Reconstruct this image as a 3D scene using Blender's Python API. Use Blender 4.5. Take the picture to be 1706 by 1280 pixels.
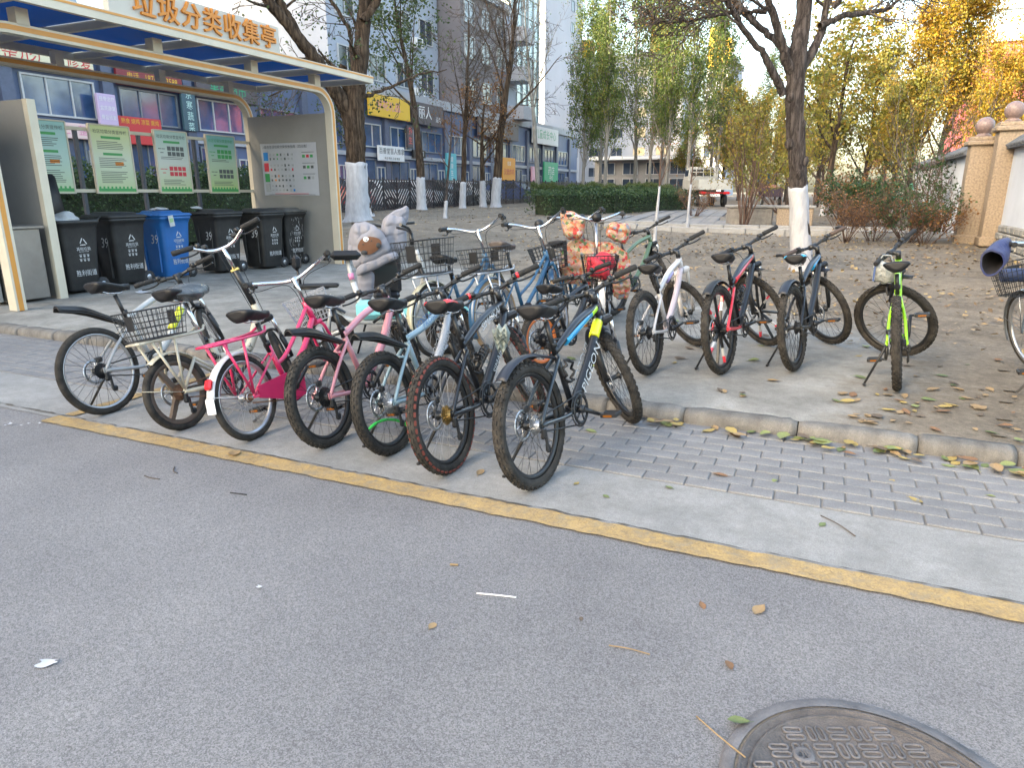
import bpy, bmesh, math, random
import numpy as np
from mathutils import Matrix, Vector

# ------------------------------------------------------------------ camera, sky, sun, exposure
for o in list(bpy.data.objects):
    bpy.data.objects.remove(o)
SC = bpy.context.scene
COL = SC.collection
R_ = math.radians
cam_d = bpy.data.cameras.new('camera')
cam_d.sensor_width = 36.0
cam_d.lens = 36.0 * 1150.0 / 1706.0
cam_d.clip_start, cam_d.clip_end = 0.05, 3000.0
cam = bpy.data.objects.new('camera', cam_d)
COL.objects.link(cam)
cam.location = (0, 0, 1.4)
cam.rotation_euler = (math.pi / 2 - math.atan(320 / 1150.0), 0, R_(24.3))
SC.camera = cam

SUN_EL, SUN_X, SUN_Y = R_(21.0), -0.62, -0.785          # towards the sun: low, behind and left of the camera
world = bpy.data.worlds.new('World')
SC.world = world
world.use_nodes = True
wn, wl = world.node_tree.nodes, world.node_tree.links
wn.clear()
sky = wn.new('ShaderNodeTexSky')
sky.sky_type = 'NISHITA'
sky.sun_disc = False
sky.sun_elevation = SUN_EL
sky.sun_rotation = math.atan2(SUN_X, SUN_Y)
sky.altitude = 50
sky.air_density, sky.dust_density, sky.ozone_density = 1.0, 4.4, 0.6
bg = wn.new('ShaderNodeBackground')
bg.inputs['Strength'].default_value = 0.15
wo = wn.new('ShaderNodeOutputWorld')
wl.new(sky.outputs[0], bg.inputs[0])
wl.new(bg.outputs[0], wo.inputs[0])
sun_d = bpy.data.lights.new('sun', 'SUN')
sun_d.energy, sun_d.angle, sun_d.color = 2.0, R_(0.53), (1.0, 0.88, 0.70)
sun = bpy.data.objects.new('sun', sun_d)
COL.objects.link(sun)
sun.rotation_euler = Vector((SUN_X * math.cos(SUN_EL), SUN_Y * math.cos(SUN_EL), math.sin(SUN_EL))).to_track_quat('Z', 'Y').to_euler()
vs = SC.view_settings
vs.view_transform, vs.look, vs.gamma, vs.use_curve_mapping = 'Standard', 'None', 1.0, False
vs.exposure = 3.02
vs.use_white_balance = True
vs.white_balance_temperature, vs.white_balance_tint = 7250, 6
SC.cycles.max_bounces = 6
SC.cycles.transparent_max_bounces = 8
SC.cycles.caustics_reflective = SC.cycles.caustics_refractive = False

# ------------------------------------------------------------------ helpers
rng = np.random.default_rng(7)
random.seed(7)
RT = np.array([math.cos(R_(24.3)), math.sin(R_(24.3)), 0])   # the photographer's right hand, used to lay out tree limbs

def tag(o, label=None, cat=None, group=None, kind=None):
    if label: o['label'] = label
    if cat: o['category'] = cat
    if group: o['group'] = group
    if kind: o['kind'] = kind
    return o

def thing(name, label, cat, loc=(0, 0, 0), rotz=0, group=None):
    o = bpy.data.objects.new(name, None)
    o.empty_display_size = .1
    COL.objects.link(o)
    o.location = loc
    o.rotation_euler = (0, 0, rotz)
    return tag(o, label, cat, group)

def link(name, me, parent=None, M=None):
    o = bpy.data.objects.new(name, me)
    COL.objects.link(o)
    if parent: o.parent = parent
    if M is not None: o.matrix_basis = M
    return o

def copy_tree(o, parent=None):
    c = o.copy()
    COL.objects.link(c)
    c.parent = parent
    for ch in list(o.children):
        copy_tree(ch, c)
    return c

TXT = {}
def text_geo(s):
    if s not in TXT:
        c = bpy.data.curves.new('lettering', 'FONT')
        c.body = s
        c.resolution_u = 2
        c.align_x, c.align_y = 'CENTER', 'CENTER'
        o = bpy.data.objects.new('lettering', c)
        m = bpy.data.meshes.new_from_object(o)
        TXT[s] = (np.array([v.co[:] for v in m.vertices]).reshape(-1, 3), [tuple(p.vertices) for p in m.polygons])
        bpy.data.meshes.remove(m)
        bpy.data.objects.remove(o)
        bpy.data.curves.remove(c)
    return TXT[s]

def T(x=0, y=0, z=0): return Matrix.Translation((x, y, z))
def RX(a): return Matrix.Rotation(R_(a), 4, 'X')
def RY(a): return Matrix.Rotation(R_(a), 4, 'Y')
def RZ(a): return Matrix.Rotation(R_(a), 4, 'Z')

class MB:
    """collects shapes, build() links them as one mesh object"""
    def __init__(s): s.v, s.f, s.m, s.s, s.n = [], [], [], [], 0
    def add(s, verts, faces, mi=0, sm=False, M=None):
        a = np.asarray(verts, float).reshape(-1, 3)
        if M is not None:
            m = np.array(M)
            a = a @ m[:3, :3].T + m[:3, 3]
        s.v.append(a)
        k = s.n
        s.f += [tuple(i + k for i in f) for f in faces]
        s.m += [mi] * len(faces)
        s.s += [sm] * len(faces)
        s.n += len(a)
        return s
    def box(s, c, d, mi=0, bev=0, M=None):
        hx, hy, hz = d[0] / 2, d[1] / 2, d[2] / 2
        c = np.array(c, float)
        if bev <= 0:
            v = [(x, y, z) for x in (-hx, hx) for y in (-hy, hy) for z in (-hz, hz)]
            f = [(0, 1, 3, 2), (4, 6, 7, 5), (0, 4, 5, 1), (2, 3, 7, 6), (0, 2, 6, 4), (1, 5, 7, 3)]
            return s.add(np.array(v) + c, f, mi, False, M)
        b = min(bev, hx * .95, hy * .95, hz * .95)
        v, idx = [], {}
        for sx in (-1, 1):
            for sy in (-1, 1):
                for sz in (-1, 1):
                    for k in range(3):
                        p = [sx * (hx - b), sy * (hy - b), sz * (hz - b)]
                        p[k] = (sx * hx, sy * hy, sz * hz)[k]
                        idx[(sx, sy, sz, k)] = len(v)
                        v.append(p)
        f = []
        for k in range(3):
            a, bb = [(1, 2), (2, 0), (0, 1)][k]
            for sg in (-1, 1):
                q = []
                for (u, w) in ((-1, -1), (1, -1), (1, 1), (-1, 1)):
                    t = [0, 0, 0]
                    t[k], t[a], t[bb] = sg, u, w
                    q.append(idx[(t[0], t[1], t[2], k)])
                f.append(tuple(q if sg > 0 else q[::-1]))
        for k in range(3):          # edges along axis k
            a, bb = [(1, 2), (2, 0), (0, 1)][k]
            for u in (-1, 1):
                for w in (-1, 1):
                    t0, t1 = [0, 0, 0], [0, 0, 0]
                    t0[k], t1[k] = -1, 1
                    t0[a] = t1[a] = u
                    t0[bb] = t1[bb] = w
                    q = [idx[(*t0, a)], idx[(*t1, a)], idx[(*t1, bb)], idx[(*t0, bb)]]
                    f.append(tuple(q if u * w < 0 else q[::-1]))
        for sx in (-1, 1):
            for sy in (-1, 1):
                for sz in (-1, 1):
                    q = [idx[(sx, sy, sz, k)] for k in range(3)]
                    f.append(tuple(q if sx * sy * sz > 0 else q[::-1]))
        return s.add(np.array(v) + c, f, mi, False, M)
    def tube(s, pts, r, n=8, mi=0, caps=True, closed=False, M=None, flat=1.0, sm=True):
        P = np.asarray(pts, float)
        k = len(P)
        rr = np.full(k, r, float) if np.isscalar(r) else np.asarray(r, float)
        if closed:
            tg = np.roll(P, -1, 0) - np.roll(P, 1, 0)
        else:
            tg = np.gradient(P, axis=0)
        tg /= np.linalg.norm(tg, axis=1)[:, None] + 1e-12
        ref = np.array([0, 1., 0]) if abs(tg[0][1]) < .9 else np.array([1., 0, 0])
        u = np.cross(tg[0], ref); u /= np.linalg.norm(u)
        V = []
        an = np.arange(n) * 2 * math.pi / n
        ca, sa = np.cos(an)[:, None], np.sin(an)[:, None]
        for i in range(k):
            u = u - tg[i] * (u @ tg[i]); u /= np.linalg.norm(u) + 1e-12
            w = np.cross(tg[i], u)
            V.append(P[i] + rr[i] * (ca * u + sa * w * flat))
        F = []
        for i in range(k if closed else k - 1):
            j = (i + 1) % k
            for a in range(n):
                b = (a + 1) % n
                F.append((i * n + a, i * n + b, j * n + b, j * n + a))
        s.add(np.concatenate(V), F, mi, sm, M)
        if caps and not closed:
            s.f += [tuple(s.n - k * n + a for a in range(n - 1, -1, -1)), tuple(s.n - n + a for a in range(n))]
            s.m += [mi, mi]; s.s += [False, False]
        return s
    def lathe(s, prof, n=24, mi=0, M=None, sm=True, a0=0.0, a1=None):
        """profile of (radius, height) turned about Z"""
        full = a1 is None
        an = np.linspace(a0, a0 + 2 * math.pi if full else a1, n, endpoint=not full)
        V = [(r * math.cos(a), r * math.sin(a), z) for a in an for r, z in prof]
        k = len(prof)
        F = []
        for i in range(n if full else n - 1):
            j = (i + 1) % n
            for a in range(k - 1):
                F.append((i * k + a, j * k + a, j * k + a + 1, i * k + a + 1))
        return s.add(V, F, mi, sm, M)
    def prism(s, poly, h0, h1, mi=0, M=None):
        """polygon in XY extruded along Z"""
        k = len(poly)
        V = [(x, y, h0) for x, y in poly] + [(x, y, h1) for x, y in poly]
        F = [tuple(range(k - 1, -1, -1)), tuple(range(k, 2 * k))] + [(i, (i + 1) % k, k + (i + 1) % k, k + i) for i in range(k)]
        return s.add(V, F, mi, False, M)
    def grid(s, fn, nu, nv, mi=0, M=None, sm=True, wrap=False):
        V = [fn(i / nu, j / nv) for i in range(nu + 1) for j in range(nv + 1)]
        F = [(i * (nv + 1) + j, (i + 1) * (nv + 1) + j, (i + 1) * (nv + 1) + j + 1, i * (nv + 1) + j + 1) for i in range(nu) for j in range(nv)]
        return s.add(V, F, mi, sm, M)
    def text(s, t, size, M, mi=0, sx=1.0, th=0):
        a, f = text_geo(t)
        a = a * np.array([size * sx, size, 1])
        s.add(a + np.array([0, 0, th]), f, mi, False, M)
        if th:
            bm = bmesh.new()
            vs_ = [bm.verts.new(p) for p in a + np.array([0, 0, th])]
            for q in f:
                try: bm.faces.new([vs_[i] for i in q])
                except ValueError: pass
            bd = [(e.verts[0].index, e.verts[1].index) for e in (bm.verts.index_update() or bm.edges) if e.is_boundary]
            bm.free()
            if bd:
                V, F = [], []
                for p, q in bd:
                    k = len(V)
                    V += [a[p], a[q], a[q] + [0, 0, th], a[p] + [0, 0, th]]
                    F.append((k, k + 1, k + 2, k + 3))
                s.add(V, F, mi, False, M)
        return s
    def mesh(s, name, mats):
        me = bpy.data.meshes.new(name)
        V = np.concatenate(s.v) if s.v else np.zeros((0, 3))
        me.from_pydata(V.tolist(), [], s.f)
        for m in (mats if isinstance(mats, (list, tuple)) else [mats]): me.materials.append(m)
        me.polygons.foreach_set('material_index', s.m)
        me.polygons.foreach_set('use_smooth', s.s)
        me.update()
        return me
    def build(s, name, mats, parent=None, M=None):
        return link(name, s.mesh(name, mats), parent, M)

def quads_mesh(name, V, nq, mat, smooth=False):
    """V: (nq*4,3) array of separate quads"""
    me = bpy.data.meshes.new(name)
    me.vertices.add(nq * 4); me.loops.add(nq * 4); me.polygons.add(nq)
    me.vertices.foreach_set('co', np.asarray(V, np.float32).ravel())
    me.loops.foreach_set('vertex_index', np.arange(nq * 4, dtype=np.int32))
    me.polygons.foreach_set('loop_start', np.arange(0, nq * 4, 4, dtype=np.int32))
    me.materials.append(mat)
    me.update(calc_edges=True)
    return me

# ------------------------------------------------------------------ materials
MATS = {}
def mat(name, col, rough=.6, metal=0.0, var=0.0, vs=6.0, bump=0.0, bs=60.0, coat=0.0, rnd=0.0, col2=None, spec=.5, stretch=None, detail=5):
    if name in MATS: return MATS[name]
    m = bpy.data.materials.new(name)
    m.use_nodes = True
    N, L = m.node_tree.nodes, m.node_tree.links
    b = N['Principled BSDF']
    b.inputs['Base Color'].default_value = (*col, 1)
    b.inputs['Roughness'].default_value = rough
    b.inputs['Metallic'].default_value = metal
    b.inputs['Specular IOR Level'].default_value = spec
    if coat: b.inputs['Coat Weight'].default_value = coat
    if var or bump or rnd or col2:
        tc = N.new('ShaderNodeTexCoord')
        src = tc.outputs['Object']
        if stretch:
            mp = N.new('ShaderNodeMapping')
            mp.inputs['Scale'].default_value = stretch
            L.new(src, mp.inputs[0]); src = mp.outputs[0]
    if var or rnd or col2:
        nz = N.new('ShaderNodeTexNoise')
        nz.inputs['Scale'].default_value = vs
        nz.inputs['Detail'].default_value = detail
        nz.inputs['Roughness'].default_value = .65
        L.new(src, nz.inputs[0])
        rp = N.new('ShaderNodeValToRGB')
        c2 = col2 or col
        rp.color_ramp.elements[0].position, rp.color_ramp.elements[1].position = .3, .7
        rp.color_ramp.elements[0].color = (*[max(0, c * (1 - var)) for c in col], 1)
        rp.color_ramp.elements[1].color = (*[min(1, c * (1 + var)) for c in c2], 1)
        L.new(nz.outputs['Fac'], rp.inputs[0])
        out = rp.outputs[0]
        if rnd:
            oi = N.new('ShaderNodeObjectInfo')
            mr = N.new('ShaderNodeMapRange')
            mr.inputs['To Min'].default_value, mr.inputs['To Max'].default_value = 1 - rnd, 1 + rnd
            L.new(oi.outputs['Random'], mr.inputs[0])
            mx = N.new('ShaderNodeVectorMath'); mx.operation = 'SCALE'
            L.new(out, mx.inputs[0]); L.new(mr.outputs[0], mx.inputs['Scale'])
            out = mx.outputs[0]
        L.new(out, b.inputs['Base Color'])
    if bump:
        n2 = N.new('ShaderNodeTexNoise')
        n2.inputs['Scale'].default_value = bs
        n2.inputs['Detail'].default_value = 6
        L.new(src, n2.inputs[0])
        bp = N.new('ShaderNodeBump')
        bp.inputs['Strength'].default_value = bump
        bp.inputs['Distance'].default_value = .02
        L.new(n2.outputs['Fac'], bp.inputs['Height'])
        L.new(bp.outputs[0], b.inputs['Normal'])
    MATS[name] = m
    return m

def leaf_mat(name, cols, trans=.35, rough=.55):
    m = bpy.data.materials.new(name)
    m.use_nodes = True
    N, L = m.node_tree.nodes, m.node_tree.links
    b = N['Principled BSDF']
    b.inputs['Roughness'].default_value = rough
    g = N.new('ShaderNodeNewGeometry')
    tc = N.new('ShaderNodeTexCoord')
    nz = N.new('ShaderNodeTexNoise')
    nz.inputs['Scale'].default_value = .8
    nz.inputs['Detail'].default_value = 2
    L.new(tc.outputs['Object'], nz.inputs[0])
    a = N.new('ShaderNodeMath'); a.operation = 'MULTIPLY_ADD'
    a.inputs[1].default_value, a.inputs[2].default_value = 1.1, -.3
    L.new(nz.outputs['Fac'], a.inputs[0])
    a2 = N.new('ShaderNodeMath'); a2.operation = 'MULTIPLY_ADD'
    a2.inputs[1].default_value = .55
    L.new(g.outputs['Random Per Island'], a2.inputs[0]); L.new(a.outputs[0], a2.inputs[2])
    rp = N.new('ShaderNodeValToRGB')
    e = rp.color_ramp.elements
    e[0].color, e[1].color = (*cols[0], 1), (*cols[-1], 1)
    e[0].position, e[1].position = .1, .9
    for i, c in enumerate(cols[1:-1]):
        x = e.new(.1 + .8 * (i + 1) / (len(cols) - 1)); x.color = (*c, 1)
    L.new(a2.outputs[0], rp.inputs[0])
    L.new(rp.outputs[0], b.inputs['Base Color'])
    t = N.new('ShaderNodeBsdfTranslucent')
    L.new(rp.outputs[0], t.inputs[0])
    mx = N.new('ShaderNodeMixShader')
    mx.inputs[0].default_value = trans
    L.new(b.outputs[0], mx.inputs[1]); L.new(t.outputs[0], mx.inputs[2])
    L.new(mx.outputs[0], N['Material Output'].inputs[0])
    return m

def ground_mat(name, layers, speck=None, bump=.3, bscale=120, rough=.9, crack=None, wear=None, blend=None):
    """layers: list of (noise scale, colour low, colour high) multiplied together; speck = (scale, dark, light)"""
    m = bpy.data.materials.new(name)
    m.use_nodes = True
    N, L = m.node_tree.nodes, m.node_tree.links
    b = N['Principled BSDF']
    b.inputs['Roughness'].default_value = rough
    b.inputs['Specular IOR Level'].default_value = .3
    tc = N.new('ShaderNodeTexCoord')
    def stack(layers):
        out = None
        for k, (sc, c0, c1) in enumerate(layers):
            nz = N.new('ShaderNodeTexNoise')
            nz.inputs['Scale'].default_value = sc
            nz.inputs['Detail'].default_value = 6
            nz.inputs['Roughness'].default_value = .62
            L.new(tc.outputs['Object'], nz.inputs[0])
            rp = N.new('ShaderNodeValToRGB')
            rp.color_ramp.elements[0].position, rp.color_ramp.elements[1].position = .32, .68
            rp.color_ramp.elements[0].color, rp.color_ramp.elements[1].color = (*c0, 1), (*c1, 1)
            L.new(nz.outputs['Fac'], rp.inputs[0])
            if out is None: out = rp.outputs[0]
            else:
                mx = N.new('ShaderNodeMix'); mx.data_type = 'RGBA'; mx.blend_type = 'MULTIPLY'
                mx.inputs['Factor'].default_value = 1
                L.new(out, mx.inputs[6]); L.new(rp.outputs[0], mx.inputs[7]); out = mx.outputs[2]
        return out
    out = stack(layers)
    if blend:                           # earth washed over the slab: the mesh attribute says how far out, noise breaks the border
        o2 = stack(blend[0])
        at = N.new('ShaderNodeAttribute'); at.attribute_name = blend[1]
        nz = N.new('ShaderNodeTexNoise'); nz.inputs['Scale'].default_value = 3.2; nz.inputs['Detail'].default_value = 9; nz.inputs['Roughness'].default_value = .7
        L.new(tc.outputs['Object'], nz.inputs[0])
        ma = N.new('ShaderNodeMath'); ma.operation = 'MULTIPLY_ADD'; ma.inputs[1].default_value = 1.5; ma.inputs[2].default_value = -.75
        L.new(nz.outputs['Fac'], ma.inputs[0])
        ad = N.new('ShaderNodeMath'); ad.operation = 'ADD'
        L.new(at.outputs['Fac'], ad.inputs[0]); L.new(ma.outputs[0], ad.inputs[1])
        mr = N.new('ShaderNodeMapRange'); mr.inputs['From Min'].default_value, mr.inputs['From Max'].default_value = .28, .72
        L.new(ad.outputs[0], mr.inputs[0])
        mx = N.new('ShaderNodeMix'); mx.data_type = 'RGBA'
        L.new(mr.outputs[0], mx.inputs['Factor']); L.new(out, mx.inputs[6]); L.new(o2, mx.inputs[7]); out = mx.outputs[2]
    if speck:
        vo = N.new('ShaderNodeTexVoronoi')
        vo.inputs['Scale'].default_value = speck[0]
        L.new(tc.outputs['Object'], vo.inputs[0])
        rp = N.new('ShaderNodeValToRGB')
        rp.color_ramp.elements[0].color = (speck[1],) * 3 + (1,)
        rp.color_ramp.elements[1].color = (speck[2],) * 3 + (1,)
        sp = N.new('ShaderNodeSeparateColor')
        L.new(vo.outputs['Color'], sp.inputs[0]); L.new(sp.outputs[0], rp.inputs[0])
        mx = N.new('ShaderNodeMix'); mx.data_type = 'RGBA'; mx.blend_type = 'MULTIPLY'
        mx.inputs['Factor'].default_value = 1
        L.new(out, mx.inputs[6]); L.new(rp.outputs[0], mx.inputs[7]); out = mx.outputs[2]
    if crack:
        wv = N.new('ShaderNodeTexVoronoi'); wv.feature = 'DISTANCE_TO_EDGE'
        wv.inputs['Scale'].default_value = crack[0]
        nd = N.new('ShaderNodeTexNoise'); nd.inputs['Scale'].default_value = crack[0] * 4
        ad = N.new('ShaderNodeMix'); ad.data_type = 'RGBA'; ad.inputs['Factor'].default_value = .25
        L.new(tc.outputs['Object'], nd.inputs[0]); L.new(tc.outputs['Object'], ad.inputs[6]); L.new(nd.outputs['Color'], ad.inputs[7])
        L.new(ad.outputs[2], wv.inputs[0])
        rp = N.new('ShaderNodeValToRGB')
        rp.color_ramp.elements[0].color = (crack[1],) * 3 + (1,)
        rp.color_ramp.elements[1].color = (1, 1, 1, 1)
        rp.color_ramp.elements[1].position = crack[2]
        L.new(wv.outputs['Distance'], rp.inputs[0])
        mx = N.new('ShaderNodeMix'); mx.data_type = 'RGBA'; mx.blend_type = 'MULTIPLY'
        mx.inputs['Factor'].default_value = 1
        L.new(out, mx.inputs[6]); L.new(rp.outputs[0], mx.inputs[7]); out = mx.outputs[2]
    if wear:                            # coat worn through to what lies below: (scale, from, to, colour)
        nz = N.new('ShaderNodeTexNoise'); nz.inputs['Scale'].default_value = wear[0]; nz.inputs['Detail'].default_value = 10; nz.inputs['Roughness'].default_value = .75
        L.new(tc.outputs['Object'], nz.inputs[0])
        mr = N.new('ShaderNodeMapRange'); mr.inputs['From Min'].default_value, mr.inputs['From Max'].default_value = wear[1], wear[2]
        L.new(nz.outputs['Fac'], mr.inputs[0])
        mx = N.new('ShaderNodeMix'); mx.data_type = 'RGBA'
        L.new(mr.outputs[0], mx.inputs['Factor']); L.new(out, mx.inputs[6]); mx.inputs[7].default_value = (*wear[3], 1); out = mx.outputs[2]
    L.new(out, b.inputs['Base Color'])
    n2 = N.new('ShaderNodeTexNoise')
    n2.inputs['Scale'].default_value = bscale
    n2.inputs['Detail'].default_value = 8
    L.new(tc.outputs['Object'], n2.inputs[0])
    bp = N.new('ShaderNodeBump')
    bp.inputs['Strength'].default_value = bump
    bp.inputs['Distance'].default_value = .01
    L.new(n2.outputs['Fac'], bp.inputs['Height']); L.new(bp.outputs[0], b.inputs['Normal'])
    return m

# ------------------------------------------------------------------ ground
def terr(x, y):
    zl = np.interp(y, [10.9, 13, 16, 19, 25, 32, 46, 60, 100, 300], [.1, .2, .38, .5, .56, .62, .72, .8, .9, 1.0])
    zr = np.interp(y, [12, 20, 30, 45, 60, 100, 300], [.1, .3, .5, .65, .8, .9, 1.0])
    t = np.clip((np.asarray(x, float) + 8) / 4, 0, 1)
    t = t * t * (3 - 2 * t)
    return zl * (1 - t) + zr * t - .018 * np.clip((4.95 - np.asarray(y, float)) / .6, 0, 1)

CURB0, CURB1 = 4.17, 4.30
SOIL = [(.5, (.14, .12, .097), (.205, .18, .15)), (3.5, (.68, .66, .63), (1.2, 1.17, 1.12)), (22, (.75, .74, .72), (1.15, 1.15, 1.15))]
asphalt = ground_mat('asphalt', [(.45, (.150, .147, .152), (.186, .182, .187)), (2.3, (.90, .90, .91), (1.05, 1.05, 1.04)), (.22, (.89, .89, .90), (1.06, 1.06, 1.05)), (60, (.88, .88, .88), (1.1, 1.1, 1.1))], speck=(270, .66, 1.36), bump=.4, bscale=320, rough=.9, wear=(1.1, .70, .9, (.215, .20, .175)))
concrete = ground_mat('strip_concrete', [(.8, (.215, .214, .215), (.285, .28, .276)), (5, (.80, .80, .79), (1.06, 1.06, 1.05)), (23, (.90, .90, .89), (1.04, 1.04, 1.04))], speck=(330, .82, 1.14), bump=.3, bscale=200, wear=(2.2, .62, .85, (.17, .16, .145)))
slab_m = ground_mat('slab_concrete', [(.6, (.20, .195, .188), (.30, .292, .282)), (3.1, (.66, .65, .63), (1.12, 1.11, 1.08)), (14, (.9, .9, .88), (1.06, 1.06, 1.04))], speck=(260, .8, 1.15), bump=.3, bscale=140, blend=(SOIL, 'earth'))
soil = ground_mat('soil', SOIL, speck=(90, .8, 1.2), bump=.8, bscale=40)

def sheet(name, x0, x1, y0, y1, z, m, nx=1, ny=1):
    g = MB().grid(lambda u, v: (x0 + (x1 - x0) * u, y0 + (y1 - y0) * v, z), nx, ny, sm=False)
    return tag(g.build(name, m), kind='structure')

sheet('road', -400, 400, -400, 4.2, 0.0, asphalt)
# the land beyond the kerb: one sheet that rises gently and runs to the horizon
xs = np.unique(np.concatenate([np.linspace(-20, 6, 131), np.linspace(-60, 60, 61), [-900, -300, -120, 120, 300, 900]]))
ys = np.unique(np.concatenate([[4.28, 4.4], np.linspace(4.6, 24, 98), np.linspace(24, 70, 47), [90, 130, 200, 350, 700, 1500]]))
gx_, gy_ = np.meshgrid(xs, ys, indexing='ij')
hz = terr(gx_, gy_)
WAV = [(rng.uniform(0, 6.28), rng.uniform(1.2, 6.5), rng.uniform(0, 6.28)) for _ in range(26)]
def lumps(x, y):
    s = sum(np.sin((math.cos(a) * x + math.sin(a) * y) * f + ph) / f for a, f, ph in WAV)
    amp = np.clip((y - 6.6) / 4, 0, 1) * np.where(x > -8, 1, np.clip((y - 11.2) / 2, 0, 1))
    return s * .016 * amp - .004 * (1 - amp)
hz = hz + lumps(gx_, gy_)
V = np.stack([gx_, gy_, hz], -1).reshape(-1, 3)
ny_ = len(ys)
F = [(i * ny_ + j, (i + 1) * ny_ + j, (i + 1) * ny_ + j + 1, i * ny_ + j + 1) for i in range(len(xs) - 1) for j in range(ny_ - 1)]
gb = MB().add(V, F, 0, True)
tag(gb.build('ground', soil), kind='structure')

# concrete strip, yellow line, apron
JIT = rng.normal(0, 1, 4096)
def wob(x, s, a): return a * (.35 * math.sin(x * 3.1 + s) + .3 * math.sin(x * 7.7 + 2 * s) + .35 * math.sin(x * 19.3 + s * 3) + .35 * math.sin(x * 41 + s) + .55 * JIT[int(x * 31 + s * 577) % 4096] + .3 * JIT[int(x * 9 + s * 91) % 4096])
def strip(name, x0, x1, ya, yb, z, m, n, wa=0.0, wb=0.0):
    g = MB().grid(lambda u, v: (x0 + (x1 - x0) * u, (ya + wob(x0 + (x1 - x0) * u, 1, wa)) * (1 - v) + (yb + wob(x0 + (x1 - x0) * u, 5, wb)) * v, z), n, 1, sm=False)
    return tag(g.build(name, m), kind='structure')
strip('concrete_strip', -40, 40, 2.64, 3.215, .004, concrete, 800, .008, .0)
yellow = ground_mat('road_paint', [(1.2, (.37, .245, .095), (.44, .305, .14)), (9, (.72, .74, .85), (1.06, 1.05, 1.0)), (45, (.72, .76, .95), (1.05, 1.05, 1.0))], speck=(200, .85, 1.1), bump=.35, bscale=200, rough=.75, crack=(4, .7, .015), wear=(11, .50, .70, (.21, .185, .14)))
strip('yellow_line', -4.42, 40, 2.545, 2.67, .008, yellow, 1400, .0045, .0055)
yl = MB().grid(lambda u, v: (-4.40 + .085 * v + .035 * u + .006 * math.sin(u * 30), 2.69 + (4.15 - 2.69) * u, .012), 60, 1, sm=False)
tag(yl.build('yellow_line_end', yellow), kind='structure')

# concrete apron: a thin skin over the ground that earth has been washed over at its far side
edge = np.array([(.16, 4.0), (.30, 4.7), (.42, 5.2), (.55, 5.8), (.62, 6.5), (.48, 7.1), (.1, 7.6), (-.5, 7.9), (-1.2, 8.2), (-2.0, 8.6), (-3.0, 9.2), (-4.2, 9.8), (-5.4, 10.5), (-6.8, 11.1), (-8.2, 11.3), (-14, 11.2), (-60, 11.2), (-60, 4.0)])
ax_ = np.unique(np.concatenate([np.linspace(-14, 1.5, 195), [-60, -40, -25, -18]]))
ay_ = np.linspace(4.262, 12.2, 100)
AX, AY = np.meshgrid(ax_, ay_, indexing='ij')
fx, fy = AX.ravel(), AY.ravel()
dist = np.full(len(fx), 99.0)
ins = np.zeros(len(fx), bool)
for i in range(len(edge)):
    (x0, y0), (x1, y1) = edge[i], edge[(i + 1) % len(edge)]
    dx, dy = x1 - x0, y1 - y0
    t = np.clip(((fx - x0) * dx + (fy - y0) * dy) / (dx * dx + dy * dy), 0, 1)
    dist = np.minimum(dist, np.hypot(fx - x0 - t * dx, fy - y0 - t * dy))
    c = ((y0 > fy) != (y1 > fy))
    with np.errstate(divide='ignore', invalid='ignore'):
        ins ^= c & (fx < dx * (fy - y0) / (dy if dy else 1e-9) + x0)
sd_ = np.where(ins, -dist, dist)
fz = terr(fx, fy) + lumps(fx, fy) + np.where(fy < 4.3, .004, .010)
nyv = len(ay_)
keep_ = (sd_ < .75).reshape(AX.shape)
F = [(i * nyv + j, (i + 1) * nyv + j, (i + 1) * nyv + j + 1, i * nyv + j + 1) for i in range(len(ax_) - 1) for j in range(nyv - 1) if keep_[i, j] and keep_[i + 1, j + 1]]
me = bpy.data.meshes.new('concrete_apron')
me.from_pydata(np.stack([fx, fy, fz], 1).tolist(), [], F)
at_ = me.attributes.new('earth', 'FLOAT', 'POINT')
at_.data.foreach_set('value', np.clip(.5 + sd_ / 1.1, 0, 1).astype(np.float32))
me.materials.append(slab_m)
me.update()
tag(link('concrete_apron', me), kind='structure')

strip('joint_crack', -5.2, 40, 2.676, 2.684, .010, ground_mat('joint_dirt', [(8, (.05, .046, .04), (.11, .10, .088))], bump=.5), 1400, .006, .006)
# pavers: bed of mortar, then every brick; kerb stones
paver_m = ground_mat('paver', [(1.1, (.155, .155, .162), (.205, .203, .205)), (7, (.85, .85, .86), (1.08, 1.08, 1.06))], speck=(300, .82, 1.15), bump=.3, bscale=180)
def rnd_node(m, lo, hi):
    N, L = m.node_tree.nodes, m.node_tree.links
    b = N['Principled BSDF']
    src = b.inputs['Base Color'].links[0].from_socket
    oi = N.new('ShaderNodeObjectInfo')
    mr = N.new('ShaderNodeMapRange')
    mr.inputs['To Min'].default_value, mr.inputs['To Max'].default_value = lo, hi
    L.new(oi.outputs['Random'], mr.inputs[0])
    mx = N.new('ShaderNodeVectorMath'); mx.operation = 'SCALE'
    L.new(src, mx.inputs[0]); L.new(mr.outputs[0], mx.inputs['Scale'])
    L.new(mx.outputs[0], b.inputs['Base Color'])
rnd_node(paver_m, .92, 1.09)
bed_m = ground_mat('joint_sand', [(6, (.145, .142, .138), (.185, .18, .172))], bump=.5, bscale=200)
pav = sheet('paved_path', -40, 40, 3.215, 4.172, -.0, bed_m)
pav.location.z = .003
BL, BW, NR = .208, .1058, 9
bricks = []
for r in range(NR):
    y = 3.222 + (r + .5) * BW
    off = (r % 2) * BL / 2 + random.uniform(-.01, .01)
    for c in range(-66, 20):
        x = c * BL + off
        bricks.append((x, y))
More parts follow.
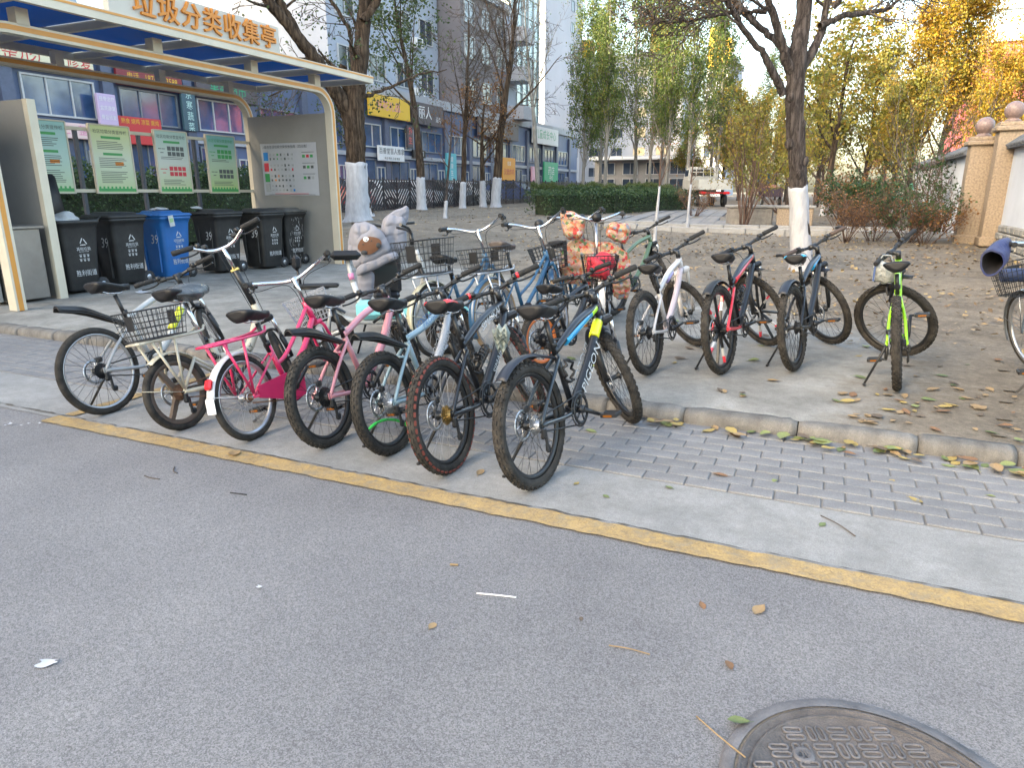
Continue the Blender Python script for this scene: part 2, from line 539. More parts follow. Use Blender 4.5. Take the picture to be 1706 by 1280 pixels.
bmesh_vars = [MB().box((0, 0, 0), (BL - .0055, BW - .0055, .03), bev=.004).mesh('brick', paver_m)]
bricks.sort(key=lambda p: math.hypot(p[0] - .1, p[1]))
seen = [b for b in bricks if -4.5 < b[0] < 1.6]
seen = sorted(seen, key=lambda b: -b[0])[:300]
sset = set(seen)
for x, y in seen:
    link('brick', bmesh_vars[0], pav, T(x, y, random.uniform(-.0095, -.006)) @ RX(random.uniform(-.7, .7)) @ RZ(random.uniform(-.5, .5)))
mb = MB()
for x, y in bricks:
    if (x, y) not in sset:
        mb.box((x, y, random.uniform(-.0095, -.006)), (BL - .0055, BW - .0055, .03), bev=.004)
tag(mb.build('far_bricks', paver_m, pav), kind='stuff')

kerb_m = ground_mat('kerb_concrete', [(1.6, (.135, .128, .12), (.205, .195, .184)), (8, (.7, .69, .68), (1.08, 1.07, 1.05))], speck=(240, .8, 1.15), bump=.45, bscale=90)
rnd_node(kerb_m, .88, 1.1)
kerb = thing('kerb', None, None, (0, CURB0, 0))
tag(kerb, kind='structure')
def kerb_stone(L, seed):
    r = np.random.default_rng(seed)
    prof = [(.0, -.03), (-.004, .05), (.004, .088), (.02, .108), (.045, .116), (.10, .116), (.135, .112), (.135, -.03)]
    k = len(prof)
    n = 14
    V = []
    for i in range(n + 1):
        t = i / n
        e = .007 if i in (0, n) else .002 if i in (1, n - 1) else 0
        for (py, pz) in prof:
            w = .004 * math.sin(t * 9 + seed + pz * 30) + r.normal(0, .0016)
            V.append((-L / 2 + L * t, py + w + (e if py < .05 else 0), pz - (e if pz > .05 else 0) + r.normal(0, .0014)))
    F = [(i * k + j, i * k + j + 1, (i + 1) * k + j + 1, (i + 1) * k + j) for i in range(n) for j in range(k - 1)]
    F += [tuple(range(k - 1, -1, -1)), tuple(n * k + j for j in range(k))]
    return MB().add(V, F, 0, True).mesh('kerb_stone', kerb_m)
kms = [kerb_stone(1.0, s) for s in range(5)]
x = -14.0
k = 0
while x < 5:
    L_ = (.62, .46, .55, .50, .66)[k % 5]
    link('kerb_stone', kms[k % 5], kerb, T(x + L_ / 2, random.uniform(-.006, .006), random.uniform(-.012, -.004)) @ RZ(random.uniform(-.8, .8)) @ RX(random.uniform(-1.5, 1.5)) @ Matrix.Diagonal((L_ - .006, 1, .84, 1)))
    x += L_
    k += 1
# ------------------------------------------------------------------ buildings
def FACE(x, y, z, a=0): return T(x, y, z) @ RZ(a) @ RX(90)          # a=0 faces the road, a=90 faces right
glass_m = mat('window_glass', (.035, .05, .075), .06, spec=.9, var=.5, vs=.7)
glass_b = mat('shop_glass', (.04, .085, .18), .08, spec=.9, var=.5, vs=.5)
white_fr = mat('window_frame_white', (.45, .46, .47), .4, var=.08)
grey_fr = mat('window_frame_grey', (.16, .18, .21), .4, var=.1)
wall_dark = mat('shop_wall', (.085, .12, .215), .55, var=.15, vs=.6, bump=.1, bs=8)
wall_par = mat('shop_parapet', (.34, .35, .38), .6, var=.12, vs=.8)
wall_light = mat('block_wall_light', (.34, .375, .44), .8, var=.1, vs=.5)
wall_brown = mat('block_wall_brown', (.19, .172, .182), .8, var=.12, vs=.5)
wall_white = mat('tower_wall', (.36, .385, .44), .8, var=.06, vs=.2)
teal_glass = mat('teal_curtain_glass', (.30, .42, .44), .12, spec=.9, var=.25, vs=.6)

WIN = {}
def window_meshes(w, h, nx, ny, fr, gl, bar=.06):
    key = (round(w, 2), round(h, 2), nx, ny, fr.name, gl.name)
    if key not in WIN:
        a = MB()
        for s in (-1, 1):
            a.box((s * (w / 2 - bar / 2), 0, 0), (bar, .1, h))
            a.box((0, 0, s * (h / 2 - bar / 2)), (w - 2 * bar, .1, bar))
        for i in range(1, nx): a.box((-w / 2 + w * i / nx, .01, 0), (bar * .8, .08, h - 2 * bar))
        for j in range(1, ny): a.box((0, .012, -h / 2 + h * j / ny), (w - 2 * bar, .07, bar * .7))
        b = MB().box((0, .03, 0), (w - .02, .02, h - .02))
        WIN[key] = (a.mesh('window', fr), b.mesh('pane', gl))
    return WIN[key]
def window(parent, M, w, h, nx=2, ny=1, fr=None, gl=None, name='window'):
    a, b = window_meshes(w, h, nx, ny, fr or white_fr, gl or glass_m)
    o = link(name, a, parent, M)
    link('pane', b, o)
    return o

FX = -24.0
shop = thing('shop_row', 'long two storey row of dark blue shops behind the kiosk and fence', 'building', (FX, 30, .5))
shop.location = (0, 0, 0)
MB().box((FX - 8, 24, 3.55), (16, 90, 6.3)).build('wall', wall_dark, shop)
pb = MB().box((FX - 8.2, 24, 6.9), (16.7, 90.4, .42)).box((FX + .06, 24, 6.62), (.24, 90, .12))
pb.build('parapet', wall_par, shop)
MB().box((FX + .07, 24, 3.42), (.16, 90, .22)).build('ledge', wall_par, shop)
pil = MB().box((0, 0, 3.2), (.26, .42, 5.6)).mesh('pilaster', mat('pilaster', (.08, .10, .16), .5, var=.15))
y = 11.2
bay = 3.45
k = 0
while y < 68:
    link('pilaster', pil, shop, T(FX + .06, y, .3))
    if y + bay < 69:
        light = k in (1, 3, 7)
        window(shop, T(FX + .05, y + bay / 2, 4.45) @ RZ(90), 2.5, 1.25, 3, 1, white_fr if (light or k % 3 == 0) else grey_fr, glass_b)
        window(shop, T(FX + .05, y + bay / 2 - .35, 1.95) @ RZ(90), 1.95, 2.5, 2, 1, grey_fr, glass_b, 'shop_window')
        d = window(shop, T(FX + .06, y + bay / 2 + 1.12, 1.75) @ RZ(90), .86, 2.1, 2, 1, white_fr, glass_b, 'door')
    y += bay
    k += 1

def sign(label, y0, y1, z0, z1, x, board, items, name='shop_sign', th=.14):
    t = thing(name, label, 'sign', (x, (y0 + y1) / 2, z0))
    MB().box((0, 0, (z1 - z0) / 2), (th, y1 - y0, z1 - z0), bev=.015).build('board', board, t)
    for (s, size, dy, dz, m, sx, vert) in items:
        mb = MB()
        if vert:
            for i, ch in enumerate(s): mb.text(ch, size, FACE(th / 2 + .006, dy, dz - i * size * 1.15, 90), 0, sx)
        else:
            mb.text(s, size, FACE(th / 2 + .006, dy, dz, 90), 0, sx)
        mb.build('lettering', m, t)
    return t
p_red = mat('sign_red', (.52, .03, .035), .45)
p_dred = mat('sign_dark_red', (.20, .02, .03), .5)
p_yel = mat('sign_yellow', (.72, .44, .04), .5)
p_cream = mat('sign_cream', (.66, .60, .42), .5, var=.1)
p_white = mat('sign_white', (.72, .72, .72), .5, var=.06)
p_black = mat('sign_black', (.02, .02, .022), .5)
p_lilac = mat('sign_lilac', (.52, .40, .58), .5)
p_pink = mat('sign_pink', (.66, .22, .38), .5)
p_green = mat('sign_green', (.03, .36, .17), .5)
p_teal = mat('sign_teal', (.10, .42, .48), .5)
p_orange = mat('sign_orange', (.72, .30, .03), .5)
p_brown = mat('sign_brown', (.085, .07, .08), .5)
X1 = FX + .25
sign('cream sign with red characters seen under the kiosk roof at far left', 12.6, 17.55, 5.22, 5.98, X1, p_cream, [('减肥整形', .56, -.55, .38, p_red, 1, 0), ('产后修复', .52, 1.5, .38, p_red, .9, 0)])
sign('dark red sign with a yellow telephone number above the upper windows', 18.4, 21.2, 5.12, 5.78, X1, p_dred, [('电话', .26, -.75, .33, p_yel, 1, 0), ('18766763588', .33, .45, .33, p_yel, .8, 0)])
sign('lilac upright sign between two upper windows behind the kiosk posters', 17.4, 18.1, 3.6, 4.7, FX + .4, p_lilac, [('接骨治疗', .17, 0, .92, p_white, .85, 0), ('盆底康复', .17, 0, .62, p_white, .85, 0), ('骨盆修复', .17, 0, .32, p_white, .85, 0)])
sign('red food sign with yellow characters low between the kiosk posters', 18.2, 20.0, 3.1, 4.05, X1, p_red, [('熟食 烧鸡 凉菜 熏鸡', .2, 0, .78, p_yel, .9, 0)])
sign('narrow dark upright sign with pale characters on the shop wall', 21.1, 21.75, 3.75, 5.3, X1, mat('sign_slate', (.04, .09, .12), .5), [('京寒蔬菜', .35, 0, 1.34, mat('sign_pale_green', (.45, .66, .62), .5), .9, 1)])
sign('pale pink banner below the windows behind the leftmost kiosk poster', 15.4, 17.6, 3.15, 3.65, X1, mat('banner_pink', (.72, .52, .50), .6), [('快三 · 整形', .34, 0, .25, p_pink, 1, 0)])
sign('dark sign with green characters under the kiosk roof beside the big tree', 21.9, 25.2, 5.1, 5.9, X1, p_brown, [('果蔬超市', .5, 0, .4, p_green, 1, 0)])
sign('yellow sign with red and pink characters right of the big trunk', 33.4, 37.5, 5.45, 6.62, X1 + .1, p_yel, [('鲜花礼品', .55, -.2, .6, p_pink, 1.1, 0)])
sign('black sign with large white characters beside the yellow sign', 37.75, 41.5, 5.4, 6.66, X1 + .1, p_brown, [('丽人', .8, -.4, .66, p_white, 1, 0), ('造型', .35, 1.2, .4, p_white, 1, 0)])
sign('white banner with black massage shop characters over a white door', 34.1, 36.7, 3.12, 3.95, X1 + .1, p_white, [('百善堂盲人推拿', .37, 0, .52, p_black, 1, 0), ('电话 预约 正骨 推拿', .15, 0, .14, p_black, 1.2, 0)])
sign('narrow dark upright sign with two red characters above the grey shop', 37.3, 37.9, 4.0, 5.25, X1, p_brown, [('养生', .46, 0, .9, mat('sign_coral', (.75, .12, .10), .5), 1, 1)])
sign('small black sign with white characters beside the white banner', 37.9, 39.3, 3.45, 3.9, X1, p_black, [('创业园', .3, 0, .22, p_white, 1, 0)])
sign('tall teal poster on the shop front between two street trees', 42.0, 43.3, 1.9, 3.9, X1, p_teal, [('健康生活', .38, 0, 1.6, p_white, 1, 1)])
sign('brown shop sign with pale characters high on the far shops', 46.5, 53.5, 5.3, 6.6, X1 + .1, p_brown, [('名烟名酒', 1.0, -1, .65, mat('sign_sand', (.6, .5, .42), .5), 1, 0)])
sign('white shop sign with green characters at the far end of the shops', 56.5, 62.5, 5.4, 6.8, X1 + .1, p_white, [('儿童成长中心', .8, 0, .75, p_green, 1, 0)])
sign('orange square sign on the shop front behind the forked bare tree', 50.7, 53.1, 2.3, 4.0, X1, p_orange, [('汉堡炸鸡', .5, 0, .6, p_red, 1, 0), ('名店', .35, 0, 1.25, p_white, 1, 0)])
sign('pink square poster on the far shop window', 56.6, 57.9, 2.3, 3.5, X1, mat('poster_pink', (.7, .38, .48), .5), [])
sign('green square sign with white characters at the end of the fence', 59.4, 62.8, 2.2, 4.0, X1, p_green, [('药店', .8, 0, 1.0, p_white, 1, 0), ('平价', .5, 0, .4, p_white, 1, 0)])

# taller blocks
def block(name, label, x0, x1, y0, y1, z0, z1, wm, wins, extra=None):
    t = thing(name, label, 'building', (x1, (y0 + y1) / 2, z0))
    t.location = (0, 0, 0)
    MB().box(((x0 + x1) / 2, (y0 + y1) / 2, (z0 + z1) / 2), (x1 - x0, y1 - y0, z1 - z0)).build('wall', wm, t)
    MB().box(((x0 + x1) / 2, (y0 + y1) / 2, z1 + .2), (x1 - x0 + .5, y1 - y0 + .5, .5)).build('roof_edge', wall_par, t)
    for (M, w, h, nx, ny, fr, gl) in wins: window(t, M, w, h, nx, ny, fr, gl)
    return t
block('apartment_block', 'tall pale apartment slab behind the kiosk roof extended out of view to shade the scene', -44, -26, -80, 19, .4, 22.5, wall_light,  # mostly unseen: run past the left edge and sized to shade the scene
      [(T(-25.97, yy, zz) @ RZ(90), 1.6, 1.5, 2, 1, white_fr, glass_m) for yy in np.arange(4, 19, 3.1) for zz in np.arange(8.6, 24, 3.0)])
tA = block('apartment_block', 'light grey apartment block with white framed windows behind the large trunk', -40, -26, 33.3, 45.2, .4, 16.6, wall_light,
      [(T(-25.97, yy, zz) @ RZ(90), 1.7, 1.5, 2, 1, white_fr, glass_m) for yy in np.arange(34.9, 45, 2.9) for zz in (8.6, 11.6, 14.6)])
for zz in (7.7, 10.7, 13.7):
    for yy in (36.3, 42.2):
        o = MB().box((0, 0, 0), (.4, .85, .6), bev=.03).box((.21, -.12, 0), (.02, .5, .46), 1).build('air_conditioner', [p_white, grey_fr], tA, T(-25.75, yy, zz))
tB = block('apartment_block', 'brown grey stepped apartment block behind the bare street trees', -38, -24.3, 45.4, 52.8, 6.5, 14.6, wall_brown,
      [(T(-24.27, yy, zz) @ RZ(90), 1.5, 1.45, 2, 1, white_fr, glass_m) for yy in (46.6, 49.2, 51.7) for zz in (8.4, 11.1, 13.3)])
for zz in (8.0, 10.8, 13.6):
    MB().box((-23.7, 53.9, zz - .5), (1.6, 2.0, .9), bev=.03).box((-23.7, 53.9, zz - 1.0), (1.7, 2.1, .12)).build('balcony', mat('balcony_white', (.38, .38, .41), .7, var=.08), tB)
MB().box((-26, 53.9, 10.8), (3, 2.2, 8)).build('stair_tower', wall_light, tB)
tC = block('glass_block', 'pale teal glass fronted block left of the white tower', -40, -25.2, 55.2, 61.5, 6.8, 27, teal_glass, [])
mb = MB()
for yy in np.arange(55.4, 61.5, 1.2): mb.box((-25.15, yy, 17), (.12, .09, 20))
for zz in np.arange(8, 27, 1.5): mb.box((-25.16, 58.35, zz), (.1, 6.2, .08))
mb.build('mullions', white_fr, tC)
tD = block('white_tower', 'tall plain white tower rising left of the poplars', -62, -42.0, 105, 122, 1, 46, wall_white,
      [(T(-41.97, yy, zz) @ RZ(90), 1.6, 1.6, 2, 1, grey_fr, glass_m) for yy in (117, 120) for zz in np.arange(8, 44, 3.2)])
tE = block('far_building', 'pale far block with yellow roof panels behind the poplars', -48, -26, 130, 145, .9, 24.5, wall_white,
      [(T(xx, 129.96, zz), 2.2, 1.7, 2, 1, white_fr, glass_m) for xx in np.arange(-46, -27, 4.2) for zz in np.arange(5, 24, 3.4)])
ym = mat('yellow_panel', (.75, .42, .03), .5, var=.1)
for xx, w, z0, z1 in ((-44.6, 2.4, 24.8, 28.0), (-41.5, 1.3, 24.8, 29), (-31.5, 1.8, 24.8, 30.2)):
    MB().box((xx, 132, (z0 + z1) / 2), (w, 3, z1 - z0), bev=.05).build('yellow_panel', ym, tE)
tF = block('far_building', 'slim far block with tall yellow panels left of the big pruned tree', -18.8, -15.6, 110, 124, .9, 20, wall_white,
      [(T(xx, 109.96, zz), 1.0, 1.8, 1, 1, white_fr, glass_m) for xx in (-18, -16.4) for zz in np.arange(4, 19, 3.2)])
MB().box((-18.0, 111, 21.2), (1.5, 3, 5.4), bev=.05).build('yellow_panel', ym, tF)
MB().box((-16.2, 111, 20.6), (1.2, 3, 3.4), bev=.05).build('yellow_panel', ym, tF)
tG = block('low_building', 'low white building with dark windows behind the poplar trunks', -25, -15, 78, 86, .8, 4.8, mat('low_wall', (.24, .235, .235), .8, var=.1),
      [(T(xx, 77.96, zz), 1.7, 1.3, 2, 1, white_fr, glass_m) for xx in np.arange(-23.5, -15.5, 2.6) for zz in (2.2, 3.9)])
MB().box((-20, 77.4, 4.95), (10.5, 1.4, .3)).build('eaves', p_white, tG)
tR = block('red_building', 'pinkish red block with a glazed top at the right edge', 8.3, 26, 60, 75, .8, 11.2, mat('red_wall', (.46, .11, .12), .7, var=.08, vs=.4), [])
MB().box((17.3, 67.6, 13.2), (17, 14, 3.4)).build('glazed_top', mat('sky_glass', (.30, .42, .50), .1, spec=.8, var=.2), tR)
mb = MB()
for xx in np.arange(8.9, 26, 1.8): mb.box((xx, 60.56, 13.2), (.12, .1, 3.4))
for zz in (11.9, 13.3, 14.8): mb.box((17.3, 60.54, zz), (17.1, .1, .12))
mb.build('mullions', grey_fr, tR)

# ------------------------------------------------------------------ cars behind the fence, truck, tricycle
tyre_black = mat('tyre_black', (.022, .022, .024), .75, var=.3, vs=30, bump=.15, bs=200)
hub_grey = mat('hub_grey', (.42, .43, .45), .35, .8)
car_glass = mat('car_glass', (.02, .025, .03), .05, spec=.8)
lamp_red = mat('lamp_red', (.45, .015, .02), .25)
lamp_white = mat('lamp_white', (.75, .76, .78), .2)
def car_wheel(parent, x, y, r=.32, w=.2):
    pr = [(r * .62, -w / 2), (r * .9, -w / 2), (r, -w * .36), (r, w * .36), (r * .9, w / 2), (r * .62, w / 2)]
    o = MB().lathe(pr, 24, M=RX(90)).build('wheel', tyre_black, parent, T(x, y, r))
    m = MB().lathe([(.0, .06), (r * .2, .06), (r * .62, .03), (r * .64, -.05)], 20, M=RX(90))
    m.lathe([(.0, -.06), (r * .2, -.06), (r * .62, -.03), (r * .64, .05)], 20, M=RX(90))
    m.build('rim', hub_grey, o)
def make_car(label, loc, rz, paint, suv=False, group='cars parked behind the black fence'):
    t = thing('parked_car', label, 'car', loc, rz, group)
    h = .12 if suv else 0
    prof = [(-2.15, .35), (-2.2, .55), (-2.15, .82 + h), (-2.0, .92 + h), (1.0, .94 + h), (1.9, .82 + h), (2.15, .66), (2.18, .42), (2.1, .3), (-2.1, .28)]
    top = [(-2.0, .92 + h), (-1.65 if not suv else -1.95, 1.38 + h * 1.6), (-1.0, 1.46 + h * 1.9), (.1, 1.46 + h * 1.9), (.55, 1.36 + h * 1.7), (1.15, .94 + h)]
    m = MB()
    for ps, w0, w1 in ((prof, .84, .80),):
        k = len(ps)
        V = [(x, -w, z) for x, z in ps for w in (w0 if z < .8 else w1,)] + [(x, w, z) for x, z in ps for w in (w0 if z < .8 else w1,)]
        m.add(V, [tuple(range(k)), tuple(range(2 * k - 1, k - 1, -1))] + [(i, i + k, (i + 1) % k + k, (i + 1) % k) for i in range(k)])
    k = len(top)
    V = [(x, -(.79 if z < 1 + h else .6), z) for x, z in top] + [(x, (.79 if z < 1 + h else .6), z) for x, z in top]
    m.add(V, [tuple(range(k)), tuple(range(2 * k - 1, k - 1, -1))] + [(i, i + k, (i + 1) % k + k, (i + 1) % k) for i in range(k)])
    m.build('body', paint, t)
    for s in (-1, 1):
        for (xa, xb) in ((-1.55, -.45), (-.38, .75)):
            z0, z1 = .99 + h, 1.36 + h * 1.6
            y0, y1 = s * .775, s * .655
            xb2 = min(xb, .38)
            MB().add([(xa, y0 * 1.01, z0), (xb, y0 * 1.01, z0), (xb2, y1 * 1.012, z1), (xa + .1, y1 * 1.012, z1),
                      (xa, y0 * .97, z0), (xb, y0 * .97, z0), (xb2, y1 * .97, z1), (xa + .1, y1 * .97, z1)],
                     [(0, 1, 2, 3), (7, 6, 5, 4), (0, 4, 5, 1), (1, 5, 6, 2), (2, 6, 7, 3), (3, 7, 4, 0)]).build('side_window', car_glass, t)
        MB().box((2.14, s * .6, .66 + h / 2), (.1, .34, .14), bev=.02).build('headlight', lamp_white, t)
        MB().box((-2.16, s * .62, .76 + h), (.1, .26, .2), bev=.02).build('tail_light', lamp_red, t)
        MB().box((.62, s * .9, 1.0 + h), (.14, .16, .12), bev=.03).build('mirror', paint, t)
    z0, z1 = .98 + h, 1.33 + h * 1.6
    MB().add([(1.12, -.72, z0), (1.12, .72, z0), (.62, .58, z1), (.62, -.58, z1), (1.08, -.72, z0 - .02), (1.08, .72, z0 - .02), (.58, .58, z1 - .02), (.58, -.58, z1 - .02)],
             [(0, 1, 2, 3), (7, 6, 5, 4), (0, 4, 5, 1), (1, 5, 6, 2), (2, 6, 7, 3), (3, 7, 4, 0)]).build('windscreen', car_glass, t)
    for sx in (-1.35, 1.35):
        for s in (-.76, .76): car_wheel(t, sx, s)
    return t
def paint(n, c): return mat('car_paint_' + n, c, .3, coat=.4, var=.05)
zc = .55
make_car('red sport utility car parked behind the fence beside the large trunk', (-21.3, 26.3, zc), R_(20), paint('red', (.40, .02, .03)), True)
make_car('white hatchback parked behind the fence right of the red car', (-21.3, 30.1, zc), R_(8), paint('white', (.62, .63, .64)))
make_car('silver car parked behind the fence between two whitewashed trunks', (-21.3, 33.6, zc + .03), R_(3), paint('silver', (.55, .57, .60)))
make_car('black car parked behind the fence at the thin sapling', (-21.3, 36.7, zc + .04), R_(-2), paint('black', (.02, .02, .024)))
make_car('white saloon parked behind the fence left of the forked tree', (-21.3, 40.0, zc + .06), R_(4), paint('white', (.62, .63, .64)))
make_car('blue car parked behind the far end of the fence', (-21.3, 47.5, zc + .1), R_(0), paint('blue', (.03, .12, .42)))
make_car('white car parked at the left behind the fence near the kiosk panel', (-21.3, 22.3, zc), R_(12), paint('white', (.62, .63, .64)))

tr = thing('flatbed_truck', 'small white flatbed truck parked at the end of the path', 'truck', (-6.5, 40.5, .64), R_(112))
twhite = mat('truck_paint', (.40, .39, .36), .45, var=.12, vs=3)
k = MB().box((1.9, 0, 1.15), (1.5, 1.65, .75), bev=.06)
V = [(1.2, -.8, 1.52), (2.62, -.8, 1.52), (2.35, -.7, 2.05), (1.25, -.72, 2.1), (1.2, .8, 1.52), (2.62, .8, 1.52), (2.35, .7, 2.05), (1.25, .72, 2.1)]
k.add(V, [(0, 1, 2, 3), (7, 6, 5, 4), (0, 4, 5, 1), (1, 5, 6, 2), (2, 6, 7, 3), (3, 7, 4, 0)]).build('cab', twhite, tr)
for s in (-1, 1):
    MB().box((1.85, s * .765, 1.78), (.9, .04, .4), bev=.01).build('side_window', car_glass, tr)
    MB().box((-1.95, s * .6, .72), (.08, .3, .14), bev=.02).build('tail_light', lamp_red, tr)
MB().box((1.195, 0, 1.8), (.03, 1.2, .4), bev=.01).build('rear_window', car_glass, tr)
MB().box((-.4, 0, .95), (3.1, 1.75, .14)).build('bed', twhite, tr)
for (c, d) in (((-1.92, 0, 1.2), (.05, 1.75, .4)), ((-.4, .86, 1.2), (3.0, .05, .4)), ((-.4, -.86, 1.2), (3.0, .05, .4))):
    MB().box(c, d, bev=.01).build('side_board', twhite, tr)
gr = MB()
for zz in (1.6, 1.85, 2.1): gr.tube([(1.08, -.8, zz), (1.08, .8, zz)], .02, 6)
for yy in (-.8, -.4, 0, .4, .8): gr.tube([(1.08, yy, 1.0), (1.08, yy, 2.1)], .02, 6)
gr.build('headboard', twhite, tr)
MB().box((-1.95, 0, .72), (.06, 1.6, .05)).box((-1.98, 0, .6), (.02, .5, .13), 1).build('bumper', [lamp_red, p_white], tr)
MB().box((.2, 0, .7), (4.0, .7, .2)).build('chassis', p_black, tr)
for sx in (-1.0, 1.7):
    for s in (-.72, .72): car_wheel(tr, sx, s, .33, .22)

def make_tricycle(label, x, y, z, rz, m, top, roof=None):
    tri = thing('electric_tricycle', label, 'tricycle', (x, y, z), R_(rz), 'cargo tricycles in the background')
    MB().box((-.55, 0, .72), (1.3, .95, .5), bev=.03).build('cargo_box', m, tri)
    MB().grid(lambda u, v: (-1.2 + 1.3 * u, -.48 + .96 * v, .98 + .16 * math.sin(math.pi * u) * math.sin(math.pi * v) + .03 * math.sin(u * 11 + v * 7)), 10, 8).build('load', top, tri)
    MB().box((.55, 0, .55), (.8, .7, .16), bev=.04).box((1.05, 0, .85), (.12, .6, .7), bev=.04).build('front_body', m, tri)
    MB().box((.3, 0, .85), (.5, .45, .14), bev=.05).build('seat', p_black, tri)
    MB().tube([(1.05, -.35, 1.28), (1.1, -.15, 1.2), (1.1, .15, 1.2), (1.05, .35, 1.28)], .02, 6).build('handlebar', p_black, tri)
    if roof:
        MB().box((.4, 0, 1.75), (1.3, .9, .05), bev=.02).box((1.02, 0, 1.45), (.03, .8, .5), bev=.01).build('canopy', roof, tri)
    for (x_, y_) in ((-.6, .5), (-.6, -.5), (1.2, 0)): car_wheel(tri, x_, y_, .24, .1)
make_tricycle('green electric tricycle parked among bushes behind the small white trunk', 2.0, 35.5, .57, 10, mat('tricycle_green', (.02, .26, .17), .4, var=.1), p_black)
make_tricycle('dark cargo tricycle with brown load and blue canopy behind the planter wall', -3.5, 43.5, .66, 110, mat('tricycle_plum', (.035, .02, .035), .5), mat('load_brown', (.22, .10, .06), .8, var=.3), mat('tarp_blue', (.06, .22, .42), .5, var=.2))

# ------------------------------------------------------------------ fence, walls, pillars
fm = mat('fence_black', (.018, .02, .026), .45, var=.1)
fence = thing('fence', 'black metal fence of alternating slanted slats in front of parked cars', 'fence', (0, 0, 0))
def panel_mesh(sg):
    m = MB()
    W, H = 1.02, 1.36
    m.box((0, 0, .06), (.04, W, .05)).box((0, 0, H), (.045, W, .05))
    step, sl = .215, 1.15
    n = int((W + H / sl) / step) + 2
    for i in range(n):
        y0 = -W / 2 - H / sl + i * step       # line y = y0 + z/sl
        za, zb = max(.08, (-W / 2 - y0) * sl), min(H - .02, (W / 2 - y0) * sl)
        if zb - za < .08: continue
        a, b = (0, sg * (y0 + za / sl), za), (0, sg * (y0 + zb / sl), zb)
        d = math.hypot(b[1] - a[1], b[2] - a[2])
        an = math.degrees(math.atan2(b[2] - a[2], b[1] - a[1]))
        m.box((0, 0, 0), (.022, d, .095), M=T(0, (a[1] + b[1]) / 2, (a[2] + b[2]) / 2) @ RX(an))
    return m.mesh('slat_panel', fm)
pms = [panel_mesh(1), panel_mesh(-1)]
post = MB().box((0, 0, .72), (.07, .07, 1.5), bev=.008).box((0, 0, 1.48), (.085, .085, .03)).mesh('post', fm)
y, k = 17.2, 0
while y < 64:
    z = float(terr(-18.6, y)) - .03
    link('post', post, fence, T(-18.6, y, z))
    tag(link('slat_panel', pms[k % 2], fence, T(-18.6, y + .55, z + .03)), kind='stuff')
    y += 1.1
    k += 1

tile_m = mat('wall_tile_grey', (.10, .11, .125), .7, var=.25, vs=6, bump=.3, bs=30)
plaster = mat('white_plaster', (.52, .55, .60), .85, var=.09, vs=1.1, bump=.12, bs=12)
stone_m = mat('rough_stone', (.24, .235, .22), .85, var=.2, vs=5, bump=.8, bs=14, rnd=.18)
wall = thing('garden_wall', 'white plastered wall with grey tiled cap and stone foot at right edge', 'wall', (3.75, 13, .1))
wall.location = (0, 0, 0)
def wall_run(x, y0, y1, z0, zt):
    MB().box((x, (y0 + y1) / 2, (z0 + zt) / 2), (.24, y1 - y0, zt - z0)).build('wall_body', plaster, wall)
    n = int((y1 - y0) / .28)
    tm = MB()
    tm.add([(-.26, 0, .0), (0, 0, .2), (.26, 0, .0), (-.26, .27, .0), (0, .27, .2), (.26, .27, .0), (-.26, 0, -.05), (-.26, .27, -.05), (.26, 0, -.05), (.26, .27, -.05)],
           [(0, 3, 4, 1), (1, 4, 5, 2), (6, 7, 3, 0), (2, 5, 9, 8), (0, 1, 2, 8, 6), (3, 7, 9, 5, 4), (6, 8, 9, 7)])
    for s in (-1, 1): tm.tube([(s * .02, .135, .2), (s * .29, .135, -.005)], .045, 8)
    me = tm.mesh('roof_tile', tile_m)
    for i in range(n): link('roof_tile', me, wall, T(x, y0 + i * (y1 - y0) / n, zt + random.uniform(-.006, .006)) @ RX(random.uniform(-1, 1)))
wall_run(3.42, 6.0, 18.125, .1, 2.32)
wall_run(2.95, 20.2, 33.0, .3, 2.3)
sm_ = MB().box((0, 0, 0), (.12, .36, .145), bev=.025).mesh('stone', stone_m)
for r in range(4):
    for i in range(34):
        yy = 6.2 + i * .375 + (r % 2) * .18
        if yy < 17.9: link('stone', sm_, wall, T(3.265 + random.uniform(-.012, .008), yy, .2 + r * .155) @ RZ(random.uniform(-2, 2)) @ Matrix.Diagonal((1, random.uniform(.9, 1), 1, 1)))
granite = mat('pillar_granite', (.24, .18, .125), .6, var=.3, vs=26, bump=.15, bs=80, col2=(.29, .225, .165))
granite_b = mat('ball_granite', (.20, .145, .14), .45, var=.3, vs=30, bump=.05)
for (x, y, h, lb) in ((2.84, 19.0, 2.12, 'farther tan granite gate pillar with a stone ball on top'), (3.22, 18.35, 2.36, 'nearer tan granite gate pillar with stone ball beside the white wall')):
    p = thing('gate_pillar', lb, 'pillar', (x, y, .27))
    MB().box((0, 0, h / 2), (.46, .46, h), bev=.012).box((0, 0, .09), (.54, .54, .2), bev=.02).build('shaft', granite, p)
    MB().box((0, 0, h + .05), (.62, .62, .1), bev=.02).box((0, 0, h + .14), (.5, .5, .09), bev=.02).build('cap', granite, p)
    pr = [(.12, 0), (.15, .03), (.12, .06)] + [(.185 * math.sin(a), .06 + .176 - .185 * math.cos(a)) for a in np.linspace(.5, math.pi, 12)]
    MB().lathe(pr, 24, M=T(0, 0, h + .18)).build('ball', granite_b, p)

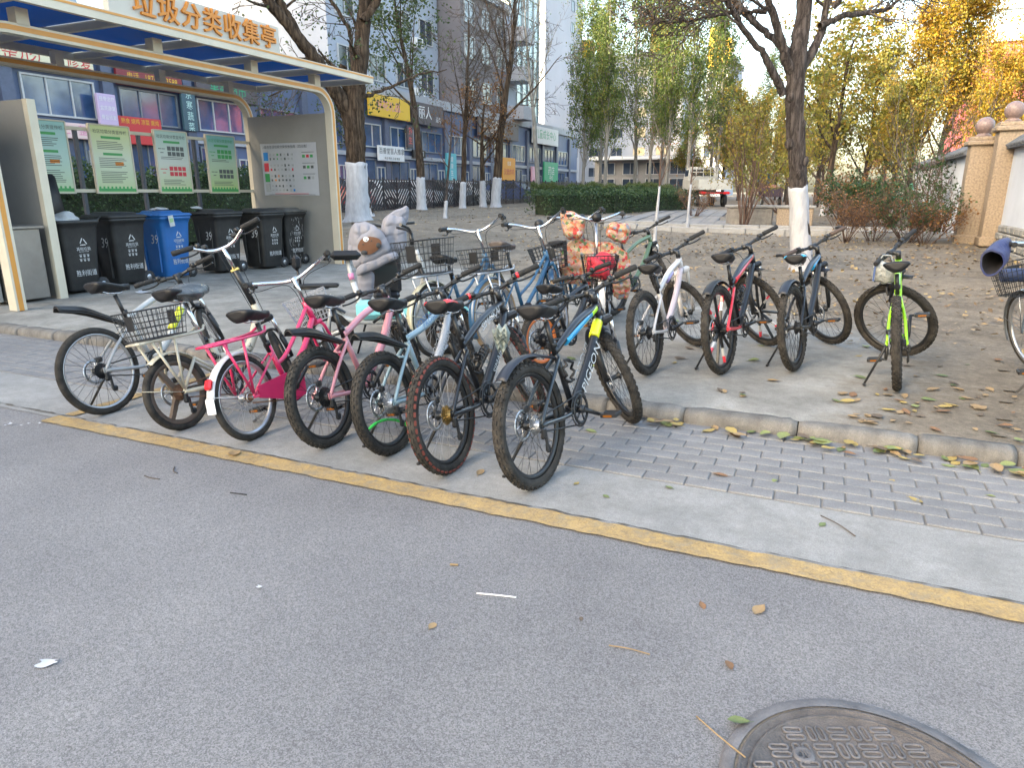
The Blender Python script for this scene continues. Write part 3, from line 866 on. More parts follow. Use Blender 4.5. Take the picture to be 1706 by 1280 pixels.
# path edging, planter walls, path
edge_m = ground_mat('edging_concrete', [(1.5, (.27, .27, .27), (.34, .335, .33)), (8, (.8, .8, .8), (1.05, 1.05, 1.05))], bump=.3)
ed = thing('path_edging', None, None, (0, 0, 0)); tag(ed, kind='structure')
em = MB().box((0, 0, 0), (.985, .14, .24), bev=.015).mesh('edging_stone', edge_m)
for row, (yy, dz) in enumerate(((20.1, .1), (21.7, .08))):
    for i in range(9 if row == 0 else 8):
        xx = -5.6 + i * 1.0
        link('edging_stone', em, ed, T(xx + .2 * row, yy + random.uniform(-.015, .015), float(terr(xx, yy)) + dz * .5 - .02) @ RZ(random.uniform(-.7, .7)))
flag_m = ground_mat('flagstone', [(1, (.18, .18, .19), (.24, .238, .24)), (6, (.82, .82, .82), (1.08, 1.08, 1.06))], bump=.3)
rnd_node(flag_m, .86, 1.1)
path = thing('garden_path', None, None, (0, 0, 0)); tag(path, kind='structure')
fl = MB().box((0, 0, 0), (.485, .485, .05), bev=.006).mesh('flagstone', flag_m)
for j in range(26):
    yy = 22.0 + j * .5
    xc = -4.6 - .085 * (yy - 22)
    w = 5 if j > 7 else 7
    for i in range(-w // 2, w // 2 + 1):
        xx = xc + i * .5
        link('flagstone', fl, path, T(xx, yy, float(terr(xx, yy)) + .012) @ RX(random.uniform(-.8, .8)))
pw_m = mat('planter_stone', (.20, .185, .17), .85, var=.3, vs=7, bump=.6, bs=18)
for (x0, x1, yy, lb) in ((-3.15, -1.75, 23.9, 'low grey planter wall with a slab top beside the path'), (-1.6, -.55, 23.7, 'low tan stone planter wall left of the big white trunk')):
    p = thing('planter_wall', lb, 'planter', ((x0 + x1) / 2, yy, .36))
    w = x1 - x0
    MB().box((0, .2, .28), (w, .4, .56), bev=.02).build('wall_body', pw_m if x0 < -2 else granite, p)
    MB().box((0, .2, .6), (w + .12, .52, .08), bev=.015).build('slab_top', edge_m, p)
# ------------------------------------------------------------------ trees, shrubs, hedges
def bark(name, dark, light, sc=16.0):
    """furrowed bark: stretched ridges of two sizes, dark in the cracks"""
    m = bpy.data.materials.new(name); m.use_nodes = True
    N, L = m.node_tree.nodes, m.node_tree.links
    b = N['Principled BSDF']; b.inputs['Roughness'].default_value = .95; b.inputs['Specular IOR Level'].default_value = .2
    tc = N.new('ShaderNodeTexCoord'); mp = N.new('ShaderNodeMapping'); mp.inputs['Scale'].default_value = (1, 1, .16)
    L.new(tc.outputs['Object'], mp.inputs[0])
    v = N.new('ShaderNodeTexVoronoi'); v.feature = 'DISTANCE_TO_EDGE'; v.inputs['Scale'].default_value = sc
    nz = N.new('ShaderNodeTexNoise'); nz.inputs['Scale'].default_value = sc * 1.6; nz.inputs['Detail'].default_value = 8; nz.inputs['Roughness'].default_value = .7
    mx = N.new('ShaderNodeMix'); mx.data_type = 'RGBA'; mx.inputs['Factor'].default_value = .12
    L.new(mp.outputs[0], nz.inputs[0]); L.new(mp.outputs[0], mx.inputs[6]); L.new(nz.outputs['Color'], mx.inputs[7]); L.new(mx.outputs[2], v.inputs[0])
    a = N.new('ShaderNodeMath'); a.operation = 'MULTIPLY_ADD'; a.inputs[1].default_value = 1.3
    L.new(v.outputs['Distance'], a.inputs[0]); L.new(nz.outputs['Fac'], a.inputs[2])
    rp = N.new('ShaderNodeValToRGB')
    rp.color_ramp.elements[0].position, rp.color_ramp.elements[1].position = .42, .95
    rp.color_ramp.elements[0].color, rp.color_ramp.elements[1].color = (*dark, 1), (*light, 1)
    L.new(a.outputs[0], rp.inputs[0]); L.new(rp.outputs[0], b.inputs['Base Color'])
    bp = N.new('ShaderNodeBump'); bp.inputs['Strength'].default_value = 1.0; bp.inputs['Distance'].default_value = .05
    L.new(a.outputs[0], bp.inputs['Height']); L.new(bp.outputs[0], b.inputs['Normal'])
    return m
bark_m = bark('bark_brown', (.022, .015, .011), (.115, .082, .058), 9)
bark_g = bark('bark_grey', (.030, .024, .023), (.145, .122, .114), 15)
bark_p = mat('bark_poplar', (.20, .195, .18), .9, var=.3, vs=8, bump=.4, bs=24, stretch=(1, 1, .4))
twig_m = mat('twig', (.085, .07, .062), .95, var=.25, vs=3)
twig_r = mat('twig_red', (.10, .06, .045), .95, var=.3, vs=3)
lime = mat('whitewash', (.38, .385, .41), .9, var=.2, vs=9, bump=.8, bs=34, stretch=(1, 1, .3))
leaf_green = leaf_mat('leaf_green', [(.022, .045, .012), (.05, .085, .02), (.085, .11, .03)])
leaf_pop = leaf_mat('leaf_poplar', [(.04, .08, .018), (.075, .13, .03), (.12, .17, .04), (.22, .21, .04)], .45)
leaf_dark = leaf_mat('leaf_dark', [(.018, .045, .014), (.035, .075, .022), (.06, .10, .03)])
leaf_yel = leaf_mat('leaf_yellow', [(.20, .09, .010), (.29, .165, .015), (.34, .255, .026), (.13, .15, .026)], .4)
leaf_olive = leaf_mat('leaf_olive', [(.10, .12, .025), (.18, .19, .036), (.29, .235, .04), (.33, .18, .032)], .45)
leaf_brown = leaf_mat('leaf_brown', [(.10, .05, .02), (.20, .09, .03), (.28, .15, .05)], .3)
leaf_hedge = leaf_mat('leaf_hedge', [(.012, .032, .010), (.028, .062, .018), (.055, .10, .03)], .25)
leaf_hedge2 = leaf_mat('leaf_hedge_light', [(.035, .06, .015), (.07, .10, .025), (.12, .14, .04)], .3)

def unit(v): return v / (np.linalg.norm(v) + 1e-9)
def grow(r, p, d, L, rad, lvl, S, out, tips):
    n = max(3, int(L / S.get('seg', .35)))
    pts, rr = [p], [rad]
    for i in range(n):
        d = unit(d + r.normal(0, S['wig'][lvl], 3) + np.array([0, 0, S['trop'][lvl]]) / n)
        p = p + d * L / n
        pts.append(p)
        rr.append(rad * (1 - (1 - S.get('tip', .3)) * (i + 1) / n))
    out.append((np.array(pts), np.array(rr), lvl))
    branch(r, np.array(pts), np.array(rr), lvl, L, S, out, tips)
def branch(r, pts, rr, lvl, L, S, out, tips, tmin=None):
    if lvl >= S['max']:
        tips.append(pts[len(pts) // 3:])
        return
    nc = S['n'][lvl]
    for c in range(nc):
        t = (S['t0'][lvl] if tmin is None else tmin) + (1 - (S['t0'][lvl] if tmin is None else tmin)) * (c + r.uniform(0, 1)) / nc
        x = t * (len(pts) - 1)
        i = min(int(x), len(pts) - 2)
        p = pts[i] + (pts[i + 1] - pts[i]) * (x - i)
        dd = unit(pts[i + 1] - pts[i])
        a = np.cross(dd, r.normal(0, 1, 3)); a = unit(a)
        an = R_(S['ang'][lvl] + r.normal(0, 7))
        nd = dd * math.cos(an) + a * math.sin(an)
        grow(r, p, nd, L * S['ratio'][lvl] * r.uniform(.6, 1.15) * (1.15 - .45 * t), max(.0025, rr[i] * S.get('rk', .55)), lvl + 1, S, out, tips)

SIDES = [20, 12, 5, 4, 3, 3]
def limbs_mesh(out, name, m, twig=None, minr=.0):
    mb = MB()
    rb = np.random.default_rng(len(out))
    for pts, rr, lvl in out:
        n = SIDES[min(lvl, 5)] if rr[0] > .03 else min(5, SIDES[min(lvl, 5)])
        k0 = mb.n
        mb.tube(pts, np.maximum(rr, minr), n, 0 if (twig is None or rr[0] > .02) else 1, caps=lvl == 0)
        if n >= 12:                     # furrowed, lumpy bark
            V = mb.v[-1]
            c = np.repeat(pts, n, 0)
            d = V - c
            a = np.tile(np.arange(n), len(pts)); i = np.repeat(np.arange(len(pts)), n)
            g = rb.normal(0, .045, n)[a] + .05 * np.sin(a * 2.1 + i * .35) + .05 * np.sin(a * .63 + i * .9 + 1) + rb.normal(0, .022, len(V))
            mb.v[-1] = c + d * (1 + g)[:, None]
    return mb.mesh(name, [m, twig] if twig else m)

def leaves(r, centers, size, spread, n_per, name, m, flat=.0, droop=0.0):
    C = np.repeat(centers, n_per, 0)
    n = len(C)
    C = C + r.normal(0, spread, (n, 3)) + np.array([0, 0, -droop]) * r.random((n, 1))
    a = r.normal(0, 1, (n, 3)); a[:, 2] *= (1 - flat); a[:, 2] -= droop * 2
    a /= np.linalg.norm(a, axis=1)[:, None]
    b = np.cross(a, r.normal(0, 1, (n, 3))); b /= np.linalg.norm(b, axis=1)[:, None] + 1e-9
    s = size * r.uniform(.6, 1.25, (n, 1))
    nn = np.cross(a, b)
    V = np.stack([C, C + a * s * .45 + b * s * .36 + nn * s * .1, C + a * s, C + a * s * .45 - b * s * .36 + nn * s * .1], 1)
    return quads_mesh(name, V.reshape(-1, 3), n, m)

def sample_tips(r, tips, k):
    P = []
    for t in tips:
        for _ in range(k):
            x = r.uniform(0, len(t) - 1.001); i = int(x)
            P.append(t[i] + (t[i + 1] - t[i]) * (x - i))
    return np.array(P)

def wash(parent, h, trunk, n=18):
    """whitewashed foot of a trunk: a coat just proud of the bark, with a ragged upper edge"""
    pts, rad, _ = trunk
    rr = np.random.default_rng(int(h * 1000) + int(rad[0] * 10000))
    k = 14
    V = []
    for i in range(k + 1):
        t = i / k
        for a in range(n):
            an = a * 2 * math.pi / n
            z = t * h + (rr.uniform(-.07, .05) * h * .5 if i == k else 0)
            zz = pts[:, 2]
            r0 = np.interp(z, zz, rad)
            q = r0 * (1.13 + .42 * max(0, 1 - t * 5) ** 2 * (.7 + .5 * math.sin(a * 1.7))) + .004 + rr.normal(0, .02) * r0
            V.append((np.interp(z, zz, pts[:, 0]) + q * math.cos(an), np.interp(z, zz, pts[:, 1]) + q * math.sin(an), z - .03))
    F = [(i * n + a, i * n + (a + 1) % n, (i + 1) * n + (a + 1) % n, (i + 1) * n + a) for i in range(k) for a in range(n)]
    F.append(tuple(k * n + a for a in range(n)))
    return MB().add(V, F, 0, True).build('whitewash', lime, parent)

def tree(name, label, x, y, out, tips, bark, twig=None, leaf=None, lsize=.08, lspread=.12, per=2, k=2, droop=0, group=None, seed=0, z=None, minr=0):
    r = np.random.default_rng(seed + 500)
    t = thing(name, label, 'tree', (x, y, float(terr(x, y)) - .02 if z is None else z), 0, group)
    link('trunk', limbs_mesh(out, 'trunk', bark, twig, minr), t)
    if leaf:
        link('crown', leaves(r, sample_tips(r, tips, k), lsize, lspread, per, 'crown', leaf, droop=droop), t)
    return t

def poly(r, pts, rads, s, dep=0.0, n=9, wig=.02):
    """limb from picture-plane points (sideways, up, depth) in metres, smoothed"""
    P = np.array([[q[0] * RT[0], q[0] * RT[1], q[1]] for q in pts], float)
    dv = np.array([-RT[1], RT[0], 0])
    for i, q in enumerate(pts):
        P[i] += dv * (q[2] if len(q) > 2 else 0)
    t = np.linspace(0, len(P) - 1, (len(P) - 1) * n + 1)
    Q = np.stack([np.interp(t, range(len(P)), P[:, c]) for c in range(3)], 1)
    for _ in range(3): Q[1:-1] = (Q[:-2] + 2 * Q[1:-1] + Q[2:]) / 4
    Q[1:-1] += r.normal(0, wig, (len(Q) - 2, 3))
    return Q, np.interp(t, range(len(P)), rads)

# big pollarded tree right of centre (about 13 m away, 1.13 cm per photo pixel)
r = np.random.default_rng(11)
k_ = .01135
def L2(l): return [((a - 1336 - (452 - b) * .115) * k_, (452 - b) * k_, c) for a, b, c in l]
out, tips = [], []
S = dict(max=4, n=[0, 13, 8, 4], t0=[.3, .1, .15, .2], ang=[40, 42, 45, 40], ratio=[.5, .5, .5, .5], wig=[.03, .08, .12, .14, .16], trop=[0, .25, .2, .1, 0], seg=.16, tip=.25, rk=.5)
main = [((L2([(1337, 455, 0), (1334, 380, 0), (1330, 300, 0), (1326, 215, 0), (1330, 160, 0), (1342, 110, .1), (1350, 50, .15), (1356, -40, .2), (1362, -130, .2)])), [.165, .137, .128, .140, .135, .118, .10, .085, .06]),
        ((L2([(1326, 190, 0), (1306, 140, -.1), (1285, 90, -.2), (1268, 40, -.3), (1252, -20, -.4), (1240, -90, -.4)])), [.085, .07, .055, .044, .034, .02]),
        ((L2([(1336, 175, 0), (1368, 125, .1), (1382, 70, .2), (1390, 10, .3), (1398, -60, .3)])), [.08, .064, .05, .04, .028]),
        ((L2([(1362, 118, 0), (1400, 102, .1), (1440, 96, .3), (1476, 88, .4), (1510, 55, .5), (1548, 5, .6)])), [.055, .045, .037, .029, .02, .01]),
        ((L2([(1312, 205, 0), (1280, 158, -.2), (1252, 132, -.3), (1225, 96, -.4), (1195, 70, -.5), (1160, 52, -.6), (1130, 40, -.6)])), [.06, .048, .04, .034, .026, .018, .01]),
        ((L2([(1290, 100, 0), (1262, 96, .2), (1228, 98, .3), (1190, 104, .4), (1150, 96, .4)])), [.035, .028, .022, .016, .009]),
        ((L2([(1318, 150, 0), (1290, 110, .4), (1262, 78, .6), (1256, 38, .7)])), [.06, .05, .045, .04]),
        ((L2([(1330, 65, 0), (1310, 30, .2), (1290, -20, .3)])), [.05, .045, .04]),
        ((L2([(1380, 95, 0), (1415, 50, -.3), (1450, 15, -.5), (1490, -30, -.7)])), [.05, .04, .03, .02])]
for j, (pts_, rad_) in enumerate(main):
    Q, rq = poly(r, pts_, rad_, 0, wig=.008 if j else .004)
    out.append((Q, rq, 0 if j == 0 else 1))
    if j: branch(r, Q, rq, 1, 2.1 if j not in (6, 7) else .5, S, out, tips, .35)
big = tree('pruned_tree', 'thick pruned tree with whitewashed foot behind the blue mountain bike', -.38, 12.83, out, tips, bark_g, twig_m, leaf_brown, .035, .05, 1, 1, seed=1, minr=.0065)
wash(big, 1.42, out[0])
for (sx_, sy_, sz_, rr_) in ((-.15, -.07, 2.05, .075), (.13, -.08, 1.78, .07), (-.03, -.15, 1.58, .06), (.12, -.1, 2.35, .06), (-.12, -.1, 2.75, .065)):
    nb = MB().grid(lambda u, v: (sx_ + rr_ * math.sin(math.pi * u) * math.cos(6.2832 * v) * (1 + .2 * math.sin(v * 19)), sy_ + rr_ * math.sin(math.pi * u) * math.sin(6.2832 * v), sz_ + rr_ * 1.3 * math.cos(math.pi * u)), 8, 12)
    tp = out[0][0]
    nb.build('knot', bark_g, big, T(float(np.interp(sz_, tp[:, 2], tp[:, 0])), float(np.interp(sz_, tp[:, 2], tp[:, 1])), 0) @ Matrix.Rotation(R_(24.3), 4, 'Z') @ T(-.25 * sx_, -.25 * sy_, 0))

# big leaning tree behind the kiosk (about 23.6 m away)
r = np.random.default_rng(21)
k_ = .0208
def L3(l): return [((a - 594 + (370 - b) * .06) * k_, (370 - b) * k_, c) for a, b, c in l]
out, tips = [], []
main = [(L3([(595, 372, 0), (594, 320, 0), (592, 260, 0), (588, 215, 0), (594, 170, 0), (600, 110, .2), (603, 50, .3), (608, -30, .5), (612, -120, .6)]), [.36, .30, .31, .33, .27, .22, .19, .17, .12]),
        (L3([(585, 215, 0), (562, 175, -.4), (540, 140, -.8), (505, 95, -1.2), (470, 55, -1.6), (425, 5, -2), (380, -60, -2.4)]), [.26, .22, .19, .16, .14, .12, .08]),
        (L3([(520, 112, -1), (498, 70, -1.2), (478, 20, -1.3), (462, -40, -1.4)]), [.13, .12, .11, .08]),
        (L3([(585, 150, .3), (575, 90, .8), (540, 40, 1), (515, -20, 1.2)]), [.07, .06, .05, .04]),
        (L3([(603, 85, 0), (620, 60, .2), (628, 15, .2)]), [.12, .12, .13]),
        (L3([(580, 190, 0), (577, 165, -.3), (578, 148, -.4)]), [.13, .12, .11]),
        (L3([(600, 190, 0), (640, 170, .6), (680, 150, 1), (720, 140, 1.4)]), [.06, .045, .03, .015]),
        (L3([(560, 175, 0), (520, 165, 1), (470, 160, 1.6), (430, 150, 2)]), [.06, .045, .03, .015])]
S = dict(max=4, n=[0, 7, 5, 3], t0=[.3, .1, .2, .2], ang=[40, 50, 45, 40], ratio=[.5, .55, .5, .5], wig=[.03, .1, .14, .14, .16], trop=[0, .1, 0, -.2, -.3], seg=.3, tip=.25, rk=.35)
for j, (pts_, rad_) in enumerate(main):
    Q, rq = poly(r, pts_, rad_, 0, wig=.014 if j else .008)
    out.append((Q, rq, 0 if j == 0 else 1))
    if j not in (4, 5): branch(r, Q, rq, 1, 3.0, S, out, tips, .4 if j == 0 else .2)
big2 = tree('leaning_tree', 'large forked brown trunk with whitewashed foot beside the kiosk end panel', -14.08, 18.94, out, tips, bark_m, twig_m, leaf_green, .10, .16, 2, 1, droop=.12, seed=2, minr=.009)
wash(big2, 1.86, out[0])

# street trees along the fence
def street(label, x, y, h, r0, seed, leaf, per, lsz, whh, S2=None, twig=twig_m, droop=0, bark=bark_m, name='street_tree', lean=(0, 0), fork=.4, minr=0):
    r = np.random.default_rng(seed)
    out, tips = [], []
    S = dict(max=4, n=[9, 6, 4, 3], t0=[fork, .15, .2, .2], ang=[38, 40, 42, 40], ratio=[.45, .5, .5, .5], wig=[.03, .07, .11, .13, .15], trop=[.2, .35, .2, 0, 0], seg=.35, tip=.2, rk=.45)
    if S2: S.update(S2)
    grow(r, np.zeros(3), unit(np.array([lean[0], lean[1], 1.0])), h, r0, 0, S, out, tips)
    t = tree(name, label, x, y, out, tips, bark, twig, leaf, lsz, .14, per, 1, droop, seed=seed, minr=minr)
    if whh: wash(t, whh, out[0])
    return t
street('street tree with hanging green leaves in front of the fence', -17.3, 28.2, 9.5, .2, 31, leaf_green, 5, .14, 1.5, dict(t0=[.42, .1, .2, .2]), droop=.25)
street('forked bare street tree with fine twigs at the fence', -16.6, 34.6, 10.5, .24, 32, None, 0, 0, 1.55, dict(n=[13, 7, 5, 3], ang=[34, 38, 42, 40], ratio=[.55, .5, .5, .5]), fork=.34, minr=.009)
street('bare street tree with dense fine twigs between the leafy tree and the forked tree', -16.9, 31.4, 8.5, .15, 38, None, 0, 0, 1.3, dict(n=[12, 7, 5, 3], ang=[36, 40, 42, 40]), fork=.36, minr=.009)
street('slim street tree with rusty leaves left of the forked tree', -17.2, 34.3, 5.2, .17, 33, leaf_brown, 3, .12, 1.4, dict(ang=[50, 45, 42, 40]), droop=.1)
street('slanting slim whitewashed trunk beside the large trunk', -15.6, 21.9, 4.6, .10, 34, leaf_green, 2, .1, 1.1, lean=(-.35, .1), fork=.5)
street('thin young tree with a white foot on the dirt bank', -12.66, 22.2, 4.0, .062, 35, leaf_brown, 1, .06, .62, dict(n=[8, 5, 4, 2]), lean=(.1, .04), bark=bark_g, twig=twig_r, fork=.42)
street('slim pale trunk with upright bare shoots at the fence end', -17.9, 43.8, 13, .17, 36, leaf_pop, 1, .1, 0, dict(ang=[18, 20, 25, 30], n=[12, 5, 4, 3], ratio=[.45, .5, .5, .5]), bark=bark_p, fork=.3, minr=.006)
street('small whitewashed tree with green yellow crown behind the planter', -.3, 30.0, 6.2, .15, 37, leaf_olive, 5, .14, 1.25, dict(n=[10, 6, 4, 3], ang=[50, 45, 42, 40]), fork=.38)

# poplars
def poplar_proto(seed, h, n0):
    r = np.random.default_rng(seed)
    out, tips = [], []
    S = dict(max=3, n=[n0, 7, 3], t0=[.15, .1, .2], ang=[27, 28, 34], ratio=[.27, .42, .5], wig=[.012, .05, .1, .12], trop=[.1, .5, .2, 0], seg=.45, tip=.12, rk=.4)
    grow(r, np.zeros(3), np.array([0, 0, 1.]), h, .17, 0, S, out, tips)
    return limbs_mesh(out, 'trunk', bark_p, twig_m, .008), leaves(r, sample_tips(r, tips, 3), .17, .24, 5, 'crown', leaf_pop, droop=.1)
pp = [poplar_proto(s, h, n) for s, h, n in ((41, 15.5, 34), (42, 14.0, 30), (43, 16.5, 30))]
for i, (x, y, v, sc, lb) in enumerate(((-17.6, 52.0, 1, .80, 'leftmost tall poplar with yellowing leaves beside the white tower'), (-15.4, 50.6, 0, .84, 'second poplar from the left with a bare pale stem'),
        (-14.9, 57.2, 2, .93, 'third poplar from the left rising to the top edge'), (-12.6, 52.5, 2, .80, 'tallest bare stemmed poplar in the middle of the row'),
        (-10.9, 50.3, 0, .86, 'dense green poplar right of the middle of the row'), (-8.9, 47.5, 1, .84, 'dark green poplar third from the right'),
        (-7.7, 51.5, 0, .80, 'poplar with thin crown above the truck'), (-13.9, 62, 0, .95, 'poplar set back behind the gap left of the middle'), (-9.4, 60, 2, .88, 'poplar set back behind the dark green one'), (-19.6, 63, 1, .95, 'poplar set back at the left end beside the shops'), (-5.3, 58.0, 1, .62, 'low rightmost poplar left of the pruned tree'))):
    t = thing('poplar_tree', lb, 'tree', (x, y, float(terr(x, y)) - .03), random.uniform(0, 6.28), 'poplars behind the hedges')
    t.scale = (sc * .92, sc * .92, sc * 1.1)
    link('trunk', pp[v][0], t); link('crown', pp[v][1], t)

# yellow and olive autumn trees on the right
def round_proto(seed, h, leaf, n0, lsz, per, ang=48):
    r = np.random.default_rng(seed)
    out, tips = [], []
    S = dict(max=3, n=[n0, 7, 4], t0=[.2, .15, .2], ang=[ang, 42, 40], ratio=[.42, .45, .5], wig=[.02, .07, .1, .12], trop=[.1, .45, .2, 0], seg=.45, tip=.15, rk=.45)
    grow(r, np.zeros(3), np.array([0, 0, 1.]), h, .2, 0, S, out, tips)
    return limbs_mesh(out, 'trunk', bark_g, twig_m, .008), leaves(r, sample_tips(r, tips, 3), lsz, .24, per, 'crown', leaf)
ry = [round_proto(51, 10.5, leaf_yel, 26, .155, 8, 36), round_proto(52, 9.5, leaf_yel, 24, .155, 8, 40), round_proto(53, 8.2, leaf_olive, 22, .18, 5, 46), round_proto(54, 6.5, leaf_olive, 20, .16, 5, 50)]
for (x, y, v, sc, lb) in ((3.7, 46.0, 0, .88, 'bright yellow tree with orange left flank behind the bare shrub'), (5.0, 47.0, 0, .93, 'tallest golden yellow tree below the red building'), (8.2, 45.0, 1, .74, 'golden tree at the right edge above the gate pillars'),
        (6.6, 42.0, 1, .66, 'greenish yellow tree behind the gate pillars'), (1.4, 44.0, 2, .86, 'olive green tree with orange leaves right of the pruned trunk'), (-.9, 42.0, 2, .80, 'yellow green tree directly behind the pruned trunk'),
        (2.6, 40.5, 3, .85, 'lower brownish yellow tree above the green tricycle'), (-2.6, 47.0, 3, .80, 'olive tree left of the pruned trunk'), (-4.3, 60, 2, .55, 'distant greyish olive tree behind the truck'), (-12.0, 64, 2, .7, 'low olive tree behind the farther hedge at the low building'), (-9.2, 66, 2, .8, 'olive tree behind the hedge left of the truck'), (-5.2, 50.5, 2, .66, 'yellow green tree right above the truck'), (-6.6, 56, 2, .8, 'yellow green tree between the poplars and the truck'), (-3.2, 54, 2, .6, 'sunlit yellow green tree left of the pruned trunk'), (9.3, 40.0, 1, .66, 'green gold tree partly cut off by the right edge'),
        (-1.2, 70, 2, .75, 'far olive tree closing the view behind the dark car'), (4, 75, 2, .95, 'far olive tree closing the view behind the tricycle')):
    t = thing('autumn_tree', lb, 'tree', (x, y, float(terr(x, y)) - .03), random.uniform(0, 6.28), 'autumn trees on the right')
    t.scale = (sc * .92, sc * .92, sc)
    link('trunk', ry[v][0], t); link('crown', ry[v][1], t)

def shrub(label, x, y, h, n, seed, leaf, per, lsz, spread=.35, twig=twig_r, name='shrub', r0=.012, k=2, up=.6):
    r = np.random.default_rng(seed)
    out, tips = [], []
    S = dict(max=2, n=[5, 3], t0=[.25, .2], ang=[30, 34], ratio=[.5, .5], wig=[.06, .1, .12], trop=[.3, .2, 0], seg=.2, tip=.25, rk=.6)
    for i in range(n):
        a = r.uniform(0, 6.28)
        d = unit(np.array([math.cos(a) * spread, math.sin(a) * spread, up]) + r.normal(0, .1, 3))
        grow(r, np.array([math.cos(a) * .08, math.sin(a) * .08, 0]) * r.uniform(0, 2), d, h * r.uniform(.65, 1.1), r0, 0, S, out, tips)
    t = thing(name, label, 'shrub', (x, y, float(terr(x, y)) - .02))
    link('stems', limbs_mesh(out, 'stems', twig, None, .004), t)
    if leaf: link('foliage', leaves(r, sample_tips(r, tips, k), lsz, .06, per, 'foliage', leaf), t)
    return t
shrub('yellow leaved shrub with brown stems in front of the planter wall', -2.5, 23.0, 3.3, 12, 61, leaf_olive, 4, .09, .17, r0=.026, k=3, up=.9)
shrub('bushy olive shrub behind the planter wall', -2.0, 32, 3.4, 14, 62, leaf_olive, 4, .1, .5, r0=.02, k=3)
shrub('twiggy rose bush with few leaves right of the white trunk', .35, 18.4, 1.25, 16, 63, leaf_brown, 2, .05, .45, r0=.009)
shrub('low reddish twig bush between the bikes and the path edging', .95, 18.9, 1.0, 14, 64, leaf_brown, 2, .05, .5, r0=.008)
shrub('dark green rose bush left of the gate pillars', 1.6, 18.6, 1.25, 22, 65, leaf_dark, 2, .06, .55, r0=.009, k=3)
shrub('brown leaved rose bush just left of the farther gate pillar', 1.95, 18.3, 1.0, 14, 66, leaf_brown, 2, .06, .5, r0=.009, k=2)
shrub('tall bare shrub with pale upright stems below the yellow tree', 2.5, 24.5, 4.2, 12, 67, None, 0, 0, .35, twig=twig_m, r0=.022, up=1.0)
shrub('climbing rose with dark twigs on the far white wall', 2.7, 22.2, 2.3, 18, 68, leaf_dark, 2, .08, .3, r0=.012, up=.9)
shrub('green bush behind the twiggy rose bush', .7, 24.5, 1.4, 22, 69, leaf_dark, 4, .09, .6, k=3)
shrub('brown dry bush at the small whitewashed tree', .3, 27.5, 1.7, 22, 70, leaf_brown, 3, .08, .6, k=2)
shrub('dark green bush in front of the tricycle', 1.6, 29.0, 1.5, 22, 71, leaf_dark, 4, .09, .6, k=3)
shrub('small bare bush at the end of the hedge', -4.9, 28.0, 1.2, 16, 72, leaf_brown, 1, .05, .5)
for (x, y, h, lb, sd) in ((-3.83, 16.8, 2.3, 'left thin sapling stake painted white behind the olive bike', 73), (-3.7, 20.2, 2.4, 'right thin sapling with white painted stem at the path', 74)):
    street(lb, x, y, h, .035, sd, leaf_brown, 1, .05, 1.35, dict(max=3, n=[7, 4, 3], ang=[35, 40, 40], seg=.2), twig=twig_r, bark=twig_r, name='sapling', lean=(.04 if sd == 73 else .0, .0), fork=.5)

def hedge(label, P, w, h, n, leaf, lsz, seed):
    r = np.random.default_rng(seed)
    P = np.array(P, float)
    seg = np.linalg.norm(np.diff(P, axis=0), axis=1)
    cs = np.concatenate([[0], np.cumsum(seg)])
    s = r.uniform(0, cs[-1], n)
    c = np.stack([np.interp(s, cs, P[:, 0]), np.interp(s, cs, P[:, 1])], 1)
    i = np.clip(np.searchsorted(cs, s) - 1, 0, len(seg) - 1)
    d = np.diff(P, axis=0)[i] / seg[i][:, None]
    nrm = np.stack([-d[:, 1], d[:, 0]], 1)
    # favour the outside of the box
    u = r.uniform(-1, 1, n); u = np.sign(u) * np.abs(u) ** .35
    v = r.uniform(0, 1, n) ** .6
    sel = r.random(n) < .45
    v[sel] = 1 - r.random(sel.sum()) ** 2 * .2
    u[sel] = r.uniform(-1, 1, sel.sum())
    lum = .06 * np.sin(s * 2.1) + .05 * np.sin(s * 5.3 + 1) + .04 * np.sin(s * 11)
    xy = c + nrm * (u * w / 2 * (1 + lum))[:, None]
    z = terr(xy[:, 0], xy[:, 1]) + v * h * (1 + lum) * (1 - .12 * u ** 4)
    pts = np.column_stack([xy, z])
    org = np.array([P[0][0], P[0][1], 0])
    t = thing('hedge', label, 'hedge', tuple(org))
    link('foliage', leaves(r, pts - org, lsz, .03, 1, 'foliage', leaf), t)
    core = MB()
    for a, b in zip(P[:-1], P[1:]):
        dd = unit(b - a); q = np.array([-dd[1], dd[0]]) * w * .38
        if (a == P[0]).all(): a = a + dd * .42
        if (b == P[-1]).all(): b = b - dd * .42
        za, zb = float(terr(*a)), float(terr(*b))
        V = [(*(a + q), za), (*(a - q), za), (*(b - q), zb), (*(b + q), zb), (*(a + q), za + h * .84), (*(a - q), za + h * .84), (*(b - q), zb + h * .84), (*(b + q), zb + h * .84)]
        core.add(np.array(V) - org, [(3, 2, 1, 0), (4, 5, 6, 7), (0, 1, 5, 4), (1, 2, 6, 5), (2, 3, 7, 6), (3, 0, 4, 7)])
    core.build('branches', mat('hedge_core', (.02, .03, .012), .95, var=.5, vs=14, bump=1, bs=30), t)
    return t
hedge('near clipped dark green hedge along the garden path', [(-10.2, 24.6), (-8.4, 27.6), (-6.4, 33.5)], 1.3, .85, 15000, leaf_hedge, .07, 81)
hedge('farther clipped hedge of lighter green behind the near hedge', [(-16.6, 39.5), (-9.0, 43.0)], 2.2, 1.15, 13000, leaf_hedge2, .09, 82)
hedge('middle clipped hedge among the pale poplar trunks', [(-11.8, 33.2), (-7.6, 37.5)], 1.5, .95, 9000, leaf_hedge, .08, 83)
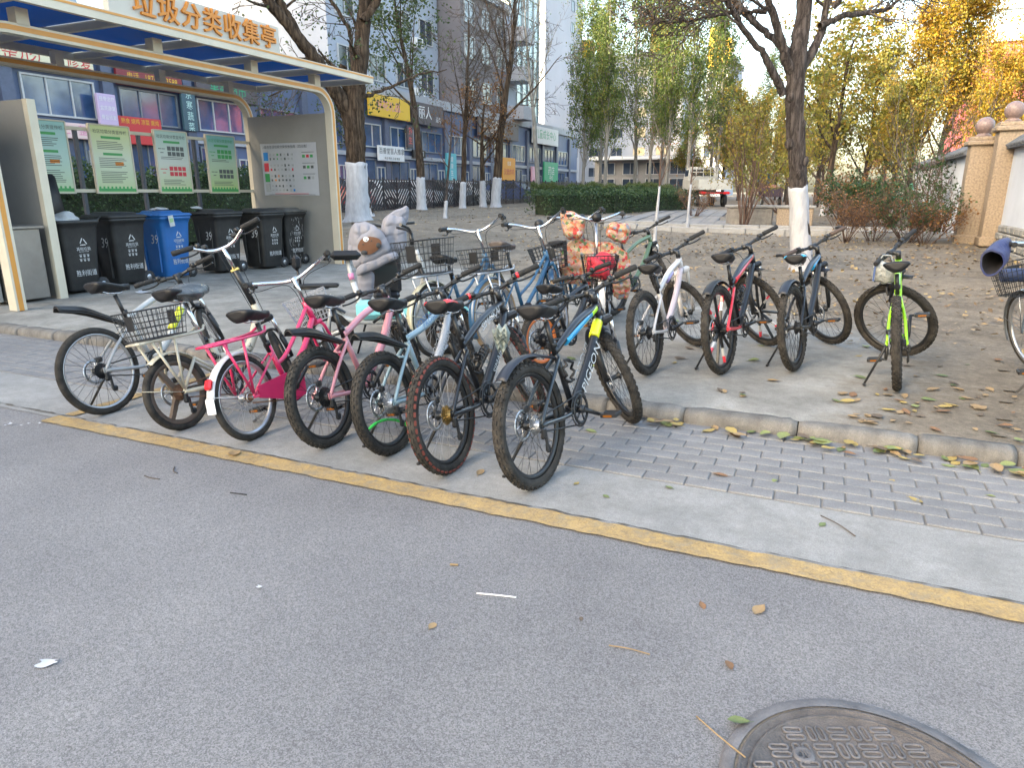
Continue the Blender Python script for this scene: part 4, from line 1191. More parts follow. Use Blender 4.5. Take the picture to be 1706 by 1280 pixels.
hedge('dark green hedge behind the kiosk posters and bins', [(-14.2, 6.0), (-14.2, 16.8)], 1.3, 1.75, 26000, leaf_hedge, .065, 84)
# ------------------------------------------------------------------ waste sorting kiosk
KG = .108
cream = mat('kiosk_cream', (.54, .485, .385), .45, var=.08, vs=3, bump=.05, bs=20)
k_orange = mat('kiosk_orange', (.55, .24, .045), .45, var=.06)
k_grey = mat('kiosk_panel_grey', (.25, .24, .222), .5, var=.1, vs=1.4)
steel = mat('stainless_steel', (.30, .29, .275), .32, .85, var=.15, vs=2)
k_white = mat('kiosk_sign_white', (.47, .44, .385), .5, var=.04)
k_char = mat('kiosk_sign_orange', (.58, .20, .015), .5)
bm_ = bpy.data.materials.new('blue_roof_sheet'); bm_.use_nodes = True
_n, _l = bm_.node_tree.nodes, bm_.node_tree.links
_b = _n['Principled BSDF']
_b.inputs['Base Color'].default_value = (.018, .10, .24, 1); _b.inputs['Roughness'].default_value = .18
_t = _n.new('ShaderNodeBsdfTranslucent'); _t.inputs[0].default_value = (.03, .17, .36, 1)
_m = _n.new('ShaderNodeMixShader'); _m.inputs[0].default_value = .6
_tc = _n.new('ShaderNodeTexCoord'); _nz = _n.new('ShaderNodeTexNoise'); _nz.inputs['Scale'].default_value = 1.6
_l.new(_tc.outputs['Object'], _nz.inputs[0])
_r = _n.new('ShaderNodeMapRange'); _r.inputs['To Min'].default_value, _r.inputs['To Max'].default_value = .4, .8
_l.new(_nz.outputs['Fac'], _r.inputs[0]); _l.new(_r.outputs[0], _m.inputs[0])
_l.new(_b.outputs[0], _m.inputs[1]); _l.new(_t.outputs[0], _m.inputs[2]); _l.new(_m.outputs[0], _n['Material Output'].inputs[0])

kiosk = thing('waste_kiosk', 'cream roofed waste sorting kiosk with blue roof sheets and rounded frame', 'kiosk', (0, 0, 0))
def arch_path(y0, y1, z0, z1, rad, n=8):
    P = [(y0, z0)]
    for i in range(n + 1):
        a = math.pi - i / n * math.pi / 2
        P.append((y0 + rad + rad * math.cos(a), z1 - rad + rad * math.sin(a)))
    for i in range(n + 1):
        a = math.pi / 2 - i / n * math.pi / 2
        P.append((y1 - rad + rad * math.cos(a), z1 - rad + rad * math.sin(a)))
    P.append((y1, z0))
    return np.array(P)
def sweep(P, x0, x1, w0, w1, mb=None, mi=0):
    """rectangle swept along a path in the YZ plane: x0..x1 deep, from w0 to w1 across the path"""
    tg = np.gradient(P, axis=0); tg /= np.linalg.norm(tg, axis=1)[:, None]
    nn = np.stack([-tg[:, 1], tg[:, 0]], 1)
    mb = mb or MB()
    V = []
    for p, n in zip(P, nn):
        a, b = p + n * w0, p + n * w1
        V += [(x0, *a), (x1, *a), (x1, *b), (x0, *b)]
    F = [(i * 4 + j, i * 4 + (j + 1) % 4, i * 4 + 4 + (j + 1) % 4, i * 4 + 4 + j) for i in range(len(P) - 1) for j in range(4)]
    F += [(3, 2, 1, 0), tuple(len(V) - 4 + j for j in range(4))]
    return mb.add(V, F, mi)
for x, y0, y1, zt in ((-8.3, 4.78, 10.56, 3.10), (-10.25, 4.85, 10.62, 3.08)):
    P = arch_path(y0, y1, KG, zt, .38)
    a = sweep(P, x - .07, x + .07, -.055, .055).build('arch_frame', cream, kiosk)
    sweep(P, x + .066, x + .074, -.022, .03).build('orange_stripe', k_orange, a)
MB().box((-9.27, 10.56, 1.43), (1.86, .05, 2.64)).build('end_panel', k_grey, kiosk)
MB().box((-9.5, 5.6, 1.28), (1.4, .06, 2.35)).box((-8.77, 5.6, 1.28), (.08, .1, 2.35), 1).build('partition', [k_grey, cream], kiosk)
MB().box((-9.5, 4.9, 1.3), (1.4, .04, 2.3)).build('near_panel', k_grey, kiosk)
for z in (1.42, 2.30):
    MB().box((-10.24, 8.1, z), (.05, 5.0, .05)).build('poster_rail', cream, kiosk)
for yy in (7.15, 8.2, 9.28):
    MB().box((-10.27, yy, 1.2), (.05, .05, 2.2)).build('rail_post', mat('rail_post_dark', (.05, .055, .07), .5), kiosk)
cb = MB().box((-9.05, 5.2, .56), (.6, .5, .84), bev=.01).box((-9.05, 5.2, .995), (.68, .58, .04), bev=.01)
cb.build('steel_cabinet', steel, kiosk)
# roof
rf = MB().box((-7.93, 7.6, 3.37), (.07, 7.5, .12)).box((-10.65, 7.6, 3.37), (.07, 7.5, .12)).box((-9.29, 11.32, 3.37), (2.66, .06, .12)).box((-9.29, 3.88, 3.37), (2.66, .06, .12))
for yy in (5.1, 6.35, 7.6, 8.85, 10.1): rf.box((-9.29, yy, 3.36), (2.66, .06, .09))
rf.box((-9.29, 7.6, 3.34), (.06, 7.4, .05))
ro = rf.build('roof_frame', cream, kiosk)
MB().box((-7.892, 7.6, 3.405), (.006, 7.5, .025)).build('orange_stripe', k_orange, ro)
for i, yy in enumerate((4.49, 5.72, 6.97, 8.22, 9.47, 10.71)):
    w = 1.17
    if i in (0, 5): w = 1.13
    MB().box((-9.29, yy, 3.415), (2.64, w, .012)).build('roof_sheet', bm_, kiosk)
for yy in (5.35, 7.05, 8.75, 10.2):
    MB().box((-8.3, yy, 3.235), (.14, .14, .17)).build('roof_block', cream, kiosk)
    MB().box((-10.25, yy, 3.222), (.12, .12, .19)).build('roof_block', cream, kiosk)
sg = MB().box((-8.01, 7.62, 3.60), (.1, 2.84, .42), bev=.01).build('sign_board', k_white, kiosk)
_c = bpy.data.curves.new('c', 'FONT'); _c.body = '垃圾分类收集亭'; _c.offset = .012; _c.resolution_u = 2; _c.align_x = _c.align_y = 'CENTER'; _c.extrude = .05
_o = bpy.data.objects.new('c', _c)
for i, ch in enumerate('垃圾分类收集亭'):
    _c.body = ch
    _me = bpy.data.meshes.new_from_object(_o)
    _me.materials.clear(); _me.materials.append(k_char)
    link('sign_character', _me, sg, FACE(-7.945, 6.68 + i * .352, 3.605, 90) @ RZ(-2) @ Matrix.Diagonal((.325, .335, .33, 1)))
bpy.data.objects.remove(_o)

# poster boards: flat printed sheets on boards
ink = mat('ink_dark', (.10, .11, .11), .6)
ink_g = mat('ink_green', (.06, .32, .10), .6)
ink_r = mat('ink_red', (.60, .05, .07), .6)
ink_b = mat('ink_blue', (.02, .20, .52), .6)
ink_o = mat('ink_orange', (.75, .25, .05), .6)
def print_bg(name, top, mid, bot):
    m = bpy.data.materials.new(name); m.use_nodes = True
    N, L = m.node_tree.nodes, m.node_tree.links
    tc = N.new('ShaderNodeTexCoord'); sp = N.new('ShaderNodeSeparateXYZ'); rp = N.new('ShaderNodeValToRGB')
    L.new(tc.outputs['Generated'], sp.inputs[0]); L.new(sp.outputs['Z'], rp.inputs[0]); L.new(rp.outputs[0], N['Principled BSDF'].inputs['Base Color'])
    rp.color_ramp.elements[0].color, rp.color_ramp.elements[1].color = (*bot, 1), (*top, 1)
    e = rp.color_ramp.elements.new(.5); e.color = (*mid, 1)
    N['Principled BSDF'].inputs['Roughness'].default_value = .35
    return m
BGS = [print_bg('poster_teal', (0.24, 0.47, 0.47), (0.40, 0.56, 0.51), (0.47, 0.56, 0.33)), print_bg('poster_lime', (0.51, 0.56, 0.24), (0.53, 0.58, 0.46), (0.46, 0.54, 0.28)),
       print_bg('poster_sky', (0.35, 0.51, 0.47), (0.54, 0.56, 0.51), (0.50, 0.56, 0.28)), print_bg('poster_mint', (0.19, 0.43, 0.43), (0.43, 0.54, 0.39), (0.43, 0.54, 0.20))]
def qd(mb, x0, x1, z0, z1, mi, X): mb.box((X, (x0 + x1) / 2, (z0 + z1) / 2), (.002, x1 - x0, z1 - z0), mi)
for i, (y0, y1, kind) in enumerate(((6.32, 6.95, 0), (7.32, 7.97, 0), (8.43, 9.06, 1), (9.48, 10.12, 2))):
    o = MB().box((0, 0, .48), (.03, y1 - y0, .97)).build('poster_board', BGS[i], kiosk, T(-10.19, (y0 + y1) / 2, 1.40))
    w = y1 - y0
    f = MB()
    for s in (-1, 1): f.box((.0, s * (w / 2 + .006), .48), (.045, .022, 1.0))
    f.box((0, 0, -.012), (.045, w, .02)).box((0, 0, .977), (.045, w, .02))
    f.build('poster_frame', cream, o)
    p = MB()
    X = .017
    p.text('社区垃圾分类宣传栏', .062, FACE(X + .001, 0, .88, 90), 0 if i != 3 else 1)
    qd(p, -w / 2 + .01, w / 2 - .01, .01, .055, 1, X)
    for j in range(9): qd(p, -w / 2 + .02 + j * .066, -w / 2 + .05 + j * .066, .055, .085, 1, X)
    def head(z): qd(p, -.16, .16, z - .018, z + .018, 1, X)
    def lines(z0, z1, x0=-.24, x1=.22):
        z = z1
        while z > z0:
            qd(p, x0, x1 - random.uniform(0, .14), z - .005, z + .004, 0, X)
            z -= .026
    def icons(z, n, c, rows=2):
        for a in range(n):
            for b in range(rows): qd(p, -.10 + a * .085, -.03 + a * .085, z - b * .085 - .033, z - b * .085 + .033, c, X)
        for q in range(3):
            an = q * 2.094 + 1.57
            p.box((X, -.21 + .04 * math.cos(an + 1.047), z - .03 + .04 * math.sin(an + 1.047)), (.002, .06, .012), c, M=None)
    if kind == 0:
        head(.80); lines(.62, .74); head(.56); lines(.36, .50); lines(.12, .30)
        qd(p, .02, .16, .40, .45, 4, X)
    elif kind == 1:
        head(.80); icons(.70, 4, 0); lines(.52, .56); icons(.38, 4, 2); lines(.12, .2)
    else:
        head(.80); icons(.70, 4, 1); lines(.52, .56); icons(.36, 4, 0); lines(.12, .18)
    tag(p.build('print', [ink, ink_g, ink_r, ink_b, ink_o], o), kind='stuff')
po = thing('notice_poster', 'white waste sorting poster with small icons on the kiosk end panel', 'poster', (-9.27, 10.53, 1.34))
MB().grid(lambda u, v: (-.66 + 1.3 * u, -.004 - .018 * max(0, 1 - u * 7) * max(0, v - .8) * 5 - .002 * math.sin(u * 9 + v * 4), .93 * v), 14, 10).build('sheet', mat('poster_paper', (.42, .425, .45), .5, var=.03), po)
p = MB()
def q2(x0, x1, z0, z1, mi): p.box(((x0 + x1) / 2, -.0085, (z0 + z1) / 2), (x1 - x0, .002, z1 - z0), mi)
p.text('东营市生活垃圾分类投放指南（四分类）', .062, FACE(-.08, -.010, .865, 0), 0)
for j, (z, c) in enumerate(((.70, 3), (.51, 2), (.32, 1), (.14, 5))):
    q2(-.61, -.50, z - .075, z + .075, c)
    for b in range(2):
        for a in range(7):
            x = -.44 + a * .085
            hh = random.uniform(.018, .032)
            c2 = random.choice([0, 0, 5, 5, (1, 2, 4, 3)[j]])
            q2(x - .022, x + .022 - random.uniform(0, .02), z + .038 - b * .075 - hh, z + .038 - b * .075 + hh * .5, c2)
    if j < 3:
        q2(.30, .58, z + .06, z + .068, 0)
        for a in range(3): q2(.31 + a * .09, .37 + a * .09, z - .03, z + .02, random.choice([0, 1, 2, 5]))
q2(-.4, .4, .028, .036, 2); q2(-.55, .55, .012, .018, 0)
tag(p.build('print', [ink, ink_g, ink_r, ink_b, ink_o, mat('ink_grey', (.35, .36, .36), .6)], po), kind='stuff')

# ------------------------------------------------------------------ wheeled bins
def rring(hx, hy, r, z, n=5):
    P = []
    for cx, cy, a0 in ((hx - r, hy - r, 0), (-hx + r, hy - r, 90), (-hx + r, -hy + r, 180), (hx - r, -hy + r, 270)):
        for i in range(n + 1):
            a = R_(a0 + 90 * i / n)
            P.append((cx + r * math.cos(a), cy + r * math.sin(a), z))
    return P
def loft(mb, rings, mi=0, sm=True, cap0=True, cap1=True):
    k = len(rings[0])
    V = [p for r_ in rings for p in r_]
    F = [(i * k + a, i * k + (a + 1) % k, (i + 1) * k + (a + 1) % k, (i + 1) * k + a) for i in range(len(rings) - 1) for a in range(k)]
    if cap0: F.append(tuple(range(k - 1, -1, -1)))
    if cap1: F.append(tuple((len(rings) - 1) * k + a for a in range(k)))
    return mb.add(V, F, mi, sm)
bin_black = mat('bin_black', (.011, .011, .012), .5, var=.35, vs=5, bump=.08, bs=60, col2=(.019, .0185, .018))
bin_blue = mat('bin_blue', (.01, .105, .32), .42, var=.14, vs=4, bump=.06, bs=60)
bin_lid = mat('bin_lid_dusty', (.028, .027, .026), .6, var=.35, vs=4)
bin_lid6 = mat('bin_lid_grey', (.085, .08, .072), .6, var=.35, vs=6)
stencil = mat('stencil_white', (.5, .5, .5), .7, var=.3, vs=25)
def make_bin(label, x, y, body, lidm, rz=0, lid_open=False, worn=False):
    t = thing('wheeled_bin', label, 'bin', (x, y, KG), R_(rz), 'wheeled bins in the kiosk')
    rings = [rring(.215, .205, .05, .035), rring(.225, .215, .06, .06)] + [rring(.225 + .055 * s, .215 + .055 * s, .06, .06 + .83 * s) for s in (.25, .5, .75, .93)]
    rings += [rring(.295, .285, .06, .895), rring(.305, .295, .06, .90), rring(.305, .295, .06, .94), rring(.285, .275, .05, .945)]
    if lid_open: rings += [rring(.27, .26, .05, .93), rring(.25, .24, .05, .70)]
    m = loft(MB(), rings)
    for s in (-1, 1): m.box((s * .14, -.248, .46), (.02, .03, .7), bev=.01)
    m.build('body', body, t)
    if not lid_open:
        l = loft(MB(), [rring(.315, .305, .05, .945), rring(.318, .308, .05, .965), rring(.30, .29, .06, .985), rring(.23, .225, .06, .99), rring(.21, .205, .06, 1.015), rring(.19, .185, .06, 1.022)])
        l.box((0, -.31, .96), (.3, .05, .03), bev=.01)
        l.build('lid', lidm, t)
    else:
        l = loft(MB(), [rring(.31, .34, .05, 0), rring(.315, .345, .05, .02), rring(.28, .31, .06, .045), rring(.2, .22, .06, .06)])
        l.build('lid', lidm, t, T(-.42, -.02, 1.22) @ RY(-100))
    MB().tube([(-.2, .31, .93), (-.2, .35, .95), (.2, .35, .95), (.2, .31, .93)], .014, 8).build('handle', body, t)
    for s in (-1, 1):
        w = MB().lathe([(.04, -.025), (.088, -.025), (.095, -.012), (.095, .012), (.088, .025), (.04, .025)], 20, M=RY(90)).build('wheel', tyre_black, t, T(s * .2, .265, .09))
        MB().lathe([(0, .02), (.04, .024), (.05, .0), (.04, -.024), (0, -.02)], 14, M=RY(90)).build('hub', hub_grey, w)
    # stencilled print: 39 on the near side, sorting mark and street name on the front
    q = MB()
    def F1(z): return FACE(.215 + .055 * (z - .06) / .83 + .018, -.0, z, 90) @ RX(-3.6)
    for a in range(3):
        an = R_(90 + a * 120)
        c = (.062 * math.cos(an + math.pi), .062 * math.sin(an + math.pi))
        M = F1(.66) @ T(.02 + c[0] * .5, .0 + c[1] * .5, 0) @ RZ(a * 120)
        q.box((-.008, 0, 0), (.075, .012, .001), M=M)
    q.text('其他垃圾' if body is not bin_blue else '可回收物', .05, F1(.575) @ T(.02, 0, 0))
    q.text('Residual Waste' if body is not bin_blue else 'Recyclable', .022, F1(.543) @ T(.02, 0, 0))
    for a in range(3):
        for b in range(2):
            M = F1(.49 - b * .055) @ T(.02 + (a - 1) * .052, 0, 0)
            q.box((0, 0, 0), (.036, .005, .001), M=M @ T(0, .015, 0)).box((0, 0, 0), (.028, .012, .001), M=M @ T(0, -.002, 0)).box((0, 0, 0), (.02, .006, .001), M=M @ T(0, -.015, 0))
    q.text('胜利街道', .085, F1(.26) @ T(.03, 0, 0), 0, .85)
    q.text('39', .19, FACE(.085, -(.215 + .055 * .62 + .012), .60, 0) @ RX(-3.8), 0, .8)
    if worn:
        for _ in range(60):
            z = random.uniform(.12, .85); a = random.uniform(-.19, .19)
            q.box((a, 0, 0), (random.uniform(.002, .005), random.uniform(.015, .07), .001), M=F1(z))
    q.build('stencil_print', stencil, t)
    return t
make_bin('black bin left in the row with open lid and white bags', -9.14, 6.02, bin_black, bin_black, 2, True)
make_bin('black bin between the open bin and the blue bin', -9.30, 6.86, bin_black, bin_lid, 0)
make_bin('blue recycling bin in the middle of the black bins', -9.34, 7.68, bin_blue, mat('bin_blue_lid', (.014, .12, .36), .45, var=.2, vs=4), 3)
make_bin('black bin just right of the blue bin', -9.22, 8.62, bin_black, bin_lid, -2)
make_bin('black bin second from the kiosk end panel', -9.04, 9.42, bin_black, bin_lid, 0)
make_bin('scuffed black bin with grey lid beside the kiosk end panel', -9.12, 10.08, bin_black, bin_lid6, 1, False, True)
bagm = mat('white_plastic_bag', (.42, .43, .44), .35, var=.12, vs=6, bump=.5, bs=25)
def blob(name, label, cat, loc, s, m, seed, amp=.25, nu=14, nv=20, tip=None):
    r = np.random.default_rng(seed)
    ph = r.uniform(0, 6.28, (6, 3)); fr = r.uniform(2, 5, (6, 3))
    def fn(u, v):
        th, a = math.pi * u, 2 * math.pi * v
        d = np.array([math.sin(th) * math.cos(a), math.sin(th) * math.sin(a), math.cos(th)])
        k = 1 + amp * sum(math.sin(float(fr[i] @ d) + ph[i, 0]) for i in range(6)) / 3
        if tip and d[2] > .8: k += tip * (d[2] - .8) * 5
        return tuple(d * k * np.array(s) + np.array([0, 0, s[2]]))
    o = MB().grid(fn, nu, nv).build(name, m)
    o.location = loc
    return tag(o, label, cat)
blob('plastic_bag', 'knotted white rubbish bag heaped in the open black bin', 'bag', (-9.05, 5.98, .95), (.17, .2, .085), bagm, 3, .3, tip=.5)
blob('plastic_bag', 'smaller white rubbish bag at the back of the open bin', 'bag', (-9.27, 6.12, .97), (.13, .14, .07), bagm, 4, .3)
blob('plastic_bag', 'clear plastic bag lying on the blue bin lid', 'bag', (-9.28, 7.6, 1.128), (.09, .12, .025), bagm, 5, .3)
blob('plastic_bag', 'crumpled white bag on the bin right of the blue bin', 'bag', (-9.4, 8.4, 1.13), (.07, .1, .025), bagm, 6, .3)
tg_ = MB().box((0, 0, 0), (.003, .09, .16), bev=.001).box((.003, 0, .01), (.002, .06, .06), 1).build('paper_tag', [bagm, mat('tag_green', (.25, .42, .2), .6)])
tg_.location = (-8.985, 7.55, .985); tg_.rotation_euler = (R_(8), 0, 0)
tag(tg_, 'small paper wrapper stuck on the front rim of the blue bin', 'litter')
# ------------------------------------------------------------------ bicycles
blackp = mat('black_plastic', (.010, .010, .011), .5, var=.25, vs=12)
blackm = mat('black_metal', (.012, .0125, .014), .4, .0, var=.25, vs=10)
rubber = mat('grip_rubber', (.010, .010, .0105), .75, var=.3, vs=40, bump=.3, bs=250)
tyre_m = mat('bike_tyre', (.014, .0133, .013), .88, spec=.25, var=.3, vs=12, bump=.25, bs=150, col2=(.045, .040, .035))
chrome = mat('chrome', (.62, .62, .64), .2, 1.0, var=.15, vs=10)
alu = mat('aluminium', (.50, .51, .53), .32, .9, var=.15, vs=8)
rust = mat('rusty_steel', (.16, .085, .05), .8, .2, var=.5, vs=25)
spoke_m = mat('spoke', (.30, .30, .31), .35, .8)
spoke_b = mat('spoke_black', (.04, .04, .042), .4, .5)
sad_m = mat('saddle_vinyl', (.008, .0082, .010), .5, spec=.35, var=.25, vs=15, bump=.08, bs=200)
refl_r = mat('red_reflector', (.55, .012, .02), .2, coat=.5)
refl_y = mat('yellow_reflector', (.62, .72, .02), .35)
refl_o = mat('amber_reflector', (.22, .075, .012), .25)
def fpaint(n, c, r=.3, coat=.5, var=.08): return mat('frame_' + n, c, r, coat=coat, var=var, vs=9)

MC = {}
def cached(key, fn):
    if key not in MC: MC[key] = fn()
    return MC[key]

def tyre_mesh(R, rt, knob, tm, km=None):
    def fn():
        m = MB()
        n = 52
        A = np.linspace(-2.5, 2.5, 11)
        m.lathe([(R - rt + rt * math.cos(a), rt * .98 * math.sin(a)) for a in A], n, 0, M=RX(90))
        if knob:
            N_ = 46
            for i in range(N_):
                an = 360 * i / N_
                for row, (w, ta) in enumerate(((0.0, 0), (-.55, .5), (.55, .5), (-1.0, .05), (1.0, .05))):
                    a2 = an + ta * 360 / N_
                    rad = R - rt + rt * math.cos(w)
                    M = RY(-a2) @ T(rad, rt * math.sin(w), 0) @ RZ(math.degrees(w))
                    m.box((.0012, 0, 0), (.006, .0105 if row else .012, .019 if row < 3 else .024), 1 if (km and row >= 3) else 0, M=M)
        return m.mesh('tyre', [tm] + ([km] if km else []))
    return cached(('tyre', R, rt, knob, tm.name, km.name if km else ''), fn)
def rim_mesh(R, rt, m, deep=.020):
    def fn():
        Ro = R - 2 * rt + .006
        return MB().lathe([(Ro, -.012), (Ro, .012), (Ro - .006, .013), (Ro - deep, .008), (Ro - deep - .002, 0), (Ro - deep, -.008), (Ro - .006, -.013), (Ro, -.012)], 48, 0, M=RX(90)).mesh('rim', m)
    return cached(('rim', R, rt, m.name, deep), fn)
def spoke_mesh(R, rt, kind, m, deep=.020, m2=None):
    def fn():
        b = MB()
        Ri = R - 2 * rt - deep + .008
        if kind == 'wire':
            n = 32
            for i in range(n):
                a = 2 * math.pi * i / n
                s = 1 if i % 2 else -1
                h = a + (.9 if (i // 2) % 2 else -.9)
                b.tube([(.022 * math.cos(h), s * .028, .022 * math.sin(h)), (Ri * math.cos(a), s * .003, Ri * math.sin(a))], .0014, 3, caps=False)
        else:
            n = kind
            for i in range(n):
                w0, w1 = (.036, .026) if n < 6 else (.018, .013)
                M = RY(-360.0 * i / n - 8)
                t = .014 if n < 6 else .010
                q2_ = m2 and i % 2 == 0
                for (x0, x1, mi) in ((.02, Ri * .55, 0), (Ri * .55, Ri * .8, 1 if q2_ else 0), (Ri * .8, Ri + .004, 2 if q2_ else 0)):
                    f0, f1 = w0 + (w1 - w0) * x0 / Ri, w0 + (w1 - w0) * x1 / Ri
                    V = [(x0, -t, -f0 / 2), (x0, -t, f0 / 2), (x0, t, f0 / 2), (x0, t, -f0 / 2), (x1, -t * .8, -f1 / 2), (x1, -t * .8, f1 / 2), (x1, t * .8, f1 / 2), (x1, t * .8, -f1 / 2)]
                    b.add(V, [(0, 1, 2, 3), (7, 6, 5, 4), (0, 4, 5, 1), (1, 5, 6, 2), (2, 6, 7, 3), (3, 7, 4, 0)], mi, M=M)
        return b.mesh('spokes', [m] + (list(m2) if m2 else []))
    return cached(('spoke', R, rt, kind, m.name, deep, bool(m2)), fn)
def hub_mesh(m):
    return cached(('hub', m.name), lambda: MB().lathe([(.0, -.06), (.008, -.06), (.008, -.036), (.026, -.034), (.026, -.026), (.016, -.02), (.016, .02), (.026, .026), (.026, .034), (.008, .036), (.008, .06), (0, .06)], 16, 0, M=RX(90)).mesh('hub', m))
def disc_mesh():
    def fn():
        b = MB()
        b.lathe([(.062, -.001), (.08, -.001), (.08, .001), (.062, .001), (.062, -.001)], 30, 0, M=RX(90))
        for i in range(5): b.tube([(.018 * math.cos(i * 1.2566), 0, .018 * math.sin(i * 1.2566)), (.065 * math.cos(i * 1.2566 + .5), 0, .065 * math.sin(i * 1.2566 + .5))], .004, 4)
        return b.mesh('brake_disc', alu)
    return cached('disc', fn)
def cassette_mesh(m):
    def fn():
        b = MB()
        for i in range(6):
            r0 = .05 - i * .0055
            n = 22 - i * 2
            P = []
            for k in range(n * 2):
                a = math.pi * k / n
                rr_ = r0 + (.003 if k % 2 else -.002)
                P.append((rr_ * math.cos(a), rr_ * math.sin(a)))
            b.prism(P, i * .0055, i * .0055 + .002, 0, M=RX(90) @ T(0, 0, .022))
        b.lathe([(.036, .022), (.036, .024), (.02, .055)], 14, 0, M=RX(90))
        return b.mesh('cassette', m)
    return cached(('cass', m.name), fn)
def ring_mesh(rad, m):
    def fn():
        b = MB()
        b.lathe([(rad - .018, -.0025), (rad, -.0025), (rad, .0025), (rad - .018, .0025), (rad - .018, -.0025)], 36, 0, M=RX(90))
        b.lathe([(rad + .004, -.005), (rad + .012, -.005), (rad + .012, -.008), (rad + .004, -.008), (rad + .004, -.005)], 36, 0, M=RX(90))
        for i in range(5):
            a = i * 1.2566
            b.tube([(.012 * math.cos(a), 0, .012 * math.sin(a)), ((rad - .01) * math.cos(a), 0, (rad - .01) * math.sin(a))], .008, 5, flat=.4)
        b.lathe([(0, .02), (.022, .02), (.022, -.02), (0, -.02)], 14, 0, M=RX(90))
        return b.mesh('chainring', m)
    return cached(('ring', rad, m.name), fn)

def saddle_mesh(top, side, L=.26, W=.15, key=''):
    def fn():
        b = MB()
        n, k = 14, 14
        rings = []
        for i in range(n + 1):
            t = i / n                       # 0 rear .. 1 nose
            w = (W / 2) * (1 - t) ** 1.15 * (1 if t > .12 else .75 + 2 * t) + .021 * (1 if t < .93 else .65)
            z = .012 * math.cos(t * 3.0) - .01 * t + (.008 if t > .85 else 0)
            h = .034 * (1 - t) + .022
            R0 = []
            for j in range(k):
                a = 2 * math.pi * j / k
                cx, cz = math.cos(a), math.sin(a)
                yy = w * (abs(cx) ** .7) * (1 if cx > 0 else -1)
                zz = (z + .022 * abs(cz) ** .8) if cz > 0 else (z - h * abs(cz) ** .9)
                if cz <= 0: yy *= (1 - .45 * abs(cz))
                R0.append((-L * .55 + L * t, yy, zz))
            rings.append(R0)
        c0 = np.mean(rings[0], 0)
        rings = [[tuple(c0 + (np.array(q) - c0) * np.array([1, .55, .45]) + np.array([-.014, 0, .004])) for q in rings[0]], [tuple(c0 + (np.array(q) - c0) * np.array([1, .86, .82]) + np.array([-.009, 0, .001])) for q in rings[0]]] + rings
        n += 2
        V = [p for r0 in rings for p in r0]
        for i in range(n):
            for j in range(k):
                topf = (j + .5) / k < .5
                edge = topf and (j < 2 or j > k // 2 - 3) and 1 <= i < n * .55
                b.f.append((i * k + j, (i + 1) * k + j, (i + 1) * k + (j + 1) % k, i * k + (j + 1) % k))
                b.m.append(1 if (edge and side is not None) else 0); b.s.append(True)
        b.v.append(np.array(V)); b.n = len(V)
        b.f += [tuple(range(k)), tuple(n * k + j for j in range(k - 1, -1, -1))]; b.m += [0, 0]; b.s += [False, False]
        for s in (-1, 1): b.tube([(-.1, s * .028, -.035), (-.05, s * .022, -.05), (.03, s * .02, -.05), (.09, s * .008, -.03)], .0035, 6, 2)
        return b.mesh('saddle', [top, side or top, chrome])
    return cached(('saddle', top.name, side.name if side else '', L, W, key), fn)

def fender(mb, cx, cz, rad, a0, a1, w, mi=0, n=16, th=.003, y0=0.0, arch=.35):
    """curved strip round a wheel, angles in degrees from straight ahead, up through 90"""
    k = 6
    V = []
    for lay in (0, 1):
        for i in range(n + 1):
            a = R_(a0 + (a1 - a0) * i / n)
            for j in range(k + 1):
                s = j / k * 2 - 1
                rr_ = rad - arch * w * s * s * .5 + (th if lay else 0)
                V.append((cx + rr_ * math.cos(a), y0 + s * w / 2, cz + rr_ * math.sin(a)))
    m1 = (n + 1) * (k + 1)
    F = []
    for i in range(n):
        for j in range(k):
            q = (i * (k + 1) + j, i * (k + 1) + j + 1, (i + 1) * (k + 1) + j + 1, (i + 1) * (k + 1) + j)
            F += [q, tuple(m1 + x for x in q[::-1])]
        for j in (0, k): F.append((i * (k + 1) + j, (i + 1) * (k + 1) + j, m1 + (i + 1) * (k + 1) + j, m1 + i * (k + 1) + j))
    for i in (0, n):
        for j in range(k): F.append((i * (k + 1) + j, i * (k + 1) + j + 1, m1 + i * (k + 1) + j + 1, m1 + i * (k + 1) + j))
    return mb.add(V, F, mi, True)
def blade(mb, pts, ws, th=.006, mi=0, drop=.3):
    """tapered mudguard blade along points in the XZ plane"""
    k = 6
    P = np.array(pts, float)
    t = np.linspace(0, len(P) - 1, 13)
    Q = np.stack([np.interp(t, range(len(P)), P[:, c]) for c in range(2)], 1)
    for _ in range(2): Q[1:-1] = (Q[:-2] + 2 * Q[1:-1] + Q[2:]) / 4
    W = np.interp(t, range(len(P)), ws)
    V = []
    for lay in (0, 1):
        for q, w in zip(Q, W):
            for j in range(k + 1):
                s = j / k * 2 - 1
                V.append((q[0], s * w / 2, q[1] - drop * w * s * s * .6 - (th if lay else 0)))
    n = len(Q) - 1
    m1 = (n + 1) * (k + 1)
    F = []
    for i in range(n):
        for j in range(k):
            q = (i * (k + 1) + j, i * (k + 1) + j + 1, (i + 1) * (k + 1) + j + 1, (i + 1) * (k + 1) + j)
            F += [q[::-1], tuple(m1 + x for x in q)]
        for j in (0, k): F.append((i * (k + 1) + j, (i + 1) * (k + 1) + j, m1 + (i + 1) * (k + 1) + j, m1 + i * (k + 1) + j))
    for i in (0, n):
        for j in range(k): F.append((i * (k + 1) + j, i * (k + 1) + j + 1, m1 + i * (k + 1) + j + 1, m1 + i * (k + 1) + j))
    return mb.add(V, F, mi, True)
